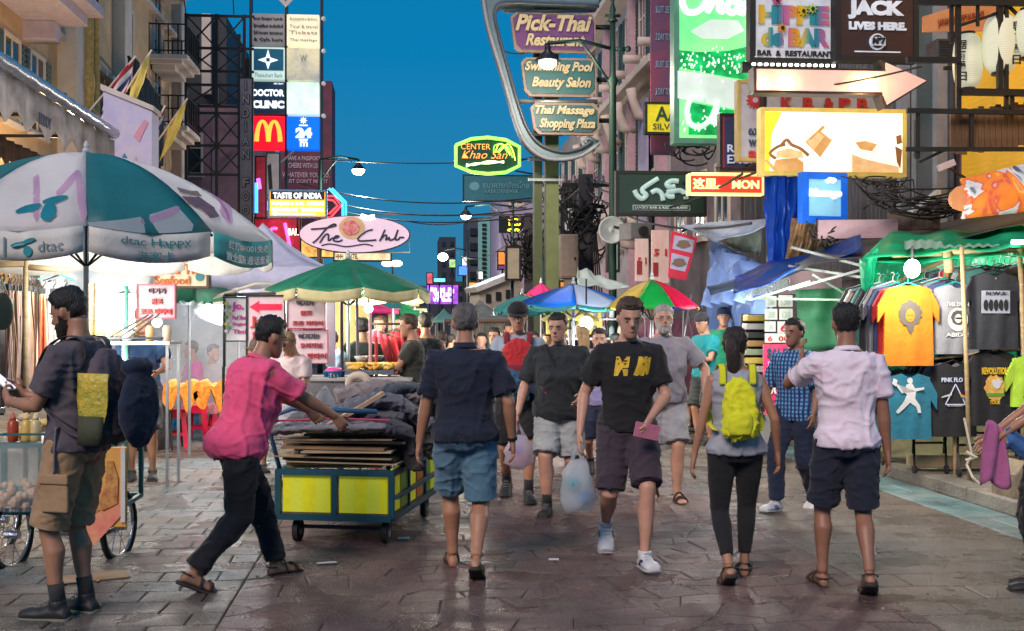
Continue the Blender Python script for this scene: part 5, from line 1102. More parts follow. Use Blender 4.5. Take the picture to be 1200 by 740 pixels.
# ------------------------------------------------------------------ street furniture
POLEG = M('dark green post', (.015, .05, .042), .6, .2)
def street_lamp(lb, px, Y, ytop, lx, ly, power, ornate=False, col=(1, .86, .66), r=.16, group=None, off=0):
    base = at(px, HZ, Y); o = thing('street_lamp', lb, 'street lamp', (base.x, base.y, 0), 0, group); zt = at(px, ytop, Y).z; b = MB()
    b.lathe([(.16, 0), (.17, .3), (.10, .45), (.085, 1.5), (.11, 1.6), (.075, 1.75), (.065, zt - 1.2), (.11, zt - 1.1), (.06, zt - 1.0), (.05, zt)] if ornate else [(.09, 0), (.07, .5), (.055, zt)], 12)
    b.build('post', POLEG, o, smooth=True); l = at(lx, ly, Y) - Vector((base.x, base.y, 0)); l.y -= off
    b = MB(); za = l.z + .32; b.tube([(0, 0, za), (l.x * .5, l.y * .5, za + .10), (l.x, l.y, za)], .035, 8); b.tube([(0, 0, za - .7), (l.x * .3, l.y * .3, za - .2), (l.x * .5, l.y * .5, za + .08)], .025, 6)
    if ornate:
        b.tube([(0, 0, za), (.25, 0, za)], .04, 8); b.sph((.28, 0, za), .06); b.lathe([(.1, 0), (.03, .1), (.06, .2), (.02, .35), (.05, .4), (.01, .55)], 10, (0, 0, zt)); b.tube([(-.14, 0, zt + .1), (.14, 0, zt + .1)], .03, 6)
    b.build('arm', POLEG, o, smooth=True)
    MB().lathe([(.04, .32), (.06, .22), (.05, .20), (.22, .03), (.24, .0)], 14, tuple(l)).build('shade', STEEL, o, smooth=True)
    MB().sph(tuple(l + Vector((0, 0, -.02))), (r, r, r * .8), 14, 10).build('bulb', E('lamp %g' % power, col, 22), o, smooth=True)
    lamp_light('lamp_light', at(lx, ly, Y) + Vector((0, -off - .1, -.45)), power, col, .15); return o
street_lamp('ornate green street lamp with bright bulb in front of the curved sign', 718, 22, 25, 641, 78, 110, True, off=.45)
street_lamp('street lamp on a thin pole glowing above the oval sign', 375, 38, 187, 420, 199, 260, col=(1, .95, .85), r=.2)
street_lamp('far street lamp on a dark pole left of the lilac building', 601, 46, 232, 546, 252, 200, col=(1, .95, .85), r=.2)
street_lamp('far thin street lamp below the sky near the pale green tower', 548, 60, 270, 519, 301, 90, col=(1, .95, .85), r=.25)
o = thing('lamp_cluster', 'pair of white globe lamps at the far end of the street', 'street lamp', at(460, 309, 60)); 
for dx in (-.25, .2): MB().sph((dx, 0, 0), (.3, .2, .16), 10, 8).build('globe', E('lamp globe', (1, .95, .9), 8), o, smooth=True)
MB().tube([(0, .1, 0), (0, .1, -4.5)], .05, 6).build('post', STEEL, o)
# utility poles with tangles of cable
def tangle(parent, c, rx, rz, n, seed, r=.014, nm='cable_tangle'):
    random.seed(seed); b = MB()
    for q in range(n):
        if q % 3:
            xa, xb = sorted((random.uniform(-1, 1) * rx * 1.5, random.uniform(-1, 1) * rx * 1.5)); za, zb = random.uniform(-.2, .8) * rz, random.uniform(-.2, .8) * rz; sg = random.uniform(.1, .9) * rz
            b.tube([(c[0] + xa + (xb - xa) * t, c[1] - .1 - .05 * math.sin(t * 5 + q), c[2] + za + (zb - za) * t - 4 * sg * t * (1 - t)) for t in (k / 10 for k in range(11))], r, 5); continue
        a0 = random.uniform(0, 6.28); rr = random.uniform(.2, 1); x0 = random.uniform(-.3, .3) * rx; z0 = random.uniform(-.9, .9) * rz
        pts = [(c[0] + x0 + rx * rr * math.cos(a0 + t * 5.2) * .8, c[1] - .12 + .1 * math.sin(t * 9 + a0), c[2] + z0 * .6 + rz * .45 * rr * math.sin(a0 + t * 5.2) - .1 * t) for t in (k / 14 for k in range(15))]; b.tube(pts, r, 5)
    tag(b.build(nm, M('black cable', (.018, .018, .02), .6), parent, smooth=True), kind='stuff')
for lb, px, Y, ytop, w_, tz in (('thick utility pole with coiled cables right of the beige cabinet', 686, 28, 205, .17, (300, 225)), ('utility pole wrapped in tangled black cables before the lilac building', 620, 34, 250, .14, (320, 265)), ('brown utility pole stub behind the thick cable pole', 671, 31, 212, .18, (270, 225))):
    b0 = at(px, HZ, Y); o = thing('utility_pole', lb, 'utility pole', (b0.x, b0.y, 0)); zt = at(px, ytop, Y).z
    MB().box((0, 0, zt / 2), (w_ * 2, w_ * 2, zt)).build('pole', M('sooty concrete', (.07, .065, .075), .8), o, bevel=.02)
    tangle(o, (0, -.1, (at(px, tz[0], Y).z + at(px, tz[1], Y).z) / 2), .55, 1.0, 26, int(px), .022)
    for q in range(3): MB().box((0, -.05, zt - .25 - q * .5), (1.1 - .2 * q, .1, .08)).build('crossarm', STEEL, o)
    for q in range(6): MB().lathe([(.04, 0), (.06, .05), (.04, .1), (.05, .15), (.01, .2)], 8, ((-.5 + .2 * q) * (1 - .1 * q % .3), -.05, zt - .2)).build('insulator', M('pink porcelain', (.4, .3, .36), .3), o)
    b = MB()
    for q in range(5): b.tube([(.1 + .03 * q, -.15, zt - 1.2), (.15 + .06 * q, -.2, zt - 3), (.25 + .09 * q, -.2, zt - 4.6)], .02, 5)
    b.build('down_cable', M('black cable', (.018, .018, .02)), o)
o = thing('utility_cabinet', 'beige steel utility cabinet mounted beside the thick cable pole', 'cabinet', at(666, 301, 27.2), TH); MB().box((0, 0, 0), (.40, .35, 1.0)).build('body', M('beige cabinet', (.42, .33, .26), .6), o, bevel=.02); MB().box((-.02, -.18, 0), (.34, .02, .92)).build('door', M('beige cabinet', (.42, .33, .26)), o, bevel=.005); MB().box((.12, -.2, -.05), (.03, .03, .06)).build('handle', STEEL, o); MB().box((0, -.05, -1.2), (.2, .15, 1.5)).build('conduit', M('beige cabinet', (.42, .33, .26)), o)
o = thing('loudspeaker', 'grey horn loudspeaker on the green lamp post', 'loudspeaker', at(717, 270, 21.6)); hs_ = MB().lathe([(.05, -.3), (.07, -.2), (.10, -.08), (.24, .06), (.25, .07), (.21, .05), (.08, -.05), (.03, -.02), (.0, .02)], 20); hs_.v = [(x, -z, y) for x, y, z in hs_.v]; hs_.build('horn', M('grey horn', (.42, .46, .47), .4), o, smooth=True)
o = thing('cctv_camera', 'small camera box on a bracket under the dark green bar sign', 'camera', at(745, 272, 20)); MB().box((0, 0, 0), (.45, .35, .28), rz=.5).build('housing', M('grey housing', (.2, .2, .21)), o, bevel=.02); MB().tube([(.1, -.18, 0), (.12, -.24, 0)], .08, 12).build('lens', BLACK, o); MB().bar((0, .1, 0), (-.35, .2, .1), .05).build('bracket', STEEL, o)
# overhead wires
wi = 0
for i_, (x0, y0, Y0, x1, y1, Y1, sag) in enumerate(((380, 187, 38, 632, 185, 36, .15), (352, 215, 40, 690, 222, 30, .5), (352, 226, 40, 690, 232, 30, .6), (352, 234, 40, 690, 240, 30, .6), (352, 247, 44, 686, 250, 30, .1), (480, 260, 44, 686, 205, 28, .5), (218, 17, 40, 213, -20, 38, 0), (274, 17, 40, 272, -20, 40, 0), (686, 208, 28, 900, 186, 16, .3), (686, 214, 28, 900, 196, 16, .4), (686, 222, 28, 870, 204, 16, .5), (620, 252, 34, 686, 214, 28, .2), (620, 258, 34, 690, 226, 28, .3), (700, -10, 24, 590, 60, 34, .5), (540, 300, 60, 620, 262, 34, .5), (700, 232, 27, 880, 262, 15, .3), (880, 110, 14, 1080, 78, 13.5, .05))):
    a, b_ = at(x0, y0, Y0), at(x1, y1, Y1); pts = [a.lerp(b_, t) + Vector((0, 0, -sag * 4 * t * (1 - t))) for t in (k / 12 for k in range(13))]; c = (a + b_) / 2
    d = 'between the light box tower and the right-hand poles' if x0 < 500 else 'among the right-hand signs and poles'
    o = MB(); o.tube([p - c for p in pts], .012 if Y0 < 20 else .02, 5); o = tag(o.build('overhead_wire', M('black cable', (.018, .018, .02)), loc=c), 'overhead wire strung ' + d + ((', topmost', ', second from top', ', third from top', ', fourth from top', ', fifth from top', ', sixth')[i_] if i_ < 6 else ''), 'wire', 'overhead wires')
lamp_light('awning_light', S(16, -6.6, 4.1), 90, (1, .72, .38), .3); lamp_light('awning_light', S(24, -6.6, 4.1), 120, (1, .72, .38), .3)
# ------------------------------------------------------------------ steel gallery on the right
ga = thing('steel_gallery', 'black steel frame gallery in front of the yellow restaurant wall', 'gallery', at(1130, 100, 12.8), TH); k = 12.8 / F
def gp(px, py, d=0): return Vector(((px - 1130) * k, d, -(py - 100) * k))
for (a, b_, w_) in (((1060, 131), (1215, 131), .05), ((1060, 176), (1215, 174), .045), ((1126, 108), (1215, 108), .07), ((1073, 4), (1215, 2), .06), ((1060, 72), (1124, 71), .06)): MB().bar(gp(*a), gp(*b_), w_, w_).build('rail', STEEL, ga)
for x, y0, y1, w_ in ((1116, 4, 50, .035), (1124, -30, 131, .05), (1175, -30, 106, .055), (1183, -10, 131, .04), (1074, 131, 186, .05), (1140, 131, 176, .04), (1190, 108, 131, .04), (1148, 4, 30, .03)): MB().bar(gp(x, y0, .03), gp(x, y1, .03), w_, w_).build('upright', STEEL, ga)
for a, b_ in (((1124, 30), (1178, 12)), ((1178, -5), (1215, 30)), ((1078, 190), (1108, 176))): MB().bar(gp(*a, .06), gp(*b_, .06), .03, .03).build('brace', STEEL, ga)
for q, x in enumerate(range(1122, 1214, 7)):
    b = MB(); b.box((0, 0, 0), (.058, .03, .44 + .03 * (q % 3))); b.build('slat', WOOD, ga, loc=tuple(gp(x, 154 - q * .9, .12)), bevel=.004)
o = Sign('orange_banner', 'orange restaurant banner hung slanting behind the gallery', 'banner', 1078, 6, 1172, 38, 13.7, STEEL, panel=False, yaw=TH); o.d = .05
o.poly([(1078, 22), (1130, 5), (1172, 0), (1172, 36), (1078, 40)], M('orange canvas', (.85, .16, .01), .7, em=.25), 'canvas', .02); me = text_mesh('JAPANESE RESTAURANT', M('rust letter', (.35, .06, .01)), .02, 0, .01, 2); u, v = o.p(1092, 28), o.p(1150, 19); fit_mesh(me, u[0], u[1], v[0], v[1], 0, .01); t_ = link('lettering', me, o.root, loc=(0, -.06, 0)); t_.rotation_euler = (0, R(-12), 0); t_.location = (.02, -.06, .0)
LAN = M('paper lantern', (.62, .62, .46), .6, em=.45, var=.1, wave=(16, (.50, .50, .36), 'Z'))
for lb, px, py, rx, rz, Y in (('paper lantern with black characters, leftmost under the gallery beam', 1134, 72, 17, 32, 13.2), ('taller paper lantern in the middle under the gallery beam', 1172, 52, 20, 34, 13.0), ('paper lantern cut by the right edge of the picture', 1205, 40, 18, 28, 12.9)):
    k2 = Y / F; o = thing('paper_lantern', lb, 'lantern', at(px, py, Y), 0, 'paper lanterns of the restaurant'); MB().lathe([(rx * k2 * (abs(math.cos(t * 1.45)) ** .45), rz * k2 * math.sin(t * 1.45) / math.sin(1.45)) for t in (q / 7 for q in range(-7, 8))], 18).build('shade', LAN, o, smooth=True)
    for e in (-1, 1): MB().lathe([(rx * k2 * .5, -.02), (rx * k2 * .5, .02)], 14, (0, 0, e * rz * k2)).build('ring', BLACK, o)
    for q, ch in enumerate('居酒屋日'):
        for sx in (-1,) if px < 1150 else (1,):
            me = text_mesh(ch, BLK, .02, 0, .01, 2); w_ = rx * k2 * .24; x0 = sx * rx * k2 * .62; fit_mesh(me, x0 - w_, rz * k2 * (.5 - .38 * q) - .05, x0 + w_, rz * k2 * (.5 - .38 * q) + .05, -rx * k2 * .80, .01); link('lettering', me, o)
o = thing('air_conditioner', 'dark box shaped air conditioner on the gallery ledge', 'air conditioner', at(1106, 60, 13.6), TH); MB().box((0, 0, 0), (.30, .3, .21)).build('casing', M('dark casing', (.05, .045, .05), .5), o, bevel=.01)
b = MB(); [b.box((-.02, -.155, -.08 + .03 * q), (.2, .01, .012)) for q in range(6)]; b.build('grille', STEEL, o)
MB().bar((.1, .2, -.15), (.35, .25, -.15), .04).build('bracket', STEEL, o)
o = thing('spotlight', 'pale floodlight on an arm above the painted awning', 'floodlight', at(1109, 194, 12.4)); MB().box((0, 0, 0), (.17, .1, .07), ry=R(-22)).build('housing', M('pink grey housing', (.55, .42, .40), .5), o, bevel=.01); MB().bar((.05, .05, -.02), (.35, .3, -.12), .02).build('arm', STEEL, o)
for q, (px, py, Y, rx, rz, n) in enumerate(((1085, 235, 13.6, .55, .22, 22), (1030, 225, 14.2, .35, .25, 16), (975, 275, 14, .22, .25, 16), (808, 175, 20, .35, .3, 12))):
    o = tag(thing('cable_bundle', ('sagging bundle of black cables left of the painted awning', 'loose black cables on the corrugated front', 'knot of black cables under the blue light box', 'coil of cable beneath the green beer sign')[q], 'cables', at(px, py, Y))); tangle(o, (0, 0, 0), rx, rz, n, 40 + q, .010 if Y < 16 else .016, 'cable')
# ------------------------------------------------------------------ T-shirts
def tee_mesh(mat, seed=0, w=.50, h=.72):
    b = MB(); random.seed(seed); nx, nz = 16, 14
    def edge(z):               # half width of the body at height z below the collar
        return w / 2 * (.92 + .06 * z / h)
    def f(side): return lambda u, v: ((u * 2 - 1) * edge(v * h), side * (.020 + .028 * math.cos((u - .5) * math.pi)) + .010 * math.sin(u * 16 + seed + v * 2) * v, -v * h - .055 * abs(u * 2 - 1) ** 1.3 * (1 - v) ** 3 - (.05 if side < 0 else .015) * max(0, 1 - (abs(u * 2 - 1) / .32) ** 2) * (1 - v) ** 8)
    b.sheet(f(-1), nx, nz); b.sheet(f(1), nx, nz)
    for e in (-1, 1):
        def s_(side): return lambda u, v: (e * (edge(0) - .02 + .095 * u), side * (.024 - .004 * v) * (1 - .3 * u), -.045 - .17 * u - v * (.185 - .02 * u))
        b.sheet(s_(-1), 4, 4); b.sheet(s_(1), 4, 4); b.sheet(lambda u, v: (e * (edge(0) - .02 + .095 * u), (v * 2 - 1) * .024 * (1 - .3 * u), -.045 - .17 * u), 4, 1)
    b.sheet(lambda u, v: ((u * 2 - 1) * edge(h), (v * 2 - 1) * .022, -h), nx, 1)
    return b.mesh('shirt', mat, True)
HANG = MB(); HANG.tube([(-.19, 0, -.05), (0, 0, .015), (.19, 0, -.05)], .008, 6); HANG.tube([(0, 0, .015), (0, 0, .06), (.02, 0, .085), (.0, 0, .105), (-.02, 0, .095)], .004, 6)
HME = {c: HANG.mesh('hanger', M(c + ' hanger', v, .4)) for c, v in (('black', (.02, .02, .02)), ('teal', (.02, .35, .33)), ('white', (.6, .6, .6)))}
TM = {}
def tee(lb, px, top, Y, col, w=.5, h=.72, group='T-shirts hung on the stall', hang='black', yaw=.04, seed=0):
    key = (round(w, 2), round(h, 2), seed % 4)
    m = cloth('tee%g%g%g' % tuple(col), col)
    if key not in TM: TM[key] = tee_mesh(m, seed % 4, w, h)
    o = thing('t_shirt', lb, 'T-shirt', at(px, top, Y), yaw, group); so = link('shirt', TM[key], o)
    so.material_slots[0].link = 'OBJECT'; so.material_slots[0].material = m
    link('hanger', HME[hang], o); return o
def tprint(o, s, x0, z0, x1, z1, mat, bold=.02, name='shirt_print', y=-.056, shear=0):
    me = text_mesh(s, mat, bold, shear, .005, 2); fit_mesh(me, x0, z0, x1, z1, y, .004); return link(name, me, o)
def tpoly(o, pts, mat, y=-.052, nm='shirt_print', d=.004): return MB().prism(pts, y - d, y).build(nm, mat, o)
PW, PB_, PY, PD = M('white print', (.72, .72, .70), .7, bump=0), M('black print', (.02, .02, .022), .7, bump=0), M('golden print', (.80, .50, .02), .7, bump=0), M('grey print', (.10, .085, .07), .7, bump=0)
YS = 11.7
t1 = tee('bright orange tee with a grey afro haired face, front of the upper row', 1064, 333, YS, (.85, .19, .005), .50, .80, hang='teal')
def blob(cx, cz, rx, rz, n=26, j=.12, seed=1): random.seed(seed); return [(cx + rx * math.cos(a) * (1 + random.uniform(-j, j)), cz + rz * math.sin(a) * (1 + random.uniform(-j, j))) for a in (2 * math.pi * q / n for q in range(n))]
tpoly(t1, blob(0, -.29, .115, .125, 30, .09), PD); tpoly(t1, blob(.0, -.31, .045, .065, 14, .03), M('orange print', (.85, .19, .005), bump=0), -.057); tpoly(t1, [(-.05, -.38), (.05, -.38), (.035, -.45), (.01, -.50), (-.02, -.45)], PD, -.0525)
tpoly(t1, [(-.03, -.30), (-.006, -.302), (-.006, -.308), (-.03, -.308)], PD, -.062); tpoly(t1, [(.006, -.302), (.03, -.30), (.03, -.308), (.006, -.308)], PD, -.062); tpoly(t1, [(-.014, -.345), (.014, -.345), (0, -.352)], PD, -.062)
t2 = tee('heather grey tee with a round portrait badge beside the orange tee', 1120, 332, YS + .1, (.26, .27, .29), .46, .70, hang='teal')
tprint(t2, 'THE DUDE', -.12, -.23, .12, -.19, PW); tpoly(t2, blob(0, -.36, .10, .115, 28, .01), PW); tpoly(t2, blob(0, -.34, .07, .075, 18, .1), PD, -.057); tpoly(t2, blob(0, -.35, .035, .045, 12, .03), PW, -.061); tpoly(t2, [(-.035, -.34), (.035, -.34), (.03, -.355), (-.03, -.355)], PB_, -.065); tprint(t2, 'ABIDES', -.12, -.53, .12, -.49, PW)
t3 = tee('black tee with a white framed group photo and three letters', 1164, 318, YS - .1, (.035, .038, .045), .48, .76)
tprint(t3, 'N.W.A', -.10, -.235, .10, -.20, PB_, y=-.064); tpoly(t3, [(-.14, -.19), (.14, -.19), (.14, -.41), (-.14, -.41)], M('pale blue print', (.45, .48, .55), bump=0)); 
for q in range(5): tpoly(t3, blob(-.10 + .05 * q, -.33, .022, .055, 10, .1, q), PB_, -.058)
tprint(t3, '★', -.008, -.08, .008, -.065, PW)
t4 = tee('dark grey tee at the right edge of the upper row', 1212, 316, YS + .05, (.03, .034, .036), .48, .78)
t5 = tee('teal tee with a white leaping figure print in the lower row', 1064, 436, YS + .05, (.02, .18, .26), .46, .66)
tpoly(t5, [(-.03, -.12), (.02, -.11), (.05, -.16), (.14, -.15), (.14, -.17), (.06, -.19), (.05, -.26), (.10, -.33), (.11, -.40), (.08, -.40), (.06, -.34), (0, -.30), (-.06, -.36), (-.12, -.41), (-.14, -.39), (-.06, -.29), (-.03, -.22), (-.07, -.19), (-.12, -.12), (-.14, -.13), (-.08, -.21)], PW); tpoly(t5, blob(0, -.085, .028, .03, 12, .05), PW); tpoly(t5, blob(-.15, -.10, .03, .035, 9, .35), PW, -.053)
t6 = tee('black Pink Floyd tee with pale triangle outline in the lower row', 1117, 424, YS + .12, (.016, .016, .018), .46, .74)
tprint(t6, 'PINK FLOYD', -.14, -.20, .14, -.155, M('pale blue letter', (.5, .55, .62)), .03)
for a, b_ in (((0, -.22), (-.10, -.42)), ((0, -.22), (.10, -.42)), ((-.10, -.42), (.10, -.42))): MB().bar((a[0], -.058, a[1]), (b_[0], -.058, b_[1]), .010, .004, up=(0, 1, 0)).build('shirt_print', M('pale blue letter', (.5, .55, .62)), t6)
tpoly(t6, [(-.14, -.345), (-.04, -.31), (-.04, -.33), (-.14, -.355)], PW, -.058)
for q, c in enumerate(((.7, .03, .03), (.8, .35, .02), (.75, .65, .05), (.05, .4, .1), (.05, .15, .5))): tpoly(t6, [(.05, -.315 - .008 * q), (.15, -.335 - .012 * q), (.15, -.347 - .012 * q), (.05, -.323 - .008 * q)], M('stripe %g' % c[0] + '%g' % c[1], c), -.059)
tprint(t6, 'IN CONCERT', -.08, -.44, .08, -.425, PW, .01)
t7 = tee('black tee with golden word over a roaring beast print in the lower row', 1163, 410, YS - .05, (.020, .020, .022), .46, .74)
tprint(t7, 'REVOLUTION', -.13, -.24, .13, -.17, PY, .05); tpoly(t7, blob(0, -.37, .10, .13, 22, .12), M('flame print', (.6, .22, .05), .7, col2=(.75, .55, .1), scale=20, bump=0)); tpoly(t7, blob(.02, -.33, .05, .05, 14, .3), PW, -.057); tpoly(t7, [(-.09, -.42), (.09, -.42), (.08, -.45), (-.08, -.45)], M('green print', (.1, .4, .05)), -.057); tprint(t7, 'TOUR', -.05, -.53, .05, -.49, PY, .03, shear=.2)
t8 = tee('lime green tee cut by the right edge in the lower row', 1212, 414, YS - .1, (.45, .72, .05), .46, .52)
SC_ = [((.45, .03, .04), 'red'), ((.40, .40, .41), 'pale grey'), ((.02, .02, .025), 'black'), ((.03, .05, .12), 'navy'), ((.05, .05, .055), 'soot black'), ((.05, .16, .15), 'dark green'), ((.16, .16, .18), 'grey'), ((.65, .22, .02), 'rust orange'), ((.12, .07, .05), 'brown'), ((.07, .08, .095), 'charcoal')]
for st, (px, top, n, sd, w_, h_) in enumerate(((1064, 333, 9, 0, .50, .78), (1120, 328, 8, 3, .46, .72), (1164, 312, 9, 5, .48, .76), (1212, 310, 7, 8, .48, .78), (1064, 437, 6, 2, .46, .66), (1117, 424, 5, 6, .46, .72), (1163, 409, 6, 1, .46, .72))):
    b0 = at(px, top, YS)
    for q in range(n):
        Y = YS + .17 + .085 * q; z0 = b0.z + .012 * (q % 3); px2 = 600 + F * (b0.x - .02 * q) / Y; py2 = HZ - (z0 - CAMH) * F / Y
        c, cn = SC_[(q * 3 + sd) % 10]
        tee('%s tee in the %s upper stack behind the front shirts' % (cn, ('orange shirt\'s', 'grey shirt\'s', 'group photo shirt\'s', 'right edge')[st]) if st < 4 else '%s tee in the lower stack behind the %s' % (cn, ('teal tee', 'triangle tee', 'golden word tee')[st - 4]), px2, py2, Y, c, w_, h_, hang=('black', 'teal', 'white')[q % 3], yaw=.04 + random.uniform(-.05, .05), seed=q)
# tee stall: bamboo frame, green tarpaulin, bulb, wheeled racks
sta = thing('clothes_stall', 'bamboo framed stall with green tarpaulin roof over the T-shirts', 'market stall', at(1110, HZ, 12) - Vector((0, 0, CAMH)), TH); XO = sta.location.copy()
def L_(px, py, Y): return at(px, py, Y) - Vector((XO.x, XO.y, 0))
RI = Matrix.Rotation(-TH, 3, 'Z')
def LL(px, py, Y): return RI @ L_(px, py, Y)
for (a, b_, r) in (((1127, 290, 11.5), (1137, 579, 11.5), .022), ((1020, 345, 12.6), (1127, 296, 12.2), .025), ((1000, 352, 12.3), (1112, 346, 12.2), .022), ((1105, 296, 11.8), (1215, 293, 11.8), .028), ((1046, 300, 11.9), (1130, 298, 11.9), .022), ((1110, 296, 11.8), (1112, 320, 11.8), .05), ((1118, 470, 11.9), (1119, 577, 11.9), .022), ((1195, 292, 11.6), (1205, 600, 11.6), .025), ((1040, 427, 11.9), (1210, 408, 11.7), .018), ((1022, 330, 12.9), (1030, 545, 12.9), .022)):
    MB().tube([LL(*a), (LL(*a) + LL(*b_)) / 2 + Vector((.006, 0, .006)), LL(*b_)], r, 8).build('bamboo_pole', BAMBOO, sta, smooth=True)
GT = translucent('green tarp', (.02, .55, .30), 1.0, .3)
def tarp(parent, quad, mat, nm='tarpaulin', nu=14, nv=10, amp=.05, seed=0, sag=.1, fold=9, solid=.006):
    A, B_, C_, D_ = [Vector(q) for q in quad]          # corners in order round the sheet
    nrm = (B_ - A).cross(D_ - A).normalized()
    def f(u, v):
        p = (A * (1 - u) + B_ * u) * (1 - v) + (D_ * (1 - u) + C_ * u) * v
        w_ = amp * (math.sin(u * fold + seed + v * 2) * .6 + noise.noise(Vector((u * 4, v * 4, seed))) * 1.2)
        return p + nrm * w_ + Vector((0, 0, -sag * 4 * u * (1 - u) * 4 * v * (1 - v)))
    b = MB(); b.sheet(f, nu, nv); return b.build(nm, mat, parent, smooth=True, solid=solid)
tarp(sta, [LL(1012, 308, 12.0), LL(1215, 300, 11.4), LL(1215, 268, 13.6), LL(1035, 278, 13.8)], GT, amp=.05, seed=2, sag=.06)
tarp(sta, [LL(1010, 305, 12.2), LL(1030, 300, 13.2), LL(1040, 480, 13.2), LL(1016, 420, 12.3)], GT, amp=.04, seed=4, nm='side_tarpaulin')
tarp(sta, [LL(1030, 290, 13.5), LL(1230, 285, 13.2), LL(1230, 440, 13.2), LL(1035, 440, 13.5)], GT, amp=.04, seed=5, nm='back_tarpaulin', fold=20)
tarp(sta, [LL(1010, 303, 11.9), LL(1222, 288, 11.35), LL(1222, 266, 11.9), LL(1042, 275, 12.5)], GT, amp=.04, seed=12, nm='front_tarpaulin', fold=16, sag=.02, nu=30)
tarp(sta, [LL(1008, 306, 12.0), LL(1030, 292, 11.9), LL(1020, 360, 12.3), LL(1010, 350, 12.4)], GT, amp=.05, seed=14, nm='corner_tarpaulin', fold=7)
b = MB(); b.sheet(lambda u, v: LL(1060 + 160 * u, 282 + 12 * v - 4 * u + math.sin(u * 90) * 1.0 - v * 2, 11.6 + .6 * (1 - v)), 90, 3); b.build('corrugated_edge', M('mint sheet', (.28, .55, .45), .5), sta, smooth=True)
tarp(sta, [LL(1030, 470, 13.3), LL(1215, 470, 13.0), LL(1215, 538, 12.6), LL(1010, 538, 12.9)], M('sand ground cloth', (.40, .34, .20), .8), amp=.05, seed=9, nm='ground_cloth')
MB().tube([LL(1069, 288, 11.55), LL(1069, 304, 11.55)], [.01, .02], 8).build('lamp_holder', BLACK, sta); MB().sph(tuple(LL(1069, 315, 11.5)), (.075, .075, .09), 14, 10).build('bulb', E('stall bulb', (1, .97, .92), 40), sta, smooth=True)
lamp_light('parasol_fill_light', at(120, 312, 10.0), 24, (1, .96, .9), .2)  # added lamp without a fixture, lights the big parasol from below
lamp_light('stall_bulb_light', at(1069, 324, 11.1), 34, (1, .93, .82), .08); lamp_light('stall_lamp_inner', at(1185, 300, 12.6), 25, (1, .93, .82), .1)
MB().tube([LL(1186, 284, 11.4), LL(1215, 284, 11.4)], .022, 8).build('tube_lamp', E('stall tube', (.9, .97, 1), 14), sta)
b = MB(); b.tube([LL(1130, 490, 11.45), LL(1139, 533, 11.4), LL(1133, 545, 11.4), LL(1140, 560, 11.3), LL(1165, 582, 11.2)], .012, 6); b.tube([LL(1132, 530, 11.42), LL(1144, 536, 11.38), LL(1132, 540, 11.42)], .02, 6); b.build('rope', M('pale rope', (.55, .5, .42)), sta)
for q, (x0, x1, Y) in enumerate(((1070, 1108, 12.2), (1120, 1195, 12.0))):
    o = thing('clothes_rack', ('wheeled steel clothes rack base under the teal tee', 'wheeled steel clothes rack base right of the bamboo pole')[q], 'clothes rack', at((x0 + x1) / 2, HZ, Y) - Vector((0, 0, CAMH - .12)), TH); k = Y / F; w_ = (x1 - x0) * k / 2
    b = MB()
    for z in (.28, .40): b.bar((-w_, 0, z), (w_, 0, z), .022)
    b.build('crossbar', M('rusty tube', (.12, .06, .04), .6), o)
    for e in (-1, 1):
        b = MB(); b.bar((e * w_, 0, 1.5), (e * w_, 0, .3), .028); b.bar((e * w_, 0, .35), (e * w_ - .10, -.25, .06), .024); b.bar((e * w_, 0, .35), (e * w_ + .10, .25, .06), .024); b.build('leg', STEEL, o)
        for dx, dy in ((-.10, -.25), (.10, .25)):
            c = MB(); c.tube([(e * w_ + dx - .015, dy, .04), (e * w_ + dx + .015, dy, .04)], .04, 10); c.build('castor', RUBBER, o)
o = thing('stall_plank', 'pale wooden plank lying along the kerb below the clothes rack', 'plank', at(1150, 528, 12.3), TH); MB().box((0, 0, -.1), (1.5, .25, .12)).build('board', M('worn plank', (.48, .36, .2), .8), o, bevel=.01)
o = thing('storage_box', 'worn wooden box with rounded lid beside the lady in purple', 'box', at(1189, 578, 10.4), TH); MB().prism([(-.12, -.16), (.16, -.16), (.16, .22), (.0, .30), (-.10, .18)], -.2, .2).build('body', M('worn box', (.34, .27, .17), .8, var=.5), o, bevel=.01)
MB().box((0.02, -.21, -.12), (.26, .02, .08)).build('label_strip', M('grey strip', (.3, .3, .3)), o)
# dark slab roof over the T-shirt stall
o = thing('stall_roof', 'dark flat stall roof sheet running behind the green tarpaulin', 'roof', at(1080, 290, 13.4)); XR = o.location
tarp(o, [at(930, 318, 12.6) - XR, at(1215, 262, 11.7) - XR, at(1215, 240, 14.4) - XR, at(960, 292, 14.4) - XR], M('charcoal roof', (.05, .055, .06), .6), 'sheet', amp=.02, sag=.03)
tarp(o, [at(860, 345, 13.4) - XR, at(1010, 292, 12.6) - XR, at(1010, 278, 13.4) - XR, at(860, 322, 14.8) - XR], translucent('blue tarp', (.02, .10, .45), 1, .3), 'blue_sheet', amp=.05, sag=.05, seed=3)
for a, b_ in (((928, 290, 13.4), (1012, 312, 12.3)), ((925, 312, 13.6), (1010, 325, 12.5)), ((925, 340, 13.2), (1012, 316, 12.4)), ((900, 300, 15), (900, 430, 15))): MB().bar(at(*a) - XR, at(*b_) - XR, .028).build('roof_bar', M('grey angle iron', (.16, .18, .18), .6), o)
for a, b_ in (((880, 350, 13.6), (1010, 352, 12.9)), ((952, 322, 13), (1000, 350, 12.9)), ((880, 352, 13.4), (950, 330, 13))): MB().bar(at(*a) - XR, at(*b_) - XR, .022).build('truss_bar', M('mint truss', (.22, .32, .25), .6), o)
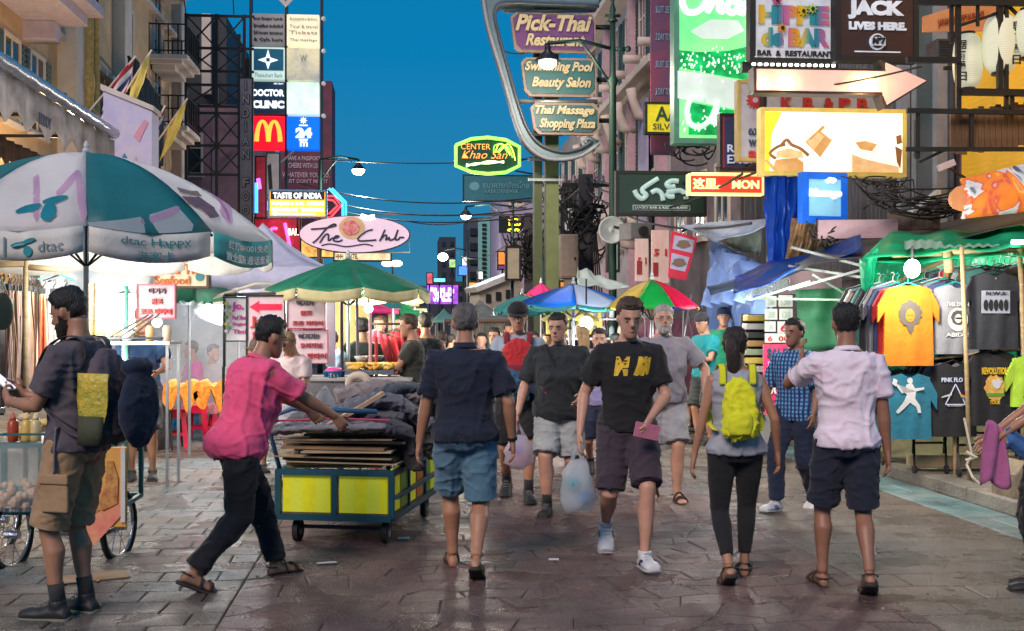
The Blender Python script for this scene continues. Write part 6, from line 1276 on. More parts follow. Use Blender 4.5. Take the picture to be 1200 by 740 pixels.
# pinkish wall boards & brown cloth above stall
for lb, x0, y0, x1, y1, Y, m in (('pink painted board under the loose cables', 960, 258, 1050, 280, 13.8, M('pink board', (.55, .38, .42), .7)), ('pink grey wall panel behind the blue tarpaulin bars', 905, 318, 985, 345, 14.6, M('pink grey panel', (.45, .33, .36), .8)), ('pale grey box panel under the pink board', 1040, 250, 1100, 270, 13.9, M('grey brown sacks', (.22, .17, .15), .8, var=.6, scale=6))):
    o = Sign('wall_board', lb, 'board', x0, y0, x1, y1, Y, m, None, 0, .08, yaw=TH - .2)
BTARP = translucent('royal blue tarp', (.01, .12, .62), 1, .22)
def free_tarp(lb, quad, mat, **k):
    c = sum((Vector(q) for q in quad), Vector()) / 4; o = thing('tarpaulin', lb, 'tarpaulin', c); tarp(o, [Vector(q) - c for q in quad], mat, 'sheet', **k); return o
free_tarp('royal blue plastic tarpaulin hanging below the food billboard', [at(896, 204, 14.8), at(942, 204, 14.9), at(936, 300, 15), at(902, 312, 14.9)], BTARP, amp=.08, fold=22, sag=0, nu=24, nv=16)
free_tarp('bronze crinkled cloth hanging below the blue light box', [at(928, 256, 14.7), at(972, 254, 14.5), at(966, 292, 14.5), at(918, 312, 14.8)], M('bronze cloth', (.36, .22, .10), .35, .3, var=.5, scale=8), amp=.06, fold=26, sag=0, nu=24)
PALEB = translucent('pale blue sheet', (.28, .42, .72), .85, .3)
free_tarp('pale blue plastic sheet fanned out like a tent behind the green shirts', [at(833, 282, 17.6), at(900, 318, 15.2), at(895, 420, 15.6), at(820, 440, 18)], PALEB, amp=.12, fold=26, sag=0, nu=30, nv=16)
free_tarp('long pale blue plastic sheet sloping down to the street behind the riders', [at(833, 282, 17.8), at(900, 312, 15.6), at(880, 352, 15.2), at(820, 360, 16.8)], translucent('light blue folds', (.35, .5, .8), 1, .3), amp=.08, fold=30, sag=0, nu=30)
free_tarp('grey blue awning sheet above the fanned plastic', [at(794, 264, 18.5), at(900, 256, 15.5), at(898, 266, 15), at(838, 284, 17)], M('grey awning', (.30, .36, .48), .6), amp=.03)
free_tarp('navy edged awning sheet sloping towards the T-shirt stall', [at(828, 336, 16), at(960, 300, 13.2), at(962, 308, 13), at(832, 346, 15.8)], M('navy awning', (.03, .08, .18), .6), amp=.02)
free_tarp('greenish net sheet under the grey awning', [at(845, 275, 17.5), at(893, 268, 16), at(893, 300, 16), at(850, 288, 17.5)], M('green net', (.12, .16, .13), .8, var=.4), amp=.03)
free_tarp('dark green curtain beside the price boards', [at(932, 340, 13.6), at(1020, 336, 13.3), at(1020, 408, 13.3), at(936, 412, 13.6)], M('green curtain', (.015, .14, .06), .7), amp=.05, fold=14, sag=0)
free_tarp('pale crumpled plastic bag sheet behind the blue umbrella', [at(677, 313, 22), at(700, 322, 22.2), at(738, 338, 21), at(678, 336, 21)], M('pale grey sheet', (.42, .50, .50), .6), amp=.05)
# truss edge fringe
o = thing('hanger_row', 'row of small coiled pale hooks under the navy awning edge', 'hooks', at(898, 338, 14)); b = MB()
for q in range(16): p = at(872 + q * 3.4, 345 - q * .95, 14) - o.location; b.tube([p + Vector((.03 * math.cos(a), .02 * math.sin(a), .05 * math.sin(a))) for a in (k * .8 for k in range(9))], .008, 5)
tag(b.build('hook', M('pale hook', (.5, .6, .6)), o), kind='stuff')
# price boards, pink posters, stacked goods
for q, (x0, y0, x1, y1, tx) in enumerate(((897, 347, 911, 361, '180'), (912, 346, 930, 361, '150'), (896, 362, 912, 376, '200'), (913, 362, 930, 376, '120'), (896, 377, 910, 390, '100'), (911, 377, 926, 392, '6'), (896, 391, 928, 403, '6  00'))):
    o = Sign('price_card', 'white price card, %s on the board by the green curtain' % ('top left', 'top right', 'second row left', 'second row right', 'third row left', 'third row right with red figure', 'bottom row with red figures')[q], 'price card', x0, y0, x1 - 1, y1 - 1, 13.9, M('card white', (.66, .70, .66), .6), None, depth=.02); 
    o.text(tx, x0 + 3, y0 + 3, x1 - 4, y1 - 3, REDL if q in (5, 6) else M('pale green print', (.4, .55, .45)), .02, thick=.005, res=2)
o = Sign('pink_poster', 'crimson and pink sale poster behind the man in checked shirt', 'poster', 894, 404, 925, 470, 13.7, M('crimson poster', (.75, .03, .12), .5, em=.15), None, depth=.03); o.text('SALE', 898, 408, 922, 419, NAVY, .04); o.poly([(899, 424), (912, 422), (920, 440), (902, 446)], M('violet print', (.5, .2, .5), col2=(.7, .4, .6), scale=9), 'print'); o.text('50%', 899, 450, 921, 462, PW, .03)
o = Sign('pink_poster', 'lower pink poster with white ring behind the dark jeans', 'poster', 896, 472, 922, 520, 13.6, M('crimson poster', (.75, .03, .12)), None, depth=.03); o.neon(arc(908, 485, 8, 7, 0, 350), .02, PW, 'ring', lift=.01); o.text('FREE', 899, 502, 919, 512, PW, .03)
o = thing('goods_shelf', 'shelf of folded yellow, white and black goods behind the yellow rucksack', 'shelf', at(886, 425, 14.8)); 
for q in range(11):
    z = .55 - q * .105; MB().box((random.uniform(-.02, .02), 0, z), (.27, .25, .075), rz=random.uniform(-.2, .2)).build('folded_pack', M('pack%d' % (q % 5), ((.65, .5, .1), (.6, .6, .58), (.04, .05, .05), (.5, .3, .1), (.35, .45, .3))[q % 5], .7), o, bevel=.012)
MB().box((0, .16, -.4), (.32, .04, 2.0)).build('back_board', M('dark board', (.06, .06, .07)), o)
# white & red food banners
for q, (x0, x1, y0, y1, Y) in enumerate(((744, 760, 280, 330, 19.6), (763, 784, 270, 332, 19.2))):
    o = Sign('banner', ('left one of two pale red streaked banners above the coloured umbrella', 'right one of two pale red streaked banners above the coloured umbrella')[q], 'banner', x0, y0, x1, y1, Y, M('streaked banner', (.72, .42, .36), .7, col2=(.75, .65, .6), scale=3, aniso=(5, 1, .5)), None, depth=.03); o.rect(x0 + 2, y1 - 24, x0 + 8, y1 - 8, M('dark red print', (.35, .03, .03)), 'picture'); o.text('5 1', x0 + 3, y0 + 22, x1 - 3, y0 + 30, REDL, .02, res=1)
o = Sign('menu_board', 'tilted red menu board with two photos of food', 'menu board', 780, 272, 818, 330, 18.4, STEEL, panel=False); o.d = .04
o.poly([(786, 271), (817, 279), (803, 329), (782, 325)], M('red board', (.68, .02, .06), .5, em=.1), 'panel', .03)
for pts in ([(789, 276), (813, 282), (810, 297), (787, 292)], [(786, 297), (807, 302), (802, 319), (784, 315)]):
    o.poly(pts, M('lilac plate', (.50, .50, .72), .4), 'photo_plate', .01, .03); cx = sum(p[0] for p in pts) / 4; cy = sum(p[1] for p in pts) / 4; o.poly([(cx + 8 * math.cos(a) * (1 + .2 * math.sin(a * 5)), cy + 5 * math.sin(a)) for a in (k * .4 for k in range(16))], M('photo food', (.25, .06, .06), .5, col2=(.12, .2, .12), scale=14), 'food_photo', .01, .04)
o.text('PAD THAI', 792, 293, 806, 295, PW, .01, res=1); o.strokes([[(800, 271), (820, 262)]], .02, STEEL, 'hanger', -.05)
# ------------------------------------------------------------------ umbrellas
def umbrella(lb, px, ytop, yrim, halfpx, Y, cols, n=8, val=0, under=None, pole=True, names=None, tilt=0, cat='parasol', group='market parasols', rot=0, curve=.5, py_base=None, ribmat=None):
    top = at(px, ytop, Y); rim = at(px, yrim, Y); Rr = halfpx / F * Y; H = top.z - rim.z
    o = thing('parasol', lb, cat, (top.x, top.y, 0), rot, group); o.rotation_euler = (0, tilt, rot)
    def P(a, r, dz=0):
        scal = 1 - .045 * (1 - abs(math.cos(n * a / 2))) * r; return Vector((Rr * r * math.cos(a) * scal, Rr * r * math.sin(a) * scal, top.z - H * (r * (1 - curve) + curve * r * r) + dz + .0))
    for q in range(n):
        a0 = 2 * math.pi * q / n; a1 = 2 * math.pi * (q + 1) / n
        b = MB(); b.sheet(lambda u, v: P(a0 + (a1 - a0) * v, u, .04 * math.sin(v * math.pi) * u * -1), 9, 5)
        g = b.build('canopy_panel', cols[q % len(cols)], o, smooth=True, solid=.006)
        if val:
            b = MB(); b.sheet(lambda u, v: P(a0 + (a1 - a0) * (.02 + .96 * v), 1.0, -.04 * math.sin(v * math.pi)) + Vector((0, 0, -val * u * (1 - .12 * abs(2 * v - 1) ** 4))), 3, 8); b.build('valance', val_m[q % len(val_m)] if (val_m := under) else cols[q % len(cols)], o, smooth=True, solid=.006)
        b = MB(); b.tube([P(a0, .04, -.03), P(a0, .5, -.035), P(a0, 1.0, -.03)], .010, 5); b.tube([P(a0, .55, -.03), (0, 0, top.z - H * 1.1 - .15)], .008, 5); b.build('rib', ribmat or STEEL, o)
    b = MB(); b.tube([(0, 0, 0 if pole else rim.z - .6), (0, 0, top.z + .05)], .022, 10); b.build('pole', GREYST, o, smooth=True); MB().lathe([(.035, 0), (.03, .03), (.018, .05), (.022, .07), (.006, .10)], 10, (0, 0, top.z)).build('finial', M('finial', (.6, .6, .6)), o, smooth=True)
    if pole: MB().lathe([(.24, 0), (.24, .08), (.05, .12), (.04, .3)], 16).build('base', M('parasol base', (.2, .2, .2), .8), o)
    return o, P, top, rim, Rr
WHC = translucent('white parasol', (.84, .82, .84), 1, .45); TEALC = translucent('teal parasol', (.07, .32, .36), 1, .45); VAL = M('white valance', (.70, .68, .62), .7); TVAL = M('teal valance', (.06, .42, .40), .7)
big, BP, btop, brim_, BR = umbrella('big white and teal parasol with operator logo and Happy lettering', 101, 180, 281, 216, 9.4, [TEALC, WHC] * 5, 10, .2, [VAL, TVAL, VAL, VAL, VAL, VAL, VAL, VAL, VAL, VAL], rot=R(-70.4), curve=.92)
def on_canopy(pts2, mat, nm, dr=.012, valn=False, n=8):
    """prism laid on the canopy panel: pts (angle fraction q+v, radius)"""
    me = bpy.data.meshes.new(nm); me.from_pydata([(a, 0, r) for a, r in pts2], [], [tuple(range(len(pts2)))]); me.materials.append(mat); subdiv(me, 4)
    for v in me.vertices:
        fr = v.co.x % 1; p = BP(2 * math.pi * v.co.x / 10, v.co.z, -.04 * math.sin(fr * math.pi) * v.co.z); o_ = Vector((p.x, p.y, 0)).normalized(); v.co = p + o_ * .008 + Vector((0, 0, dr))
    me.update(); return link(nm, me, big)
# local angle 0 = towards the camera; panels left of it have negative angle
TL = M('logo teal', (.01, .20, .26), .5); PKS = translucent('pink stripe', (.74, .50, .70), 1, .5); PKL = M('logo magenta', (.6, .04, .25), .5)
def ell(ca, cr, ra, rr, rot=0, n=16): return [(ca + ra * math.cos(t) * math.cos(rot) - rr * math.sin(t) * math.sin(rot) * 1.2, cr + rr * math.sin(t) * math.cos(rot) + ra * math.cos(t) * math.sin(rot) / 1.2) for t in (2 * math.pi * k / n for k in range(n))]
def pxell(cx, cy, rx, ry, rot, n=14): return [(cx + rx * math.cos(t) * math.cos(rot) + ry * math.sin(t) * math.sin(rot), cy - rx * math.cos(t) * math.sin(rot) + ry * math.sin(t) * math.cos(rot)) for t in (2 * math.pi * k / n for k in range(n))]
_grid = []
M3 = Matrix.Rotation(R(-70.4), 3, 'Z')
for i in range(-110, 111, 2):
    for j in range(8, 101, 2):
        a, r = i * .02, j * .01; w_ = M3 @ BP(2 * math.pi * a / 10, r) + big.location
        if w_.y < big.location.y + .1: _grid.append((600 + F * w_.x / w_.y, HZ - F * (w_.z - CAMH) / w_.y, a, r))
def bpt(px, py):
    g = min(_grid, key=lambda q: (q[0] - px) ** 2 + (q[1] - py) ** 2); best = (1e9,)
    for di in range(-4, 5):
        for dj in range(-4, 5):
            a, r = g[2] + di * .01, min(1.0, g[3] + dj * .005); w_ = M3 @ BP(2 * math.pi * a / 10, r) + big.location; e = (600 + F * w_.x / w_.y - px) ** 2 + (HZ - F * (w_.z - CAMH) / w_.y - py) ** 2
            if e < best[0]: best = (e, a, r)
    return best[1:]
for cx, cy, rx, ry, rot in ((34, 241, 16, 4.5, R(14)), (65, 232, 15, 4, R(8)), (57, 246, 9, 11, R(-30))): on_canopy([bpt(*p) for p in pxell(cx, cy, rx, ry, rot)], TL, 'logo_petal')
on_canopy([bpt(*p) for p in [(103, 261), (150, 252), (206, 239), (226, 262), (224, 268), (165, 268), (104, 266)]], WHC, 'white_panel', .004)
for pts in ([(40, 205), (47, 205), (46, 250), (40, 250)], [(88, 200), (96, 205), (102, 252), (94, 254)], [(66, 222), (88, 200), (92, 206), (70, 228)], [(165, 252), (205, 240), (206, 248), (168, 258)], [(240, 215), (262, 232), (272, 256), (264, 256)]):
    on_canopy([bpt(*p) for p in smoothpath(pts + [pts[0]], 3)[:-1]], PKS, 'pink_print', .006)
for pts, m in (([(212, 232), (232, 228), (250, 240), (256, 250), (246, 256), (236, 246), (220, 240)], M('tuk tuk print', (.05, .04, .12), .6, col2=(.3, .12, .1), scale=20)), ([(206, 220), (230, 222), (236, 228), (210, 227)], M('brown faint print', (.3, .2, .15)))): on_canopy([bpt(*p) for p in pts], m, 'vehicle_print')
def val_text(s, q0, q1, z0, z1, mat, bold=.0, nm='lettering'):
    me = text_mesh(s, mat, bold, 0, 0, 3); fit_mesh(me, 0, z0 * .85, 1, z1 * .85, 0, 0); subdiv(me)
    for v in me.vertices:
        fr = (q0 + (q1 - q0) * v.co.x); ff = fr % 1; p = BP(2 * math.pi * fr / 10, 1.0, -.04 * math.sin(ff * math.pi)); out = Vector((p.x, p.y, 0)).normalized(); v.co = p + out * .012 + Vector((0, 0, v.co.z))
    me.update(); return link(nm, me, big)
TLT = M('teal letter', (.02, .26, .30), .5, bump=0)
val_text('dtac Happy', .25, .80, -.12, -.035, TLT, .0); val_text('游客卡', .38, .67, -.225, -.14, TLT, .0)
val_text('dtac', -.34, -.16, -.17, -.09, M('grey letter', (.2, .25, .28)), 0); val_text('|', -.60, -.585, -.2, -.05, M('grey letter', (.2, .25, .28)), 0); val_text('拨打004001免收', 1.18, 1.85, -.10, -.03, M('white letter', (.7, .7, .7)), .02); val_text('致全国际通话套餐', 1.15, 1.88, -.21, -.13, M('white letter', (.7, .7, .7)), .02)
for k_, (ca, cz, ra, rz, rot) in enumerate(((-.49, -.10, .06, .018, .2), (-.41, -.075, .05, .015, .3), (-.42, -.145, .035, .035, 0))):
    vs = []
    for t in (2 * math.pi * k / 12 for k in range(12)): fr = ca + ra * math.cos(t); p = BP(2 * math.pi * fr / 10, 1.0, -.03); out = Vector((p.x, p.y, 0)).normalized(); vs.append(p + out * .014 + Vector((0, 0, cz + rz * math.sin(t) + rot * ra * math.cos(t) * .8)))
    MB().add(vs, [tuple(range(12))]).build('logo_petal', TLT, big, solid=.003)
b = MB(); b.tube([BP(2 * math.pi * fr / 10, 1.0, -.03) * 1.0 + Vector((0, 0, z)) + Vector((BP(2 * math.pi * fr / 10, 1).x, BP(2 * math.pi * fr / 10, 1).y, 0)).normalized() * .014 for fr, z in ((-.86, -.09), (-.84, -.13), (-.79, -.15), (-.73, -.135), (-.69, -.085))], .012, 6); b.build('smile_print', PKL, big, smooth=True)
GRC, CRC = M('green canvas', (.006, .20, .10), .7, var=.25), M('cream lining', (.62, .55, .28), .7)
ug, *_ = umbrella('green market parasol with pale yellow valance', 408, 303, 340, 97, 13.7, [GRC], 8, .12, [CRC], curve=.25, rot=.3)
bl1 = translucent('blue parasol', (.01, .22, .60), 1, .45); bl2 = translucent('white blue parasol', (.55, .62, .75), 1, .45); bl3 = translucent('navy parasol', (.01, .10, .42), 1, .45)
umbrella('blue and white panelled parasol left of the multicoloured one', 672, 333, 358, 72, 17, [bl1, bl3, bl2, bl1, bl3, bl1, bl2, bl1], 8, .06, [M('teal valance2', (.02, .22, .22))], curve=.3)
umbrella('multicoloured parasol with yellow red and green panels', 764, 328, 360, 56, 15.5, [translucent('%s panel' % n_, c, 1, .45) for n_, c in (('yellow', (.75, .60, .12)), ('green', (.02, .50, .12)), ('red', (.80, .01, .12)), ('yellow', (.75, .60, .12)), ('blue', (.1, .2, .6)), ('red', (.8, .01, .12)), ('yellow', (.75, .6, .12)), ('green', (.02, .5, .12)))], 8, 0, curve=.6, rot=R(-90 - 70))
umbrella('teal green parasol low between the grey roof and the blue parasol', 612, 345, 362, 34, 19, [M('teal canvas', (.02, .20, .20), .7)], 8, .08, [M('teal valance2', (.02, .22, .22))], curve=.3)
umbrella('small magenta parasol tip behind the blue parasol', 634, 332, 345, 18, 22, [M('magenta canvas', (.65, .02, .18), .7)], 8, 0, curve=.2)
umbrella('yellow parasol with self-glowing canvas under the blue one', 668, 360, 374, 34, 17.6, [M('yellow canvas', (.75, .60, .15), .7, em=.25)], 8, 0, curve=.3)  # canvas emits its own glow in place of lamplight from below
# tents and awnings of the left stalls
def tent(lb, px, ytop, yeave, x0, x1, Y, mat, depth=2.6, legs=True, vall=.18, valm=None, cat='tent'):
    tp = at(px, ytop, Y + depth / 2); z1 = at(px, yeave, Y).z; a, b_ = at(x0, 0, Y).x, at(x1, 0, Y).x; c = Vector(((a + b_) / 2, Y + depth / 2, 0)); o = thing('tent', lb, cat, c, 0, 'tents and awnings over the stalls'); hw, hd = (b_ - a) / 2, depth / 2; ap = Vector((tp.x - c.x, 0, tp.z))
    cs = [Vector((-hw, -hd, z1)), Vector((hw, -hd, z1)), Vector((hw, hd, z1)), Vector((-hw, hd, z1))]
    for q in range(4):
        p, r_ = cs[q], cs[(q + 1) % 4]; b = MB(); b.sheet(lambda u, v: (p.lerp(r_, v)).lerp(ap, u) + Vector((0, 0, -.30 * u * (1 - u) * 1.5)), 10, 8); b.build('roof_panel', mat, o, smooth=True, solid=.008)
        b = MB(); b.sheet(lambda u, v: p.lerp(r_, v) + Vector((0, 0, -vall * u * (1 + .08 * math.sin(v * 30)))), 2, 20); b.build('valance', valm or mat, o, smooth=True, solid=.008)
        if legs: MB().tube([p * 1.0 - Vector((0, 0, z1)), p], .018, 8).build('leg', GREYST, o)
    return o
tent('pale lavender peaked tent between the big parasol and the green one', 308, 262, 314, 222, 385, 14.5, M('lavender canvas', (.52, .50, .64), .7, em=.05), vall=.25)
tent('magenta red low awning behind the green parasol', 430, 340, 362, 415, 460, 19, M('magenta canvas', (.65, .02, .18), .7), 2, vall=.08)
tent('teal green awning beside the magenta one', 452, 340, 360, 430, 486, 21, M('teal canvas', (.02, .20, .20), .7), 2, vall=.1)
tent('small bright green awning end right of the teal one', 474, 350, 364, 462, 492, 20, M('bright green canvas', (.01, .35, .12), .7), 1.6, vall=.15)
tent('dark green tent corner under the big parasol', 190, 318, 334, 160, 228, 13, M('deep green canvas', (.005, .15, .09), .7), 2, legs=False)
tent('grey roofed stall with brown gable in the middle of the street', 562, 352, 374, 520, 618, 24, M('weathered grey roof', (.16, .18, .19), .8, var=.4), 3, vall=.08, valm=M('brown gable board', (.10, .06, .045), .8))
tent('green plastic roofed stall left of the grey roofed one', 520, 362, 376, 492, 548, 27, M('mint sheet roof', (.12, .34, .30), .6), 2.5, vall=.06)
gab = thing('gabled_kiosk', 'cream gabled kiosk front with a round lamp and small windows', 'kiosk', at(585, 335, 40), TH + .15); k = 40 / F
MB().prism([(-25 * k, -28 * k), (27 * k, -28 * k), (27 * k, 15 * k), (-24 * k, -2 * k)], -.1, 1.5).build('wall', M('cream kiosk', (.55, .5, .42), .8), gab); MB().bar((-29 * k, .7, -5 * k), (30 * k, .7, 18 * k), 1.9, .18).build('roof_edge', WHITEP, gab)
for x in (-14, -2, 10): MB().box((x * k, -.12, -12 * k + x * .006), (6 * k, .06, 10 * k)).build('window', GLASS, gab)
# ------------------------------------------------------------------ the people in view
def bag(label, loc, w, h, col, inner=None, cat='plastic bag', handle=.10, group=None, seed=1, alpha=.75):
    """thin plastic carrier bag hanging from a point (loc = the hand)"""
    o = thing('plastic_bag', label, cat, loc, random.uniform(-.4, .4), group); b = MB(); rs = []
    for k in range(9):
        f = k / 8; ww = w / 2 * (.35 + .65 * math.sin(min(1, (1 - f) * 1.5 + .08) * math.pi / 2)) * (1 if f > .12 else .75)
        rs.append([(ww * math.cos(a) * (1 + .1 * math.sin(3 * a + seed)), ww * .6 * math.sin(a), -handle - h + h * f + (.02 * math.sin(a * 2 + seed) if f < .1 else 0)) for a in (2 * math.pi * j / 18 for j in range(18))])
    b.rings(rs)
    me = b.mesh('film', translucent(' bag%g%g%g' % tuple(col), col, alpha, .25)); me.shade_smooth()
    for v in me.vertices:
        n_ = noise.noise(v.co * 14 + Vector((seed, 0, 0))); v.co += Vector((v.co.x, v.co.y, 0)) * n_ * .35
    me.materials.clear(); me.materials.append(translucent('bag%g%g%g' % tuple(col), col, alpha, .25)); link('film', me, o)
    hb = MB()
    for e in (-1, 1): hb.tube([(e * w * .17, 0, -handle - .01), (e * w * .06, 0, -handle * .4), (0, 0, 0)], [(.016, .003), (.012, .003), (.008, .003)], 6)
    hb.build('handle', MATS['film bag%g%g%g' % tuple(col)], o, smooth=True)
    for q, c in enumerate(inner or []):
        m = M('goods %g%g%g' % tuple(c), c, .5); bb = MB(); bb.sph((random.uniform(-.2, .2) * w, random.uniform(-.1, .1) * w, -handle - h * (.75 - .28 * q)), (w * .26, w * .18, h * .16), 10, 8); bb.build('packet', m, o, smooth=True)
    return o
def hand_world(P, side):
    for (sd_, wr, hd, pn, sd, c) in P['hands']:
        if sd_ == side: return P['root'].location + Matrix.Rotation(P['yaw'], 3, 'Z') @ (wr + hd * .09 + pn * .02)

FACE = math.pi
# man with the rucksack at the left edge
p1 = person('man with grey rucksack and tan cargo shorts looking at his phone beside the food cart', 90, 722, R(74), 1.83, 'tan', 'black', cloth('plum grey', (.10, .082, .10)), cloth('khaki', (.38, .24, .13)), dict(la=(-.09, .05, 0), ra=(.10, .01, 0), lh=(-.12, .33, 1.14), rh=(.06, .36, 1.16), lpole=(-.5, -.6, -.9), rpole=(.4, -.4, -1), shortlen=1.0, lhn=(.8, .2, .4), lhc=.7, rhc=.7, lhd=(.5, .7, .5), rhd=(-.5, .7, .5), rhn=(-.8, .2, .4)),
            lean=-1, headpitch=20, headyaw=2, beard=('dark brown', .010), shoes='black', sock='lightsole', hairstyle='short', sleeve_len=.72, group='standing market customers')
b1 = backpack(p1, cloth('rucksack', (.10, .075, .10)), w=.33, h=.50, d=.17, z=1.17, label='purple grey rucksack with a yellow packet, worn by the bearded man', smat=cloth('rucksack pocket', (.05, .045, .055)))
T = p1['T']
fb = MB()
fb.rings([[T(-.155 - .012 * (i % 2) + dx * q, -.20 + dy * q - .01, z) for i, (dx, dy) in enumerate([(math.cos(a) * .012, math.sin(a) * .085) for a in (2 * math.pi * j / 12 for j in range(12))])] for z, q in ((1.03, .8), (1.10, 1), (1.18, 1.1), (1.25, 1.05), (1.30, 1.1))])
po = fb.build('snack_packet', M('yellow foil packet', (.75, .50, .05), .3, scale=9, col2=(.25, .30, .05), bump=.8, bscale=30), b1, smooth=True)
MB().rings([[T(-.165 + .035 * math.cos(a), -.20 + .075 * math.sin(a), z) for a in (2 * math.pi * j / 14 for j in range(14))] for z in (.93, 1.0, 1.08)]).build('side_pocket', M('olive mesh pocket', (.06, .065, .035), .8), b1, smooth=True)
band(p1, [T(-.12, .15, 1.22), T(-.185, .05, 1.10), T(-.19, -.08, 1.0), T(-.17, -.14, .97)], .03, MATS['cloth rucksack'], 'waist_strap', b1)
band(p1, [T(-.19, -.02, 1.02), T(-.20, -.02, .9), T(-.205, -.02, .78)], .04, cloth('strap end', (.22, .17, .2)), 'loose_strap', b1)
hb = MB(); hb.sph(T(-.02, -.39, 1.12), (.17, .065, .215), 20, 12); hb.sph(T(.0, -.36, 1.33), (.13, .075, .055), 14, 10)
tag(link('neck_pillow', remesh(hb, .014, 3, 'pillow', cloth('navy', (.012, .02, .045)), wr=.006, ws=8)), 'dark navy travel pillow hanging behind the purple grey rucksack', 'travel pillow')
bpy.data.objects['neck_pillow'].location = p1['root'].location; bpy.data.objects['neck_pillow'].rotation_euler = (0, 0, p1['yaw'])
ph = thing('phone', 'silver phone held up by the bearded man at the left', 'phone', p1['root'].location, p1['yaw'])
MB().box(tuple(Vector((-.03, .44, 1.235)) * p1['s']), (.075, .15, .010), rx=R(35)).build('case', M('phone case', (.6, .6, .62), .3), ph, bevel=.004)
MB().box(tuple(Vector((-.03, .437, 1.242)) * p1['s']), (.068, .135, .006), rx=R(35)).build('screen', E('phone screen', (.75, .8, .9), .8), ph)
# cargo pockets
for P_, z0, z1 in ((p1, .60, .76),):
    hip, knee = P_['legs'][0][1], P_['legs'][0][2]; c = hip.lerp(knee, .55)
    MB().box(tuple(c + Vector((-.108, -.07, 0))), (.022, .17, .19)).build('cargo_pocket', MATS['cloth khaki'], P_['root'], bevel=.009)
    MB().box(tuple(c + Vector((-.118, -.07, .085))), (.024, .185, .055)).build('pocket_flap', MATS['cloth khaki'], P_['root'], bevel=.008)

# man in pink pushing the cart
p2 = person('man in bright pink shirt and black trousers pushing the loaded handcart', 278, 683, R(-52), 1.76, 'tan', 'black', cloth('bright pink', (.90, .10, .24), var=.08), cloth('black trousers', (.012, .012, .016)),
            dict(la=(-.08, .30, 0, 0), ra=(.10, -.33, .05, -25), lh=(-.18, .66, 1.0), rh=(.20, .64, .98), lpole=(-.4, -.2, -1), rpole=(.4, -.2, -1), pz=.87, lhc=1, rhc=1), lean=17, headpitch=12, pants='long', shoes='sandal', hem=-.04, sleeve_len=.8, build=1.12, group='people walking along the market street')
# man in the navy polo shirt, seen from behind
p3 = person('grey haired man in navy polo shirt and denim shorts walking away in flip flops', 545, 672, R(2), 1.80, 'tan', 'grey', cloth('navy polo', (.010, .015, .035)), cloth('denim', (.10, .21, .30), wave=None), 'walk1',
            over=dict(la=(-.08, .22, 0, 6), ra=(.07, -.22, .06, -30), lh=(-.29, .06, .82), rh=(.30, .02, .84)), build=1.10, shoes='flipflop', hairstyle='crop', sleeve_len=.78)
wr = p3['arms'][1][3]; MB().tube([wr + Vector((0, 0, -.0)), wr + (p3['arms'][1][2] - wr).normalized() * .022], .033, 12).build('wristband', BLACK, p3['root'])
T = p3['T']; MB().rings([[T(.072 * math.cos(a), -.010 + .068 * math.sin(a), z) for a in (2 * math.pi * j / 16 for j in range(16))] for z in (1.455, 1.475, 1.498)]).build('collar', MATS['cloth navy polo'], p3['root'], smooth=True)
# man in black tee with yellow letters
p4 = person('fair man in black tee with yellow letters and dark shorts striding towards the camera', 735, 656, FACE + R(4), 1.86, 'fair', 'brown', cloth('black tee', (.012, .012, .014)), cloth('aubergine shorts', (.050, .034, .052)), 'walk1',
            over=dict(la=(-.07, .24, 0, 4), ra=(.10, -.26, .12, -35), rh=(.32, .10, .84), lh=(-.10, .26, .93), lpole=(-.8, -.6, -.2), lhn=(.6, -.6, 0), lhc=.9), headpitch=14, lean=5, shoes='white', sleeve_len=.72, hairstyle='quiff')
YEL = M('yellow print', (.80, .50, .03), .7); Z = 1.27
for x0, x1 in ((.02, .045), (.06, .085)):
    print_poly(p4, [(-x0, 1.27), (-x1, 1.27), (-x1 - .03, 1.40), (-x0 - .03, 1.40)][::-1], YEL)
print_text(p4, 'M', -.12, 1.27, -.01, 1.40, YEL, .06, .2)
print_text(p4, '/M', .01, 1.275, .14, 1.395, YEL, .05, .3)
o = thing('travel_document', 'pink folder in the hand of the man in black tee', 'folder', hand_world(p4, -1), R(10)); MB().box((.02, -.02, -.01), (.17, .012, .10), ry=R(12)).build('cover', cloth('rose folder', (.50, .16, .25)), o, bevel=.003)
bag('large white plastic bag with blue packets carried by the man in black tee', hand_world(p4, 1) + Vector((-.03, 0, 0)), .24, .34, (.80, .82, .86), [(.05, .25, .5), (.1, .4, .45)], seed=4)
# man in the black jacket
p5 = person('stout man in open black shirt and pale grey shorts with a pink shoulder strap', 655, 600, FACE + R(-6), 1.75, 'fair', 'black', cloth('charcoal shirt', (.022, .026, .03)), cloth('pale grey shorts', (.40, .42, .42)), 'walk2',
            over=dict(ra=(.09, .16, 0, 0), la=(-.09, -.22, .08, -30), rh=(.34, .12, .86), lh=(-.20, .28, 1.02)), build=1.22, hairstyle='crop', shoes='black', sock='black', sleeve_len=.85, headyaw=-14, headpitch=10, hem=-.03)
T = p5['T']
band(p5, [T(.12, .05, 1.47), T(.06, .15, 1.38), T(-.02, .185, 1.25), T(-.12, .19, 1.10), T(-.18, .12, 1.0)], .045, cloth('dark strap', (.01, .01, .01)), 'shoulder_strap')
band(p5, [T(.13, .175, 1.14), T(.09, .20, 1.08), T(.05, .205, 1.02)], .045, cloth('hot pink', (.75, .05, .15)), 'pink_strap')
bag('small pink and white plastic bag held low by the man in black shirt', hand_world(p5, 1), .27, .27, (.80, .70, .78), [(.7, .15, .35), (.15, .2, .6)], seed=2)
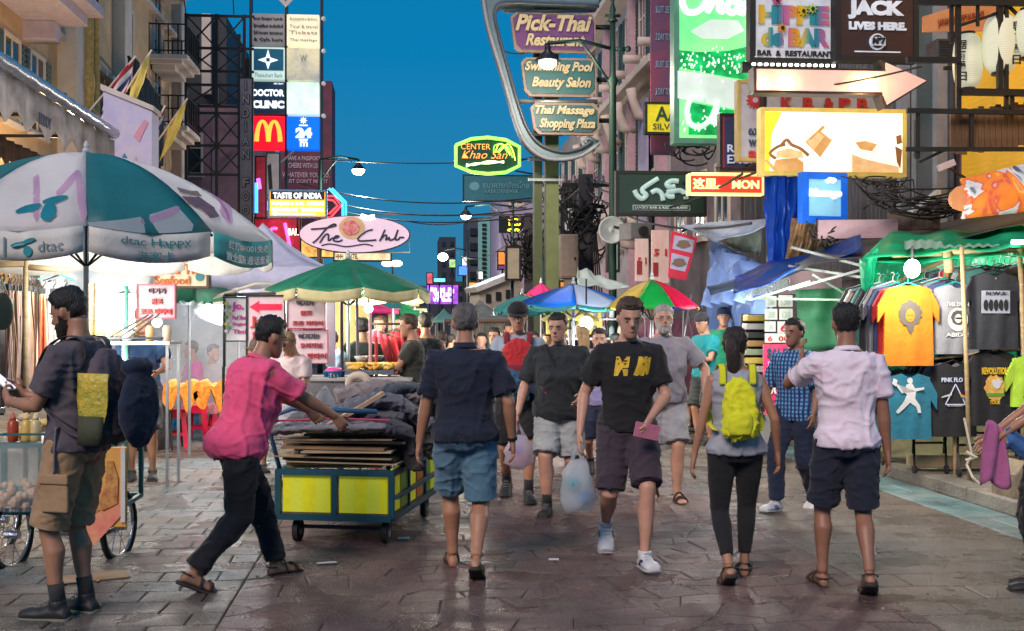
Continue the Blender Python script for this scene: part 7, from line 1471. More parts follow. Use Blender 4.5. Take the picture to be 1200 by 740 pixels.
# man with red rucksack on his chest
p6 = person('young man in black cap wearing a red rucksack on his chest', 607, 584, FACE, 1.85, 'tan', 'black', cloth('pale blue tee', (.33, .40, .47)), cloth('black shorts', (.012, .012, .014)), 'walk1', over=dict(la=(-.09, .2, 0, 4), ra=(.10, -.2, .06, -25), lh=(-.27, .1, .85)), cap=('black', (.012, .012, .015), 'visor'), shoes='black', sock='black', headpitch=8, det=.9)
b6 = backpack(p6, cloth('red rucksack', (.55, .03, .035)), w=.30, h=.42, d=.13, z=1.22, side=1, label='red rucksack worn on the chest of the young man in black cap', smat=cloth('dark red', (.25, .02, .04)))
sj = MB(); sj.sph(p6['T'](.04, .26, 1.03), (.15, .07, .16), 16, 10); o = link('tied_jacket', remesh(sj, .012, 2, 'tied_jacket', cloth('blue jacket', (.03, .12, .22)), wr=.012), b6)
# grey bearded man
p10 = person('old man with white beard and glasses in light grey tee and grey shorts', 777, 585, FACE + R(2), 1.82, 'fair', 'white', cloth('light grey tee', (.30, .28, .31)), cloth('grey shorts', (.36, .36, .38)), 'walk1', over=dict(la=(-.10, .14, 0, 0), ra=(.07, -.18, .05, -22), lh=(-.34, .18, .95), lpole=(-1, -.6, 0)), build=1.16, hairstyle='crop', beard=('white', .014), shoes='sandal', glasses=True, det=.9, sleeve_len=.75)
# woman with yellow rucksack
p7 = person('woman with ponytail in grey vest and black leggings carrying a yellow rucksack', 862, 680, R(-3), 1.63, 'tan', 'dark brown', cloth('pale grey vest', (.36, .37, .42)), cloth('black leggings', (.010, .010, .012)), 'walk2',
            over=dict(ra=(.08, .16, 0, 3), la=(-.07, -.18, .05, -30), lh=(-.28, .02, .83), rh=(.29, .04, .86)), female=True, hairstyle='pony', sleeves='none', pants='leggings', shoes='sandal', headyaw=-22, build=.98)
b7 = backpack(p7, cloth('acid yellow', (.72, .72, .02), var=.08), w=.235, h=.42, d=.13, z=1.19, label='acid yellow rucksack on the back of the ponytailed woman', lumps=.012)
# man in the white and pink tee
p8 = person('slim man in white tee fading to pink and navy shorts walking away in sandals', 992, 692, R(-4), 1.77, 'brown', 'black', cloth('pink white tee', (.84, .76, .82), col2=(.80, .60, .70)), cloth('navy shorts', (.014, .02, .04)), 'walk1',
            over=dict(la=(-.12, .12, 0, 0), ra=(.10, -.16, .06, -28), rh=(.25, .02, .80), lh=(-.20, .38, 1.36), lpole=(-1, .2, -1), lhd=(0, .2, 1)), build=.98, shoes='sandal', hairstyle='crop', sleeve_len=.7)
# man in plaid
def plaid():
    m = cloth('blue plaid', (.03, .14, .36), wave=(9, (.14, .35, .55), 'Z')); t = m.node_tree
    if 'px' in t.nodes: return m
    b = t.nodes['Principled BSDF']; src = b.inputs['Base Color'].links[0].from_socket
    wv = t.nodes.new('ShaderNodeTexWave'); wv.name = 'px'; wv.bands_direction = 'X'; wv.inputs['Scale'].default_value = 9
    tc = [n for n in t.nodes if n.type == 'MAPPING'][0]; t.links.new(tc.outputs[0], wv.inputs[0])
    r2 = t.nodes.new('ShaderNodeMapRange'); r2.inputs[1].default_value = .5; r2.inputs[2].default_value = .6; t.links.new(wv.outputs[0], r2.inputs[0])
    mx = t.nodes.new('ShaderNodeMix'); mx.data_type = 'RGBA'; t.links.new(src, mx.inputs[6]); mx.inputs[7].default_value = (.02, .03, .12, 1); t.links.new(r2.outputs[0], mx.inputs[0]); t.links.new(mx.outputs[2], b.inputs['Base Color'])
    return m
p9 = person('young man in blue checked shirt and dark jeans turning towards the price boards', 932, 596, FACE - R(38), 1.70, 'brown', 'black', plaid(), cloth('dark jeans', (.012, .02, .05)), 'walk2', over=dict(ra=(.08, .22, 0, 5), la=(-.08, -.22, .05, -25), rh=(.22, .2, .95)), pants='long', shoes='white', det=.9, headyaw=-10, sleeve_len=.9, hem=-.05)
o = thing('leaflet', 'pale blue and yellow leaflet board carried low beside the dark jeans', 'leaflet', hand_world(p9, 1) + Vector((-.06, 0, -.2)), R(20)); MB().box((0, 0, 0), (.30, .012, .38), ry=R(38)).build('board', M('leaflet print', (.45, .55, .7), .5, scale=8, col2=(.6, .5, .2)), o)
# lady in purple at the right edge
p17 = person('lady in purple top sorting cloth at the right edge of the picture', 1224, 735, R(78), 1.56, 'tan', 'black', cloth('purple top', (.12, .04, .28)), cloth('black skirt trousers', (.012, .01, .012)), dict(la=(-.08, .04, 0), ra=(.09, 0, 0), lh=(-.16, .36, 1.02), rh=(.1, .38, 1.0), lpole=(-.3, -.3, -1)), pants='long', female=True, lean=-8, hairstyle='bun', headpitch=15, group='market stall sellers', Y=7.3)
o = thing('cloth_bundle', 'pink and blue folded cloth in the hands of the lady in purple', 'cloth', at(1166, 508, 7.2), R(10)); cb = MB()
cb.sheet(lambda u, v: ((v - .5) * .17 * (.6 + .5 * u), .025 * math.sin(v * 9 + u * 3), .05 - u * .36 + .03 * math.sin(v * 6)), 12, 12); cb.build('pink_cloth', cloth('mauve cloth', (.42, .12, .28)), o, smooth=True, solid=.012)
cb = MB(); cb.sheet(lambda u, v: (.06 + .22 * u, -.03 + .02 * math.sin(v * 8), .03 - .20 * u * u - v * .13 + .01 * math.sin(u * 12)), 10, 8); cb.build('blue_cloth', cloth('blue cloth', (.05, .15, .38)), o, smooth=True, solid=.01)
# second row and crowd
def crowd(label, px, top, Y, yaw, skin, hair, topc, botc, **k):
    """a person whose head reaches the photo row top at distance Y"""
    H = CAMH + (HZ - top) / F * Y; H = H / (1 - .0) + .015 + k.pop('dh', 0); rz = k.pop('rootz', 0)
    k.setdefault('det', .7 if Y < 15 else .5); k.setdefault('group', 'shoppers in the crowd')
    return person(label, px, None, R(yaw), H - rz, skin, hair, cloth('c%g%g%g' % topc, topc), cloth('c%g%g%g' % botc, botc), k.pop('pose', 'stand'), Y=Y, rootz=rz, **k)
crowd('smiling woman with short dark hair in lilac top behind the striding men', 702, 379, 12.6, 178, 'fair', 'dark brown', (.30, .28, .50), (.03, .04, .08), female=True, pose='walk1', hairstyle='quiff')
crowd('woman with long blonde hair behind the man in black shirt', 683, 384, 14.2, 10, 'fair', 'blonde', (.30, .3, .3), (.1, .1, .1), female=True, hairstyle='long')
crowd('man in teal polo shirt reading something under the blue plastic sheet', 826, 368, 16, 128, 'tan', 'black', (.0, .21, .22), (.03, .035, .03), over=dict(lh=(-.1, .35, 1.15), rh=(.1, .36, 1.15), lpole=(-.4, -.2, -1), rpole=(.4, -.2, -1)), headpitch=18, cap=('dark', (.02, .02, .025), 'none'), group='men by the blue plastic sheet', det=.7)
crowd('man in green tee and dark blue cap under the blue plastic sheet', 848, 362, 16.7, 172, 'tan', 'black', (.01, .22, .10), (.03, .035, .03), cap=('dark blue', (.01, .02, .06), 'visor'), visor_back=True, group='men by the blue plastic sheet', det=.7)
crowd('young man in faded black tee in profile buying at the noodle stand', 483, 370, 13, 92, 'tan', 'brown', (.035, .034, .026), (.02, .02, .025), over=dict(lh=(-.12, .40, 1.12), rh=(.24, .16, .86), lpole=(-.4, -.2, -1)), headpitch=8, hairstyle='quiff', group='customers at the noodle stand')
crowd('tall dark haired man in black vest behind the young man in profile', 499, 361, 14.6, 12, 'tan', 'black', (.015, .015, .02), (.03, .03, .05), sleeves='none', group='customers at the noodle stand', pose='walk1')
crowd('seller with bleached hair and a pale cardigan below the Korean signs', 351, 399, 12, 150, 'tan', 'bleached', (.65, .50, .50), (.35, .25, .3), female=True, headpitch=25, lean=12, over=dict(lh=(-.16, .36, .95), rh=(.16, .36, .95)), glasses=True, group='market stall sellers', dh=.10)
crowd('seller in brown sun hat behind the man in pink', 300, 399, 13, 200, 'tan', 'black', (.5, .4, .4), (.1, .1, .1), cap=('brown', (.12, .07, .05), 'brim'), headpitch=10, group='market stall sellers')
crowd('cook in navy shirt and brown hat behind the glowing food display', 167, 362, 12.4, 190, 'tan', 'black', (.02, .06, .16), (.1, .1, .12), cap=('brown', (.12, .07, .05), 'none'), headpitch=15, over=dict(lh=(-.18, .35, 1.1), rh=(.18, .35, 1.1)), group='market stall sellers')
SIT = dict(la=(-.12, .40, 0), ra=(.12, .38, 0), lh=(-.14, .34, .66), rh=(.14, .34, .66), pz=.50, kpole=(0, .2, 1))
crowd('seated person in magenta top behind the clear plastic sheet', 226, 398, 17.3, 120, 'tan', 'black', (.62, .03, .32), (.05, .05, .06), pose=SIT, sit=True, female=True, rootz=.02, dh=.40, group='diners at the stall tables')
crowd('seated person in white top behind the clear plastic sheet', 249, 404, 17.6, 235, 'tan', 'black', (.45, .40, .42), (.05, .05, .10), pose=SIT, sit=True, rootz=.02, dh=.40, group='diners at the stall tables')
crowd('man in black tee seen from behind beside the food stall poles', 425, 374, 14, 25, 'tan', 'black', (.02, .03, .03), (.03, .03, .03), group='customers at the noodle stand')
crowd('fair customer with short hair in lilac shirt facing the noodle stand', 446, 372, 15.5, 165, 'fair', 'brown', (.34, .30, .50), (.1, .1, .1), group='customers at the noodle stand')
crowd('customer in pale blue shirt bending over the stall table', 409, 392, 13.8, 100, 'fair', 'brown', (.35, .45, .6), (.1, .1, .1), lean=20, dh=.08, over=dict(lh=(-.1, .42, .95), rh=(.1, .42, .95)), group='customers at the noodle stand')
crowd('woman with wavy brown hair and dark top left of the red rucksack man', 580, 385, 14.5, 160, 'fair', 'dark brown', (.03, .035, .07), (.05, .05, .06), female=True, hairstyle='long')
crowd('shopper with black hair and black top just left of the red rucksack', 597, 379, 16, 185, 'tan', 'black', (.015, .015, .02), (.02, .02, .03))
crowd('shopper in pale green shirt left of the grey haired man', 517, 384, 16, 10, 'tan', 'dark brown', (.40, .48, .36), (.06, .06, .08), pose='walk1')
crowd('shopper in cream top right of the grey haired man', 565, 386, 17.5, 170, 'fair', 'black', (.6, .55, .48), (.04, .04, .05), female=True, hairstyle='long', pose='walk2')
K = [((.35, .05, .06), (.05, .05, .07)), ((.05, .10, .28), (.2, .17, .13)), ((.55, .52, .5), (.05, .05, .06)), ((.06, .06, .07), (.25, .22, .2)), ((.12, .30, .32), (.05, .05, .08)), ((.5, .32, .1), (.03, .03, .03))]
far = [('far shopper in red top in front of the grey roofed stall', 528, 389, 21, 0), ('far shopper in dark blue top by the grey roofed stall', 541, 390, 22.5, 1), ('far shopper in white top between the grey roofed stall and the umbrellas', 553, 389, 24, 2), ('far shopper in black top under the grey gable', 589, 388, 20, 3), ('far shopper in teal top behind the red rucksack man', 625, 385, 18, 4), ('far shopper in mustard top under the blue umbrella', 640, 387, 20, 5),
       ('shopper in crimson top in the gap left of the white bearded man', 722, 387, 17, 0), ('shopper in denim blue top beside the parked motorcycle', 806, 390, 19, 1), ('shopper in black top by the steel racks under the coloured umbrella', 790, 384, 18, 3), ('far shopper in white top near the green tents', 470, 384, 20, 2), ('far shopper in teal top near the green tents', 508, 387, 24, 4), ('far shopper in black top near the purple screen', 519, 390, 28, 3), ('far shopper in mustard top near the purple screen', 535, 388, 31, 5), ('far shopper in navy top deep in the street', 548, 386, 35, 1)]
for q, (lb, px, tp, Y, k) in enumerate(far):
    crowd(lb, px, tp, Y, (q * 67) % 60 - 30 + (180 if q % 3 else 0), ('tan', 'brown', 'fair')[q % 3], ('black', 'dark brown', 'black', 'brown')[q % 4], *K[k], det=.5, pose=('walk1', 'walk2')[q % 2], group='far shoppers deep in the street')
# ------------------------------------------------------------------ left stalls
def wheel(parent, c, r, w=.05, axis='y', spokes=12, name='wheel', tyre=RUBBER, rz=0):
    """spoked wheel: rim tube and tyre as sub-parts"""
    b = MB(); n = 24; ca = lambda a, rr, d: (c[0] + rr * math.cos(a) * math.cos(rz) - d * math.sin(rz), c[1] + rr * math.cos(a) * math.sin(rz) + d * math.cos(rz), c[2] + rr * math.sin(a))
    for k in range(spokes): a = 2 * math.pi * k / spokes; b.tube([ca(a, .03, (-1) ** k * w * .4), ca(a, r * .9, 0)], .003, 4)
    b.tube([ca(0, 0, -w), ca(0, 0, w)], .028, 10); wo = b.build(name, CHROME, parent)
    MB().tube([ca(2 * math.pi * k / n, r - w * .4, 0) for k in range(n + 1)], w * .42, 8).build('tyre', tyre, wo, smooth=True)
    MB().tube([ca(2 * math.pi * k / n, r - w * 1.0, 0) for k in range(n + 1)], w * .22, 6).build('rim', CHROME, wo, smooth=True); return wo
# handcart loaded with cardboard and sheets.  local x along the cart (towards right), y across
hc = thing('handcart', 'blue framed handcart with yellow side panels loaded with boards and dark sheets', 'handcart', (-1.30, 8.75, 0), R(-9)); FRB = M('petrol blue frame', (.015, .10, .14), .5, .3)
YP_ = M('acid yellow panel', (.80, .80, .01), .5, em=.12, var=.15, wave=(1.6, (.66, .72, .04), 'X')); W_ = .43; D_ = 1.55  # side panels get a faint glow of their own to look brighter
b = MB()
for x in (-W_, W_):
    for z in (.20, .53): b.bar((x, 0, z), (x, D_, z + .02), .045)
for y in (0, D_):
    for z in (.20, .53): b.bar((-W_, y, z), (W_, y, z), .045)
for x in (-W_, 0, W_):
    for y in (0, D_): b.bar((x, y, .20), (x, y, .55), .04)
for y in (.5, 1.05): b.bar((W_, y, .20), (W_, y, .53), .03)
b.bar((W_ + .04, -.02, .36), (W_ + .04, D_, .38), .03); b.build('frame', FRB, hc)
for x in (-W_ / 2, W_ / 2): MB().box((x, .02, .365), (W_ - .06, .03, .28)).build('side_panel', YP_, hc, bevel=.01)
for q in range(6): MB().box((W_ - .01, .14 + q * .25, .40), (.02, .22, .32)).build('side_panel', (YP_, M('green yellow crate', (.35, .5, .05), .6), YP_, M('orange crate', (.60, .16, .03), .6), M('green pack', (.2, .4, .05), .6), YP_)[q], hc, bevel=.008)
MB().box((.0, D_ / 2, .22), (W_ * 2, D_, .03)).build('deck', WOOD, hc)
for x, y in ((-.32, .12), (.36, .12), (-.32, 1.35), (.36, 1.35)):
    b = MB(); b.tube([(x - .02, y, .085), (x + .02, y, .085)], .085, 18); wo = b.build('wheel', RUBBER, hc); MB().tube([(x - .025, y, .085), (x + .025, y, .085)], .04, 12).build('hub', GREYST, wo); MB().bar((x, y, .09), (x, y, .20), .05).build('fork', STEEL, wo)
b = MB(); b.bar((-.30, .12, .11), (.36, .12, .11), .025); b.bar((-.30, 1.35, .11), (.36, 1.35, .11), .025); b.build('axle', STEEL, hc)
MB().tube([(-.42, .0, .55), (-.50, -.05, .92), (-.3, -.06, 1.0), (.32, .0, .98)], .018, 8).build('push_handle', M('blue handle', (.05, .14, .28), .4), hc, smooth=True); MB().tube([(-.3, 1.2, 1.05), (.1, 1.25, 1.12), (.45, 1.3, 1.1)], .014, 8).build('push_handle', M('mint handle', (.15, .45, .38), .4), hc, smooth=True)
cb_ = thing('cardboard_stack', 'stack of brown cardboard and boards on the handcart', 'cardboard', hc.location, R(-9), None)
random.seed(3)
for q in range(12):
    z = .555 + q * .021; b = MB(); b.box((-.02 + random.uniform(-.09, .07), D_ / 2 + random.uniform(-.14, .05), z), (.84 + random.uniform(-.22, .12), D_ - .1 - random.uniform(0, .3), .010 + .008 * (q % 2)), rz=random.uniform(-.10, .10), ry=random.uniform(-.022, .022)); b.build('cardboard_sheet', (CARD, PLY, M('kraft light', (.55, .42, .26), .85), M('kraft dark', (.26, .17, .10), .85))[q % 4], cb_)
sh = thing('folded_sheets', 'messy heap of grey and black tarpaulin sheets on the handcart', 'sheets', hc.location, R(-9))
for q, (pts, rr, c) in enumerate(((((-.48, .15, .83), (-.1, .12, .86), (.40, .1, .87)), (.20, .03), (.20, .20, .22)), (((-.42, .5, .88), (0, .45, .95), (.42, .5, .92)), (.26, .05), (.10, .10, .12)), (((.0, .35, .96), (.25, .45, 1.02), (.48, .6, .86), (.56, .8, .60)), (.24, .07), (.13, .13, .16)), (((.30, .05, .88), (.46, .25, .80), (.50, .35, .55)), (.16, .06), (.05, .05, .065)), (((-.25, .9, 1.0), (.05, 1.0, 1.06), (.42, 1.1, 1.0)), (.30, .09), (.22, .18, .18)), (((.1, .7, 1.03), (.3, .9, 1.08), (.5, 1.2, .9)), (.16, .06), (.07, .08, .10)))):
    b = MB(); b.tube(smoothpath(pts, 4), [rr] * (4 * (len(pts) - 1) + 1), 14, up=(0, 1, 0)); link('sheet', remesh(b, .012, 1, 'sheet', cloth('sheet%g' % c[0], c), wr=.011, ws=7), sh)
MB().bar((-.10, -.03, .84), (.30, .25, 1.10), .055, .03).build('batten', M('pale batten', (.60, .42, .26), .6), sh)
MB().tube([(-.5, .0, .90), (0, -.06, .93), (.42, -.02, .92)], .008, 6).build('red_cord', M('red cord', (.6, .03, .1)), sh)
# food cart by the left man: glass tray, bottles, wheels
fc = thing('food_cart', 'teal framed food cart with bicycle wheels at the left edge', 'food cart', (at(40, 640, 8).x, 8.0, 0), R(4)); TEF = M('teal frame', (.03, .16, .16), .5, .3); k = 8 / F
def fp(px, py, d=0): return Vector(((px - 40) * k, d, CAMH + (HZ - py) * k))
b = MB()
for d in (0, .75):
    for y in (522, 600): b.bar(fp(-40, y, d), fp(132, y, d), .035)
for x in (-40, 6, 50, 132):
    for d in (0, .75): b.bar(fp(x, 522, d), fp(x, 602, d), .03)
for x in (-40, 132): b.bar(fp(x, 522, 0), fp(x, 522, .75), .03); b.bar(fp(x, 600, 0), fp(x, 600, .75), .03)
b.bar(fp(-40, 509, -.02), fp(80, 509, -.02), .015); b.build('frame', TEF, fc)
b = MB(); b.box(tuple(fp(46, 522, .38)), (.98 * 1.0, .78, .02)); b.build('counter', M('stainless', (.5, .52, .52), .3, .9), fc)
o_ = Sign('front_board', '', '', 7, 571, 52, 600, 7.94, M('teal sticker', (.04, .30, .38), .5, col2=(.02, .2, .25), scale=5)) ; 
o_.text('HiHHi', 9, 587, 50, 597, PW, .03); o_.text('◆ ● ▲', 10, 574, 50, 584, M('pale teal print', (.4, .6, .6)), .02, res=2)
def adopt(sg, parent, name):   # a sign that is a part: fold its pieces under one mesh of its own
    root = sg.root; kids = list(root.children); loc = root.location.copy(); main = kids[0]; rz = root.rotation_euler[2]
    main.parent = parent; main.name = name; pz = parent.rotation_euler[2]; main.location = Matrix.Rotation(-pz, 3, 'Z') @ (loc - parent.location); main.rotation_euler = (0, 0, rz - pz)
    for c in kids[1:]: c.parent = main
    bpy.data.objects.remove(root); return main
adopt(o_, fc, 'front_board')
o_ = Sign('x', '', '', 96, 524, 148, 618, 7.98, M('poster yellow', (.72, .55, .06), .5, col2=(.7, .20, .10), scale=2.2), None, depth=.03)
o_.poly([(112, 602), (138, 590), (139, 560), (133, 540), (126, 540), (124, 570)], M('fried food photo', (.35, .08, .04), .6, col2=(.7, .4, .1), scale=22), 'photo'); o_.poly([(98, 640), (100, 590), (125, 600), (146, 586), (146, 600), (112, 638)], M('pink red print', (.75, .18, .15), .6, col2=(.8, .4, .2), scale=9), 'photo'); o_.text('Roti', 100, 574, 112, 586, NAVY, .03); o_.rect(142, 526, 147, 612, PW, 'white_border')
adopt(o_, fc, 'poster_panel')
wheel(fc, tuple(fp(12, 600, .05) - Vector((0, 0, .16))), .26, rz=R(78)); wheel(fc, tuple(fp(122, 600, .35) - Vector((0, 0, .16))), .26, rz=R(78)); wheel(fc, tuple(fp(-40, 600, .7) - Vector((0, 0, .16))), .26, rz=R(78))
GL = M('clear glass', (.75, .85, .85), .05, var=0, bump=0, alpha=.18)
gb = thing('plastic_sack', 'clear plastic sack of pale prawn crackers on the food cart', 'sack', fp(28, 595, -.10) + fc.location); b = MB(); b.rings([[((.21 + .02 * math.sin(3 * a + z * 9)) * q * math.cos(a), .12 * q * math.sin(a), z) for a in (2 * math.pi * j / 18 for j in range(18))] for z, q in ((.0, .8), (.05, 1.05), (.15, 1.15), (.28, 1.0), (.38, .95), (.44, .9))]); me = b.mesh('film', translucent('sack', (.70, .80, .80), .35, .15), True); link('film', me, gb)
random.seed(2); b = MB()
for q in range(90): a, rr = random.uniform(0, 6.28), random.uniform(0, 1) ** .5; b.sph((.17 * rr * math.cos(a), .085 * rr * math.sin(a), .03 + random.uniform(0, .17) * (1.1 - rr * .5)), random.uniform(.02, .034), 6, 4)
tag(b.build('crackers', M('crackers', (.70, .58, .45), .7, col2=(.75, .40, .22), scale=14), gb), kind='stuff')
for q, (px, c, lb) in enumerate(((8, (.45, .06, .02), 'red sauce squeeze bottle, leftmost on the food cart'), (24, (.70, .48, .12), 'yellow sauce squeeze bottle, nearer the red one'), (35, (.68, .52, .25), 'pale yellow squeeze bottle, right of the three on the food cart'))):
    o = thing('sauce_bottle', lb, 'bottle', fp(px, 521, .10) + fc.location + Vector((0, 0, .01)), 0, 'sauce bottles on the food cart'); MB().lathe([(.033, 0), (.036, .01), (.036, .13), (.02, .15)], 14).build('body', M('sauce%g' % c[0] + '%g' % c[1], c, .3), o, smooth=True); MB().lathe([(.024, .15), (.02, .165), (.006, .20)], 10).build('nozzle', M('cap%g' % c[0], tuple(min(1, x * 1.2 + .1) for x in c)), o, smooth=True)
o = thing('food_heap', 'heap of orange and yellow wrapped snacks on the food cart', 'food', fp(44, 500, .35) + fc.location)
random.seed(8)
for q in range(22):
    a = random.uniform(0, 6.28); rr = random.uniform(0, .2); MB().sph((rr * math.cos(a) * 1.8, rr * math.sin(a), random.uniform(-.12, .05)), (.05, .04, .03), 8, 6).build('snack', M('snack%d' % (q % 4), ((.75, .35, .08), (.8, .6, .2), (.7, .55, .4), (.6, .15, .05))[q % 4], .5), o, smooth=True)
# belts on hangers along a rail
BX = [(.30, .17, .09), (.45, .28, .18), (.06, .035, .02), (.55, .40, .34), (.03, .02, .02), (.22, .10, .05), (.50, .33, .26), (.60, .50, .45)]
rk = thing('belt_rail', 'bamboo rail and wire line carrying rows of belts on the left', 'rail', (at(0, 0, 10).x, 10, 0))
def rp(px, py, Y): return at(px, py, Y) - rk.location
for (a, b_, r) in (((-60, 312, 10.3), (30, 309, 10.1), .03), ((28, 313, 10.1), (80, 317, 10.3), .025), ((30, 306, 10.1), (30, 560, 10.1), .022), ((108, 332, 11), (106, 560, 11), .03), ((-40, 318, 9.4), (48, 345, 12), .010)): MB().tube([rp(*a), rp(*b_)], r, 8).build('rail', BAMBOO if r > .02 else STEEL, rk, smooth=True)
STRAP = {}
hook = MB(); hook.tube([(0, 0, .12), (.02, 0, .14), (.03, 0, .11), (.0, 0, .06)], .006, 5); hook.box((0, 0, .03), (.05, .02, .05)); HKM = hook.mesh('hook', STEEL)
random.seed(12)
for q in range(34):
    f = q / 33; Y = 9.5 + 2.3 * f; px = -34 + 92 * f + random.uniform(-2, 2); p = at(px, 338 + 6 * f, Y); ln = random.uniform(.95, 1.15); wd = random.choice((.030, .038, .045, .05))
    o = thing('belt', '%s leather belt in the %s of the hanging row at the left' % (('tan', 'light tan', 'dark brown', 'dusty pink', 'black', 'brown', 'peach', 'cream')[q % 8], ('nearest part', 'near part', 'middle part', 'far part', 'farthest part')[q * 5 // 34]), 'belt', p, random.uniform(-.9, .9), 'belts hung on the left stall')
    b = MB(); b.sheet(lambda u, v: ((v - .5) * wd, .03 * math.sin(u * 3.1) * (1 if q % 2 else -1) + .008 * math.sin(u * 11 + q), -u * ln), 14, 1); b.sheet(lambda u, v: ((v - .5) * wd + .01, .03 + .02 * math.sin(u * 5 + q), -u * ln * .92), 10, 1)
    b.build('strap', M('belt leather %d' % (q % 8), BX[q % 8], .45), o, solid=.004); link('hook', HKM, o)
    if q % 3 == 0: MB().box((0, -.02, -ln * .96), (wd * 1.3, .012, .05)).build('buckle', CHROME, o, bevel=.004)
for q, (px, Y, c, ln, w_) in enumerate(((62, 11.2, (.66, .60, .58), 1.0, .16), (50, 10.9, (.80, .22, .10), .75, .10), (75, 11.5, (.62, .62, .50), .95, .20), (86, 11.8, (.55, .50, .42), .95, .15))):
    o = thing('hanging_scarf', ('pale scarf hung behind the phone of the bearded man', 'coral red scarf hung beside the belts', 'cream garment hung behind the bearded man\'s face', 'beige garment right of the cream one')[q], 'scarf', at(px, 345, Y), .2 * q, None); b = MB(); b.sheet(lambda u, v: ((v - .5) * w_ * (.5 + .5 * u), .04 * math.sin(v * 12 + u * 2), -u * ln), 12, 14); b.build('cloth', cloth('scarf%g' % c[0] + '%g' % c[1], c), o, smooth=True, solid=.006); link('hook', HKM, o)
o = thing('hanging_bag', 'olive round bag hanging at the very left edge among the belts', 'bag', at(2, 365, 9.4)); MB().sph((0, 0, 0), (.10, .04, .15), 14, 10).build('body', M('olive leather', (.14, .15, .10), .6), o, smooth=True); MB().tube([(-.05, 0, .12), (0, 0, .25), (.05, 0, .12)], .008, 6).build('strap', M('olive leather', (.14, .15, .10)), o)
# clothes hangers hanging far behind
for q in range(9):
    o = link('clothes_hanger', HME['black' if q % 3 else 'teal'], None, loc=at(66 + q * 4.4, 322 + q * 1.5, 11.4 + q * .14)); o.rotation_euler = (0, 0, .9 + .2 * math.sin(q)); tag(o, 'empty clothes hanger in the small row above the bearded man\'s head', 'hanger', 'empty hangers above the bearded man')
# clear plastic shelter around the glowing food stand
CL = translucent('clear film', (.74, .80, .84), .22, .12); FROST = translucent('frosted film', (.74, .79, .82), .75, .25)
free_tarp('clear plastic film wrapped round the glowing food stand under the big parasol', [at(40, 300, 11.5), at(190, 300, 12.6), at(180, 345, 12.4), at(60, 352, 11.4)], FROST, amp=.10, fold=12, sag=.1, seed=7)
free_tarp('crumpled clear plastic film hanging right of the glowing food stand', [at(182, 318, 16.4), at(305, 330, 16.6), at(300, 480, 16.6), at(186, 492, 16.3)], CL, amp=.10, fold=9, sag=0, nu=26, nv=20, seed=3)
free_tarp('white plastic sheet stretched under the lavender tent', [at(225, 342, 16), at(290, 345, 16.2), at(288, 392, 16.2), at(228, 372, 16)], FROST, amp=.07, seed=11)
free_tarp('pale blue crumpled sheet fold hanging from the clear film top', [at(196, 322, 13.6), at(240, 340, 13.8), at(236, 362, 13.8), at(205, 352, 13.6)], FROST, amp=.08, seed=14, fold=14)
free_tarp('long white back sheet closing the left stalls', [at(120, 330, 19.5), at(330, 335, 20), at(330, 470, 20), at(115, 480, 19.5)], M('white back sheet', (.62, .68, .72), .7, var=.2), amp=.08, fold=12, sag=0, seed=8)
gs = thing('food_stand', 'glowing white food display stand under the clear plastic', 'food stand', at(128, HZ, 12) - Vector((0, 0, CAMH))); k = 12 / F
def qp(px, py, d=0): return Vector(((px - 128) * k, d, CAMH + (HZ - py) * k))
for x in (108, 148): 
    for d in (0, .5): MB().tube([qp(x, 560, d), qp(x, 335, d)], .022, 8).build('post', M('mint tube', (.12, .42, .32), .4), gs, smooth=True)
MB().box(tuple(qp(128, 365, .25)), (40 * k, .4, 42 * k)).build('light_box', E('white display', (1, .94, .82), 3.0, var=.05), gs, bevel=.02)
for q in range(12): MB().box(tuple(qp(112 + q * 3, 382 + (q % 3) * 2, -.02)), (2.6 * k, .04, 16 * k)).build('package', M('pack yellow%d' % (q % 3), ((.85, .65, .25), (.8, .35, .15), (.85, .80, .55))[q % 3], .5, em=.35), gs)
MB().box(tuple(qp(128, 391, .2)), (42 * k, .5, .03)).build('shelf', M('yellow shelf', (.7, .55, .05), em=.2), gs)
lamp_light('stand_light', qp(128, 400, -.45) + gs.location, 30, (1, .95, .85), .25); lamp_light('stand_light', at(170, 340, 13.2), 60, (.95, .97, 1), .2); lamp_light('stall_light', at(262, 350, 16.0), 75, (.95, .97, 1), .2); lamp_light('stall_light', at(345, 352, 13.4), 45, (1, .9, .85), .15); lamp_light('stall_light', at(430, 366, 14.5), 55, (1, .80, .55), .15); lamp_light('belt_stall_light', at(60, 300, 10.8), 50, (1, .92, .82), .2)
for lb, px, py, Y in (('bare bulb over the cook at the food stand', 184, 378, 12.2), ('bare bulb hanging under the lavender tent', 262, 350, 15.6), ('bare bulb under the green parasol by the noodle stand', 432, 362, 14.2), ('bare bulb above the belt rail', 78, 302, 10.9)):
    o = thing('light_bulb', lb, 'bulb', at(px, py, Y), 0, 'bare bulbs over the stalls'); MB().sph((0, 0, 0), .05, 12, 8).build('glass', E('bare bulb', (1, .95, .88), 25), o, smooth=True); MB().tube([(0, 0, .05), (0, 0, .3)], .012, 6).build('flex', BLACK, o)
tb = thing('stall_table', 'small table with plates, bowls and a jug in front of the cook', 'table', at(170, 402, 12.0)); MB().box((0, 0, 0), (.62, .45, .03)).build('top', M('pale table', (.55, .6, .6), .5), tb)
for x in (-.28, .28):
    for y in (-.2, .2): MB().bar((x, y, 0), (x, y, -(at(170, 402, 12).z)), .025).build('leg', GREYST, tb)
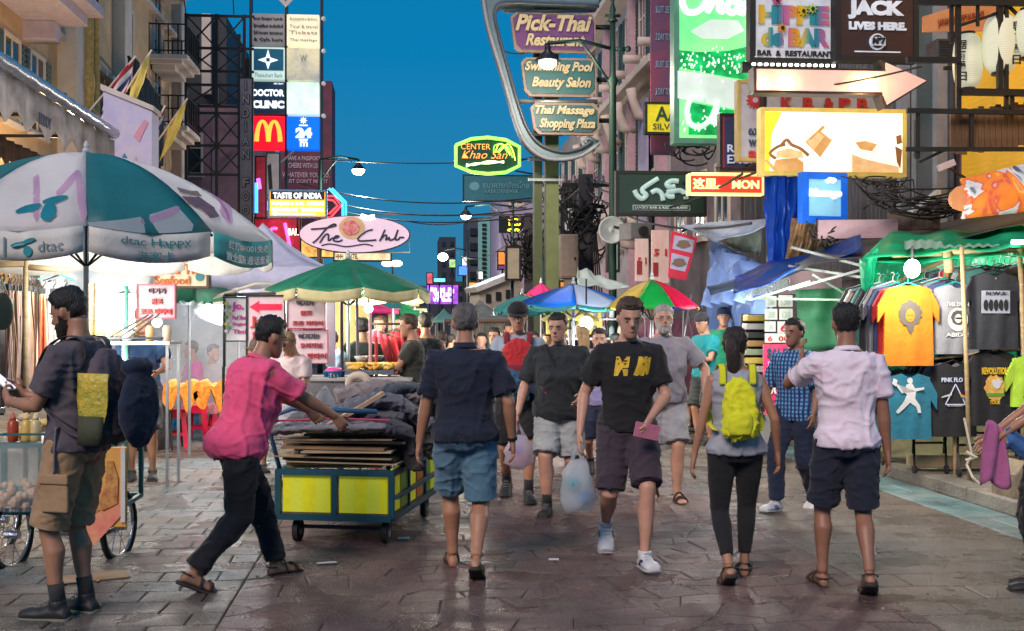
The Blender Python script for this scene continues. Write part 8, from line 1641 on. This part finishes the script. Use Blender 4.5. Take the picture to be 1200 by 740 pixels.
for q, (x, c, lb) in enumerate(((-.18, (.7, .72, .7), 'white bowl stack on the cook\'s table'), (.05, (.62, .42, .2), 'orange drinks jug on the cook\'s table'), (.22, (.75, .55, .4), 'pale peach cup on the cook\'s table'))):
    o = tag(MB().lathe([(.03, 0), (.06, .03), (.065, .10), (.05, .12)] if q == 0 else [(.04, 0), (.045, .12), (.03, .16)], 14).build(('bowl', 'jug', 'cup')[q], M('ware%g' % c[0] + '%g' % c[2], c, .4), smooth=True), lb, ('bowl', 'jug', 'cup')[q]); o.location = tb.location + Vector((x, 0, .015))
b = MB(); [b.tube([(-.3 + .1 * q, -.22, .05), (.1 + .05 * q, -.22, .28)], .010, 5) for q in range(3)]; b.tube([(-.3, -.22, .05), (.25, -.22, .05)], .01, 5); b.build('wire_rack', STEEL, tb)
# grey bin, stools, tables with bright cloths
o = thing('bin', 'dark grey fabric covered bin behind the neck pillow', 'bin', at(172, 526, gy(526))); MB().lathe([(.30, 0), (.32, .3), (.30, .62), (.26, .66)], 18).build('body', cloth('bin grey', (.06, .055, .055)), o, smooth=True); MB().lathe([(.31, .60), (.31, .64)], 18).build('rim', STEEL, o)
def stool(lb, px, py, c, ht=.5, yaw=.2):
    o = thing('stool', lb, 'stool', at(px, py, gy(py)) , yaw, 'plastic stools by the left stalls'); m = M('plastic %g' % c[0], c, .35, bump=0); w1, w2 = .16, .21
    MB().box((0, 0, ht - .015), (w1 * 2 + .02, w1 * 2 + .02, .03)).build('seat', m, o, bevel=.012)
    for ex in (-1, 1):
        for ey in (-1, 1): MB().rings([[(ex * (w + dx), ey * (w + dy), z) for dx, dy in ((0, 0), (-.055, 0), (-.055, -.02), (-.02, -.055), (0, -.055))][:: (ex * ey)] for z, w in ((0, w2), (ht * .5, (w1 + w2) / 2), (ht - .03, w1))]).build('leg', m, o)
    for e in (-1, 1):
        for z, h in ((ht - .07, .09), (ht * .36, .04)):
            ww = w1 + (w2 - w1) * (1 - z / ht); MB().box((0, e * (ww - .01), z), (ww * 2 - .06, .012, h)).build('side_rail', m, o); MB().box((e * (ww - .01), 0, z), (.012, ww * 2 - .06, h)).build('side_rail', m, o)
    return o
RDP, BLP = (.75, .01, .06), (.01, .22, .50)
stool('red plastic stool nearest the bin', 203, 524, RDP); stool('red plastic stool right of the first, under the table', 232, 516, RDP, yaw=-.1); stool('red plastic stool half hidden behind the man in pink', 262, 514, RDP, yaw=.4); stool('bright blue plastic stool between the red ones', 216, 506, BLP); stool('second blue stool behind the red stools', 196, 503, BLP, yaw=.5)
def cloth_table(lb, px, py, top, w, d, Y, ccol, heap):
    o = thing('folding_table', lb, 'table', at(px, py, Y) * 1.0, .05, 'folding tables of the left stalls'); o.location.z = 0; zt = at(px, top, Y).z
    MB().box((0, 0, zt), (w, d, .03)).build('top', M('table%g' % ccol[0], ccol, .5), o, bevel=.006)
    for e in (-1, 1):
        for ey in (-1, 1): MB().bar((e * w * .42, ey * d * .4, zt), (e * w * .38, ey * d * .4, 0), .022).build('leg', STEEL, o)
    return o, zt
o, zt = cloth_table('red topped folding table piled with orange fabric behind the stools', 248, 470, 457, 1.15, .7, 15.4, (.75, .10, .12), 0)
for q, (px, c, lb) in enumerate(((218, (.75, .07, .01), 'left bundle of bright orange patterned fabric on the table'), (256, (.70, .05, .01), 'right bundle of orange and yellow patterned fabric on the table'))):
    b = MB(); b.sheet(lambda u, v: ((v - .5) * .46 + .04 * math.sin(u * 7), .16 - .34 * min(1, u * 2.2), .05 * math.sin(v * 9 + u * 5) + .03 * math.sin(v * 21) - max(0, u - .45) * (.40 + .16 * math.sin(v * 13))), 18, 22); m_ = M('patterned orange%d' % q, c, .8, col2=(.85, .42, .03), scale=16, bump=.3); f_ = tag(b.build('fabric_bundle', m_, smooth=True, solid=.015), lb, 'fabric'); f_.location = at(px, 452, 15.2)
# signs of the noodle stall
PKB = M('pale pink board', (.66, .50, .54), .6, var=.06, em=.08); PKD = M('pink board', (.72, .36, .44), .6, var=.06, em=.06)
o = Sign('pad_thai_sign', 'cream Pad Thai seafood sign with orange letters under the big parasol', 'sign', 178, 306, 244, 337, 12.6, M('cream sign', (.78, .62, .42), .5, em=.25), M('brown trim', (.1, .06, .04)), .025); OL = M('orange letter', (.75, .16, .01), bump=0); o.text('Pad Thai', 192, 310, 242, 322, OL, .02); o.text('Seafood', 184, 324, 224, 334, OL, .02); o.poly(arc(235, 325, 5, 5, 0, 330, 12), M('teal letter', (.02, .26, .30)), 'fish_emblem')
o = Sign('korean_sign', 'pink Korean sign hanging alone below the big parasol', 'sign', 162, 334, 205, 373, 12.2, PKD, M('red trim', (.5, .08, .12)), .012, depth=.03); o.text('여기가', 175, 338, 195, 345, BLK, .01); o.text('원조', 178, 350, 191, 357, REDL, .03); o.text('조조 파타이', 166, 362, 201, 369, REDL, .03)
o = Sign('jojo_sign', 'tall pale pink Jo Jo Pad Thai sign with red arrow', 'sign', 290, 347, 334, 425, 13, PKB, STEEL, .02, depth=.04); o.poly([(293, 360), (304, 353), (304, 356.5), (330, 356.5), (330, 363.5), (304, 363.5), (304, 367)], E('red arrow paint', (.80, .01, .05), .6), 'arrow'); o.text('Jo Jo', 294, 371, 330, 385, REDL, .035); o.text('Pad Thai', 297, 389, 329, 398, REDL, .02); 
for q in range(3): o.rect(291, 400 + q * 8, 298, 406 + q * 8, M('food photo %d' % q, ((.1, .35, .5), (.5, .3, .1), (.1, .3, .4))[q], .5, scale=30, col2=(.7, .5, .2)), 'food_photo')
o = Sign('jo_poster', 'white Jo poster with magenta letters and yellow flower garland', 'poster', 264, 349, 290, 400, 13.1, M('white poster', (.66, .66, .68), .6, em=.1), STEEL, .015, depth=.03); MG = M('magenta letter', (.65, .05, .35), bump=0); o.text('Jo.', 272, 354, 286, 366, MG, .03)
for q, t_ in enumerate(('Pad Thai', 'Original', 'Thai')): o.text(t_, 273, 370 + q * 8, 288, 375 + q * 8, MG, .01, res=2)
for q in range(9): o.poly([(266 + 2.5 * math.cos(k) + (q % 2) * 3, 356 + q * 4 + 2.2 * math.sin(k)) for k in (0, 1.2, 2.4, 3.7, 5)], M('garland%d' % (q % 3), ((.7, .6, .1), (.15, .35, .12), (.7, .7, .7))[q % 3]), 'garland_flower', .03)
for q, (x0, y0, x1, y1, ls, lb) in enumerate(((337, 347, 381, 385, (('여기가', 348, 352, 368, 359), ('원조', 352, 364, 366, 370), ('조조 파타이', 343, 376, 378, 382)), 'upper pink Korean sign right of the Jo Jo sign'), (340, 387, 384, 426, (('여기가!!', 350, 391, 374, 398), ('오리지널', 352, 402, 377, 408), ('팟타이', 360, 414, 382, 421)), 'lower pink Korean sign beneath the upper one'))):
    o = Sign('korean_sign', lb, 'sign', x0, y0, x1, y1, 13 + .05 * q, PKB, M('red trim', (.5, .08, .12)), .010, depth=.03)
    for k_, (t_, a, b_, c_, d_) in enumerate(ls): o.text(t_, a, b_, c_, d_, BLK if k_ == 0 else REDL, .01 if k_ == 0 else .025)
o = Sign('white_banner', 'plain pale lilac vertical banner beside the Korean signs', 'banner', 382, 350, 393, 430, 13.4, M('lilac banner', (.60, .56, .72), .6), None, depth=.03)
o = thing('display_stand', 'thin metal frame holding the Jo Jo and Korean signs', 'frame', at(330, HZ, 13.2) - Vector((0, 0, CAMH)))
for a, b_ in (((263, 346), (400, 342)), ((263, 346), (263, 430)), ((335, 345), (335, 520)), ((262, 430), (262, 530)), ((400, 342), (402, 520))): MB().tube([at(*a, 13.15) - o.location, at(*b_, 13.15) - o.location], .018, 8).build('tube', STEEL, o)
for a, b_ in (((240, 352), (300, 333)), ((250, 356), (405, 337)), ((300, 333), (405, 337))): MB().tube([at(*a, 13.8) - o.location, at(*b_, 13.8) - o.location], .02, 8).build('tube', M('cream tube', (.6, .55, .42)), o)
# noodle counter, basket, bags, poles, garments
nc = thing('noodle_counter', 'steel vendor counter with trays of orange noodles', 'counter', at(410, HZ, 12.6) - Vector((0, 0, CAMH))); k = 12.6 / F
def np_(px, py, d=0): return Vector(((px - 410) * k, d, CAMH + (HZ - py) * k))
MB().box(tuple(np_(415, 462, .3)), (1.15, .6, .35)).build('counter_box', M('brushed steel', (.32, .33, .34), .4, .7), nc, bevel=.01); MB().box(tuple(np_(415, 445, .3)), (1.2, .66, .03)).build('worktop', M('pale worktop', (.45, .42, .38), .5), nc)
for x in (362, 466):
    for d in (.05, .55): MB().bar(np_(x, 460, d), np_(x, 559, d), .03).build('leg', STEEL, nc)
MB().box(tuple(np_(432, 437, .25)), (.52, .4, .05)).build('tray', CHROME, nc)
random.seed(21)
for q in range(30):
    a = random.uniform(-.25, .25); b = MB(); b.tube(smoothpath([(a, -.15 + .08 * (q % 4), .0), (a + .06, -.1 + .08 * (q % 4), .04), (a - .03, .0 + .05 * (q % 4), .05), (a + .05, .05, .01)], 3), .018, 6); b.build('noodles', M('orange noodles%d' % (q % 2), ((.85, .42, .04), (.85, .60, .20))[q % 2], .5), nc, smooth=True, loc=tuple(np_(432, 433, .2)))
for q in range(6): MB().lathe([(.03, 0), (.06, .05), (.055, .05), (.03, .01)], 12).build('plate', M('plate white', (.7, .7, .68), .3), nc, smooth=True, loc=tuple(np_(417 + q * 4, 424, .3 + .05 * q)))
bs = thing('basket', 'blue plastic lattice basket with a pink lid on the counter', 'basket', np_(390, 457, .1) + nc.location); b = MB(); n = 16
for q in range(n):
    a = 2 * math.pi * q / n; b.bar((.085 * math.cos(a), .085 * math.sin(a), 0), (.105 * math.cos(a), .105 * math.sin(a), .19), .016)
for z, r in ((0, .085), (.06, .092), (.12, .098), (.19, .106)): b.tube([(r * math.cos(a), r * math.sin(a), z) for a in (2 * math.pi * q / 20 for q in range(21))], .009, 6)
b.build('lattice', M('basket blue', (.01, .14, .32), .4), bs); MB().sph((0, 0, .20), (.10, .10, .035), 14, 8).build('lid', M('hot pink plastic', (.85, .08, .35), .4), bs, smooth=True); MB().lathe([(.083, .0), (.083, .02)], 14).build('base', M('basket blue', (.01, .14, .32)), bs)
bag('white plastic bag tied to the counter left of the basket', at(381, 452, 12.2), .22, .24, (.80, .80, .84), seed=5, handle=.05); bag('white plastic bag hanging near the noodle tray', at(437, 446, 12.4), .17, .20, (.82, .80, .78), seed=6, handle=.04); bag('pale pink plastic bag in the hand of the young man in profile', at(490, 452, 12.9), .22, .26, (.75, .60, .66), seed=8); bag('large crumpled white bag behind the arm of the man in pink', at(345, 466, 11.5), .32, .26, (.80, .76, .82), seed=9, handle=.03)
o = thing('cushion', 'cream ring shaped cushion beside the basket', 'cushion', at(421, 449, 12.5)); MB().tube([(.10 * math.cos(a), -.05, .08 * math.sin(a)) for a in (2 * math.pi * q / 16 for q in range(17))], .045, 10).build('ring', cloth('cream ring', (.55, .45, .36)), o, smooth=True)
for lb, px, y0, y1, Y, c in (('slim red pole beside the noodle tray', 441, 395, 500, 12.9, (.7, .05, .05)), ('white and red pole left of the red pole', 434, 366, 470, 12.8, (.65, .35, .35)), ('pale bamboo pole in front of the green parasol', 407, 345, 520, 14, (.66, .55, .32)), ('orange red post under the noodle tray', 456, 430, 500, 12.9, (.75, .22, .14)), ('dark leaning pole by the customers', 418, 350, 470, 13.2, (.1, .08, .1))):
    a, b_ = at(px, y0, Y), at(px + (4 if 'leaning' in lb else 0), HZ + F * CAMH / Y, Y); o = tag(MB().tube([Vector((0, 0, a.z)), Vector((b_.x - a.x, 0, 0))], .018, 8).build('pole', M('pole%g%g' % (c[0], c[1]), c, .5), loc=(a.x, a.y, 0)), lb, 'pole', 'poles of the noodle stand')
random.seed(31)
for q in range(8):
    px = 440 + q * 8.0; Y = 14.6 + .12 * q; o = thing('red_garment', 'crimson garment hanging in the rack behind the young man in profile', 'garment', at(px, 388 + 5 * math.sin(q), Y), .3 * math.sin(q * 2), 'crimson garments on the rack'); b = MB(); w_, ln = random.uniform(.28, .4), random.uniform(.75, 1.0)
    b.sheet(lambda u, v: ((v - .5) * w_ * (.45 + .55 * min(1, u * 3)), .05 * math.sin(v * 14 + q) * (.4 + u), -u * ln), 10, 14); b.build('cloth', cloth('crimson%d' % (q % 3), ((.42, .01, .04), (.30, .01, .03), (.5, .03, .06))[q % 3]), o, smooth=True, solid=.008); link('hanger', HME['black'], o)
o = thing('garment_rack', 'steel rail holding the crimson garments', 'clothes rack', at(472, HZ, 15) - Vector((0, 0, CAMH))); MB().tube([(-.4, -.3, CAMH - .02), (.4, .3, CAMH - .02)], .015, 8).build('rail', STEEL, o); [MB().tube([(e * .4, e * .3, 0), (e * .4, e * .3, CAMH)], .018, 8).build('leg', STEEL, o) for e in (-1, 1)]
o = Sign('back_wall_board', 'cream glowing ribbed back wall behind the customers under the awnings', 'board', 455, 362, 500, 420, 21, M('cream ribbed board', (.70, .55, .36), .7, em=.45, wave=(9, (.5, .36, .2), 'X')), None, depth=.05)  # board emits its own glow in place of lamplight on it
o = Sign('stall_back_board', 'ochre glowing back wall behind the pale bamboo pole', 'board', 388, 352, 432, 420, 17, M('ochre board', (.75, .50, .16), .7, em=.3), None, depth=.05)  # glow put into the ochre itself in place of lamplight
# right: yellow lit stall under the parasols with bulbs and shelves
o = Sign('stall_back_board', 'yellow glowing cloth back wall under the blue parasol', 'board', 640, 366, 706, 392, 19.5, M('yellow cloth wall', (.85, .68, .18), .7, em=.5), None, depth=.05)  # cloth emits its own glow besides the bulbs near it
lamp_light('parasol_stall_light', at(688, 384, 16.2), 80, (1, .97, .9), .15); lamp_light('parasol_stall_light', at(865, 350, 15.2), 26, (.9, .95, 1), .2); lamp_light('stall_light', at(560, 380, 20), 90, (1, .88, .7), .3); lamp_light('board_light', at(900, 335, 12.8), 40, (1, .95, .85), .15)
o = thing('light_bulb', 'large glaring white lamp between the parasols', 'bulb', at(687, 379, 16.2)); MB().sph((0, 0, 0), .09, 14, 10).build('glass', E('glare bulb', (.95, 1, 1), 45), o, smooth=True); MB().tube([(0, 0, .1), (0, 0, .6)], .012, 6).build('flex', BLACK, o)
o = thing('goods_shelf', 'steel shelf with glass jars behind the smiling woman', 'shelf', at(698, 382, 18.5))
for z in (-.2, .1): MB().box((0, 0, z), (.9, .3, .03)).build('shelf', GREYST, o)
for q in range(14): MB().lathe([(.035, 0), (.04, .02), (.04, .14), (.02, .18)], 10).build('jar', M('jar%d' % (q % 4), ((.6, .7, .7), (.3, .45, .5), (.7, .65, .5), (.2, .3, .3))[q % 4], .2), o, smooth=True, loc=(-.4 + (q % 7) * .13, 0, -.18 + .3 * (q // 7)))
random.seed(77)
o = thing('wares_rack', 'leaning rack of dark poles and wares behind the white bearded man', 'rack', at(793, 385, 17.4))
for q in range(14): a = random.uniform(-.7, .7); MB().tube([(a, .1, -.9), (a * .5 + random.uniform(-.3, .3), 0, .5)], .014, 5).build('leaning_pole', M('ware%d' % (q % 4), ((.05, .05, .06), (.35, .36, .38), (.3, .05, .1), (.12, .12, .14))[q % 4], .5), o)
MB().box((0, .25, -.45), (1.5, .05, 1.2)).build('back_cloth', cloth('dim red cloth', (.12, .04, .06)), o)
for q, (px, c) in enumerate(((536, (.6, .6, .65)), (548, (.15, .4, .4)), (560, (.6, .5, .5)), (571, (.4, .5, .5)), (583, (.65, .65, .6)))):
    o = thing('hanging_goods', 'pale garments hung under the grey roofed stall between the heads', 'garment', at(px, 378, 24.5 + q * .1), 0, 'garments under the grey roofed stall'); b = MB(); b.sheet(lambda u, v: ((v - .5) * .24, .03 * math.sin(v * 12), -u * .7), 6, 8); b.build('cloth', cloth('hung%g' % c[0] + '%g' % c[1], c), o, solid=.01); link('hanger', HME['white'], o)
# ------------------------------------------------------------------ motorcycles parked on the right
def moto(lb, px, py, yaw, c):
    Y = gy(py); o = thing('motorcycle', lb, 'motorcycle', at(px, py, Y), yaw, 'motorcycles parked on the right'); o.location.z = 0; m = M('moto paint %g' % c[0], c, .3, .2, coat=.5, bump=0)
    for x in (-.6, .62):
        wheel(o, (x, 0, .29), .29, .09, spokes=10)
    b = MB(); b.tube([(.60, 0, .29), (.42, 0, .78), (.38, 0, .95)], .035, 8); b.tube([(.40, -.33, 1.0), (.36, 0, .97), (.40, .33, 1.0)], .018, 8); b.build('fork', CHROME, o, smooth=True)
    b = MB(); b.rings([[(x, w_ * math.cos(a), z + h * math.sin(a)) for a in (2 * math.pi * q / 12 for q in range(12))] for x, z, w_, h in ((.42, .82, .06, .10), (.25, .62, .12, .14), (.05, .50, .13, .12), (-.15, .55, .12, .12), (-.45, .66, .13, .10), (-.80, .76, .06, .05))]); b.build('body', m, o, smooth=True)
    b = MB(); b.rings([[(x, w_ * math.cos(a), z + .05 * math.sin(a)) for a in (2 * math.pi * q / 12 for q in range(12))] for x, z, w_ in ((.08, .70, .07), (-.10, .74, .13), (-.40, .78, .13), (-.70, .84, .09))]); b.build('seat', BLACK, o, smooth=True)
    MB().box((-.1, 0, .33), (.40, .24, .22)).build('engine', GREYST, o, bevel=.03); MB().tube([(-.1, .14, .26), (-.5, .16, .28), (-.75, .16, .34)], .04, 8).build('exhaust', CHROME, o, smooth=True); MB().sph((.44, 0, .92), (.08, .10, .08), 12, 8).build('headlight', CHROME, o, smooth=True)
    MB().rings([[(.62 + (.34) * math.cos(a) * 1, y, .29 + .34 * math.sin(a)) for y in (-.07, .07)] for a in (R(20 + 12 * q) for q in range(11))], cap=False, closed=False).build('mudguard', m, o, solid=.01)
    for e in (-1, 1): MB().tube([(.38, e * .2, 1.0), (.36, e * .26, 1.12)], .008, 5).build('mirror_stem', STEEL, o); MB().sph((.36, e * .27, 1.15), (.02, .06, .04), 10, 6).build('mirror', CHROME, o, smooth=True)
    return o
moto('silver grey motorcycle parked behind the white bearded man', 812, 494, R(200), (.22, .22, .25)); moto('black motorcycle parked under the wares rack', 800, 478, R(160), (.02, .02, .025)); moto('dark motorcycle with red stripe nearest the green shirts', 838, 482, R(215), (.10, .015, .02))
random.seed(91); b = MB()
for q in range(420):
    t_, s_ = random.uniform(-4.5, 4.6), 5.2 + 11 * random.random() ** 1.5; w_ = S(s_, t_); a = random.random() * 6.28; z = random.uniform(.004, .012); b.box((w_.x, w_.y, .003), (z * 1.6, z, .006), rz=a)
tag(b.build('grit', M('grit', (.30, .26, .21), .9, col2=(.05, .04, .04), scale=1.5)), kind='stuff')
bpy.data.scenes.remove(TMP)
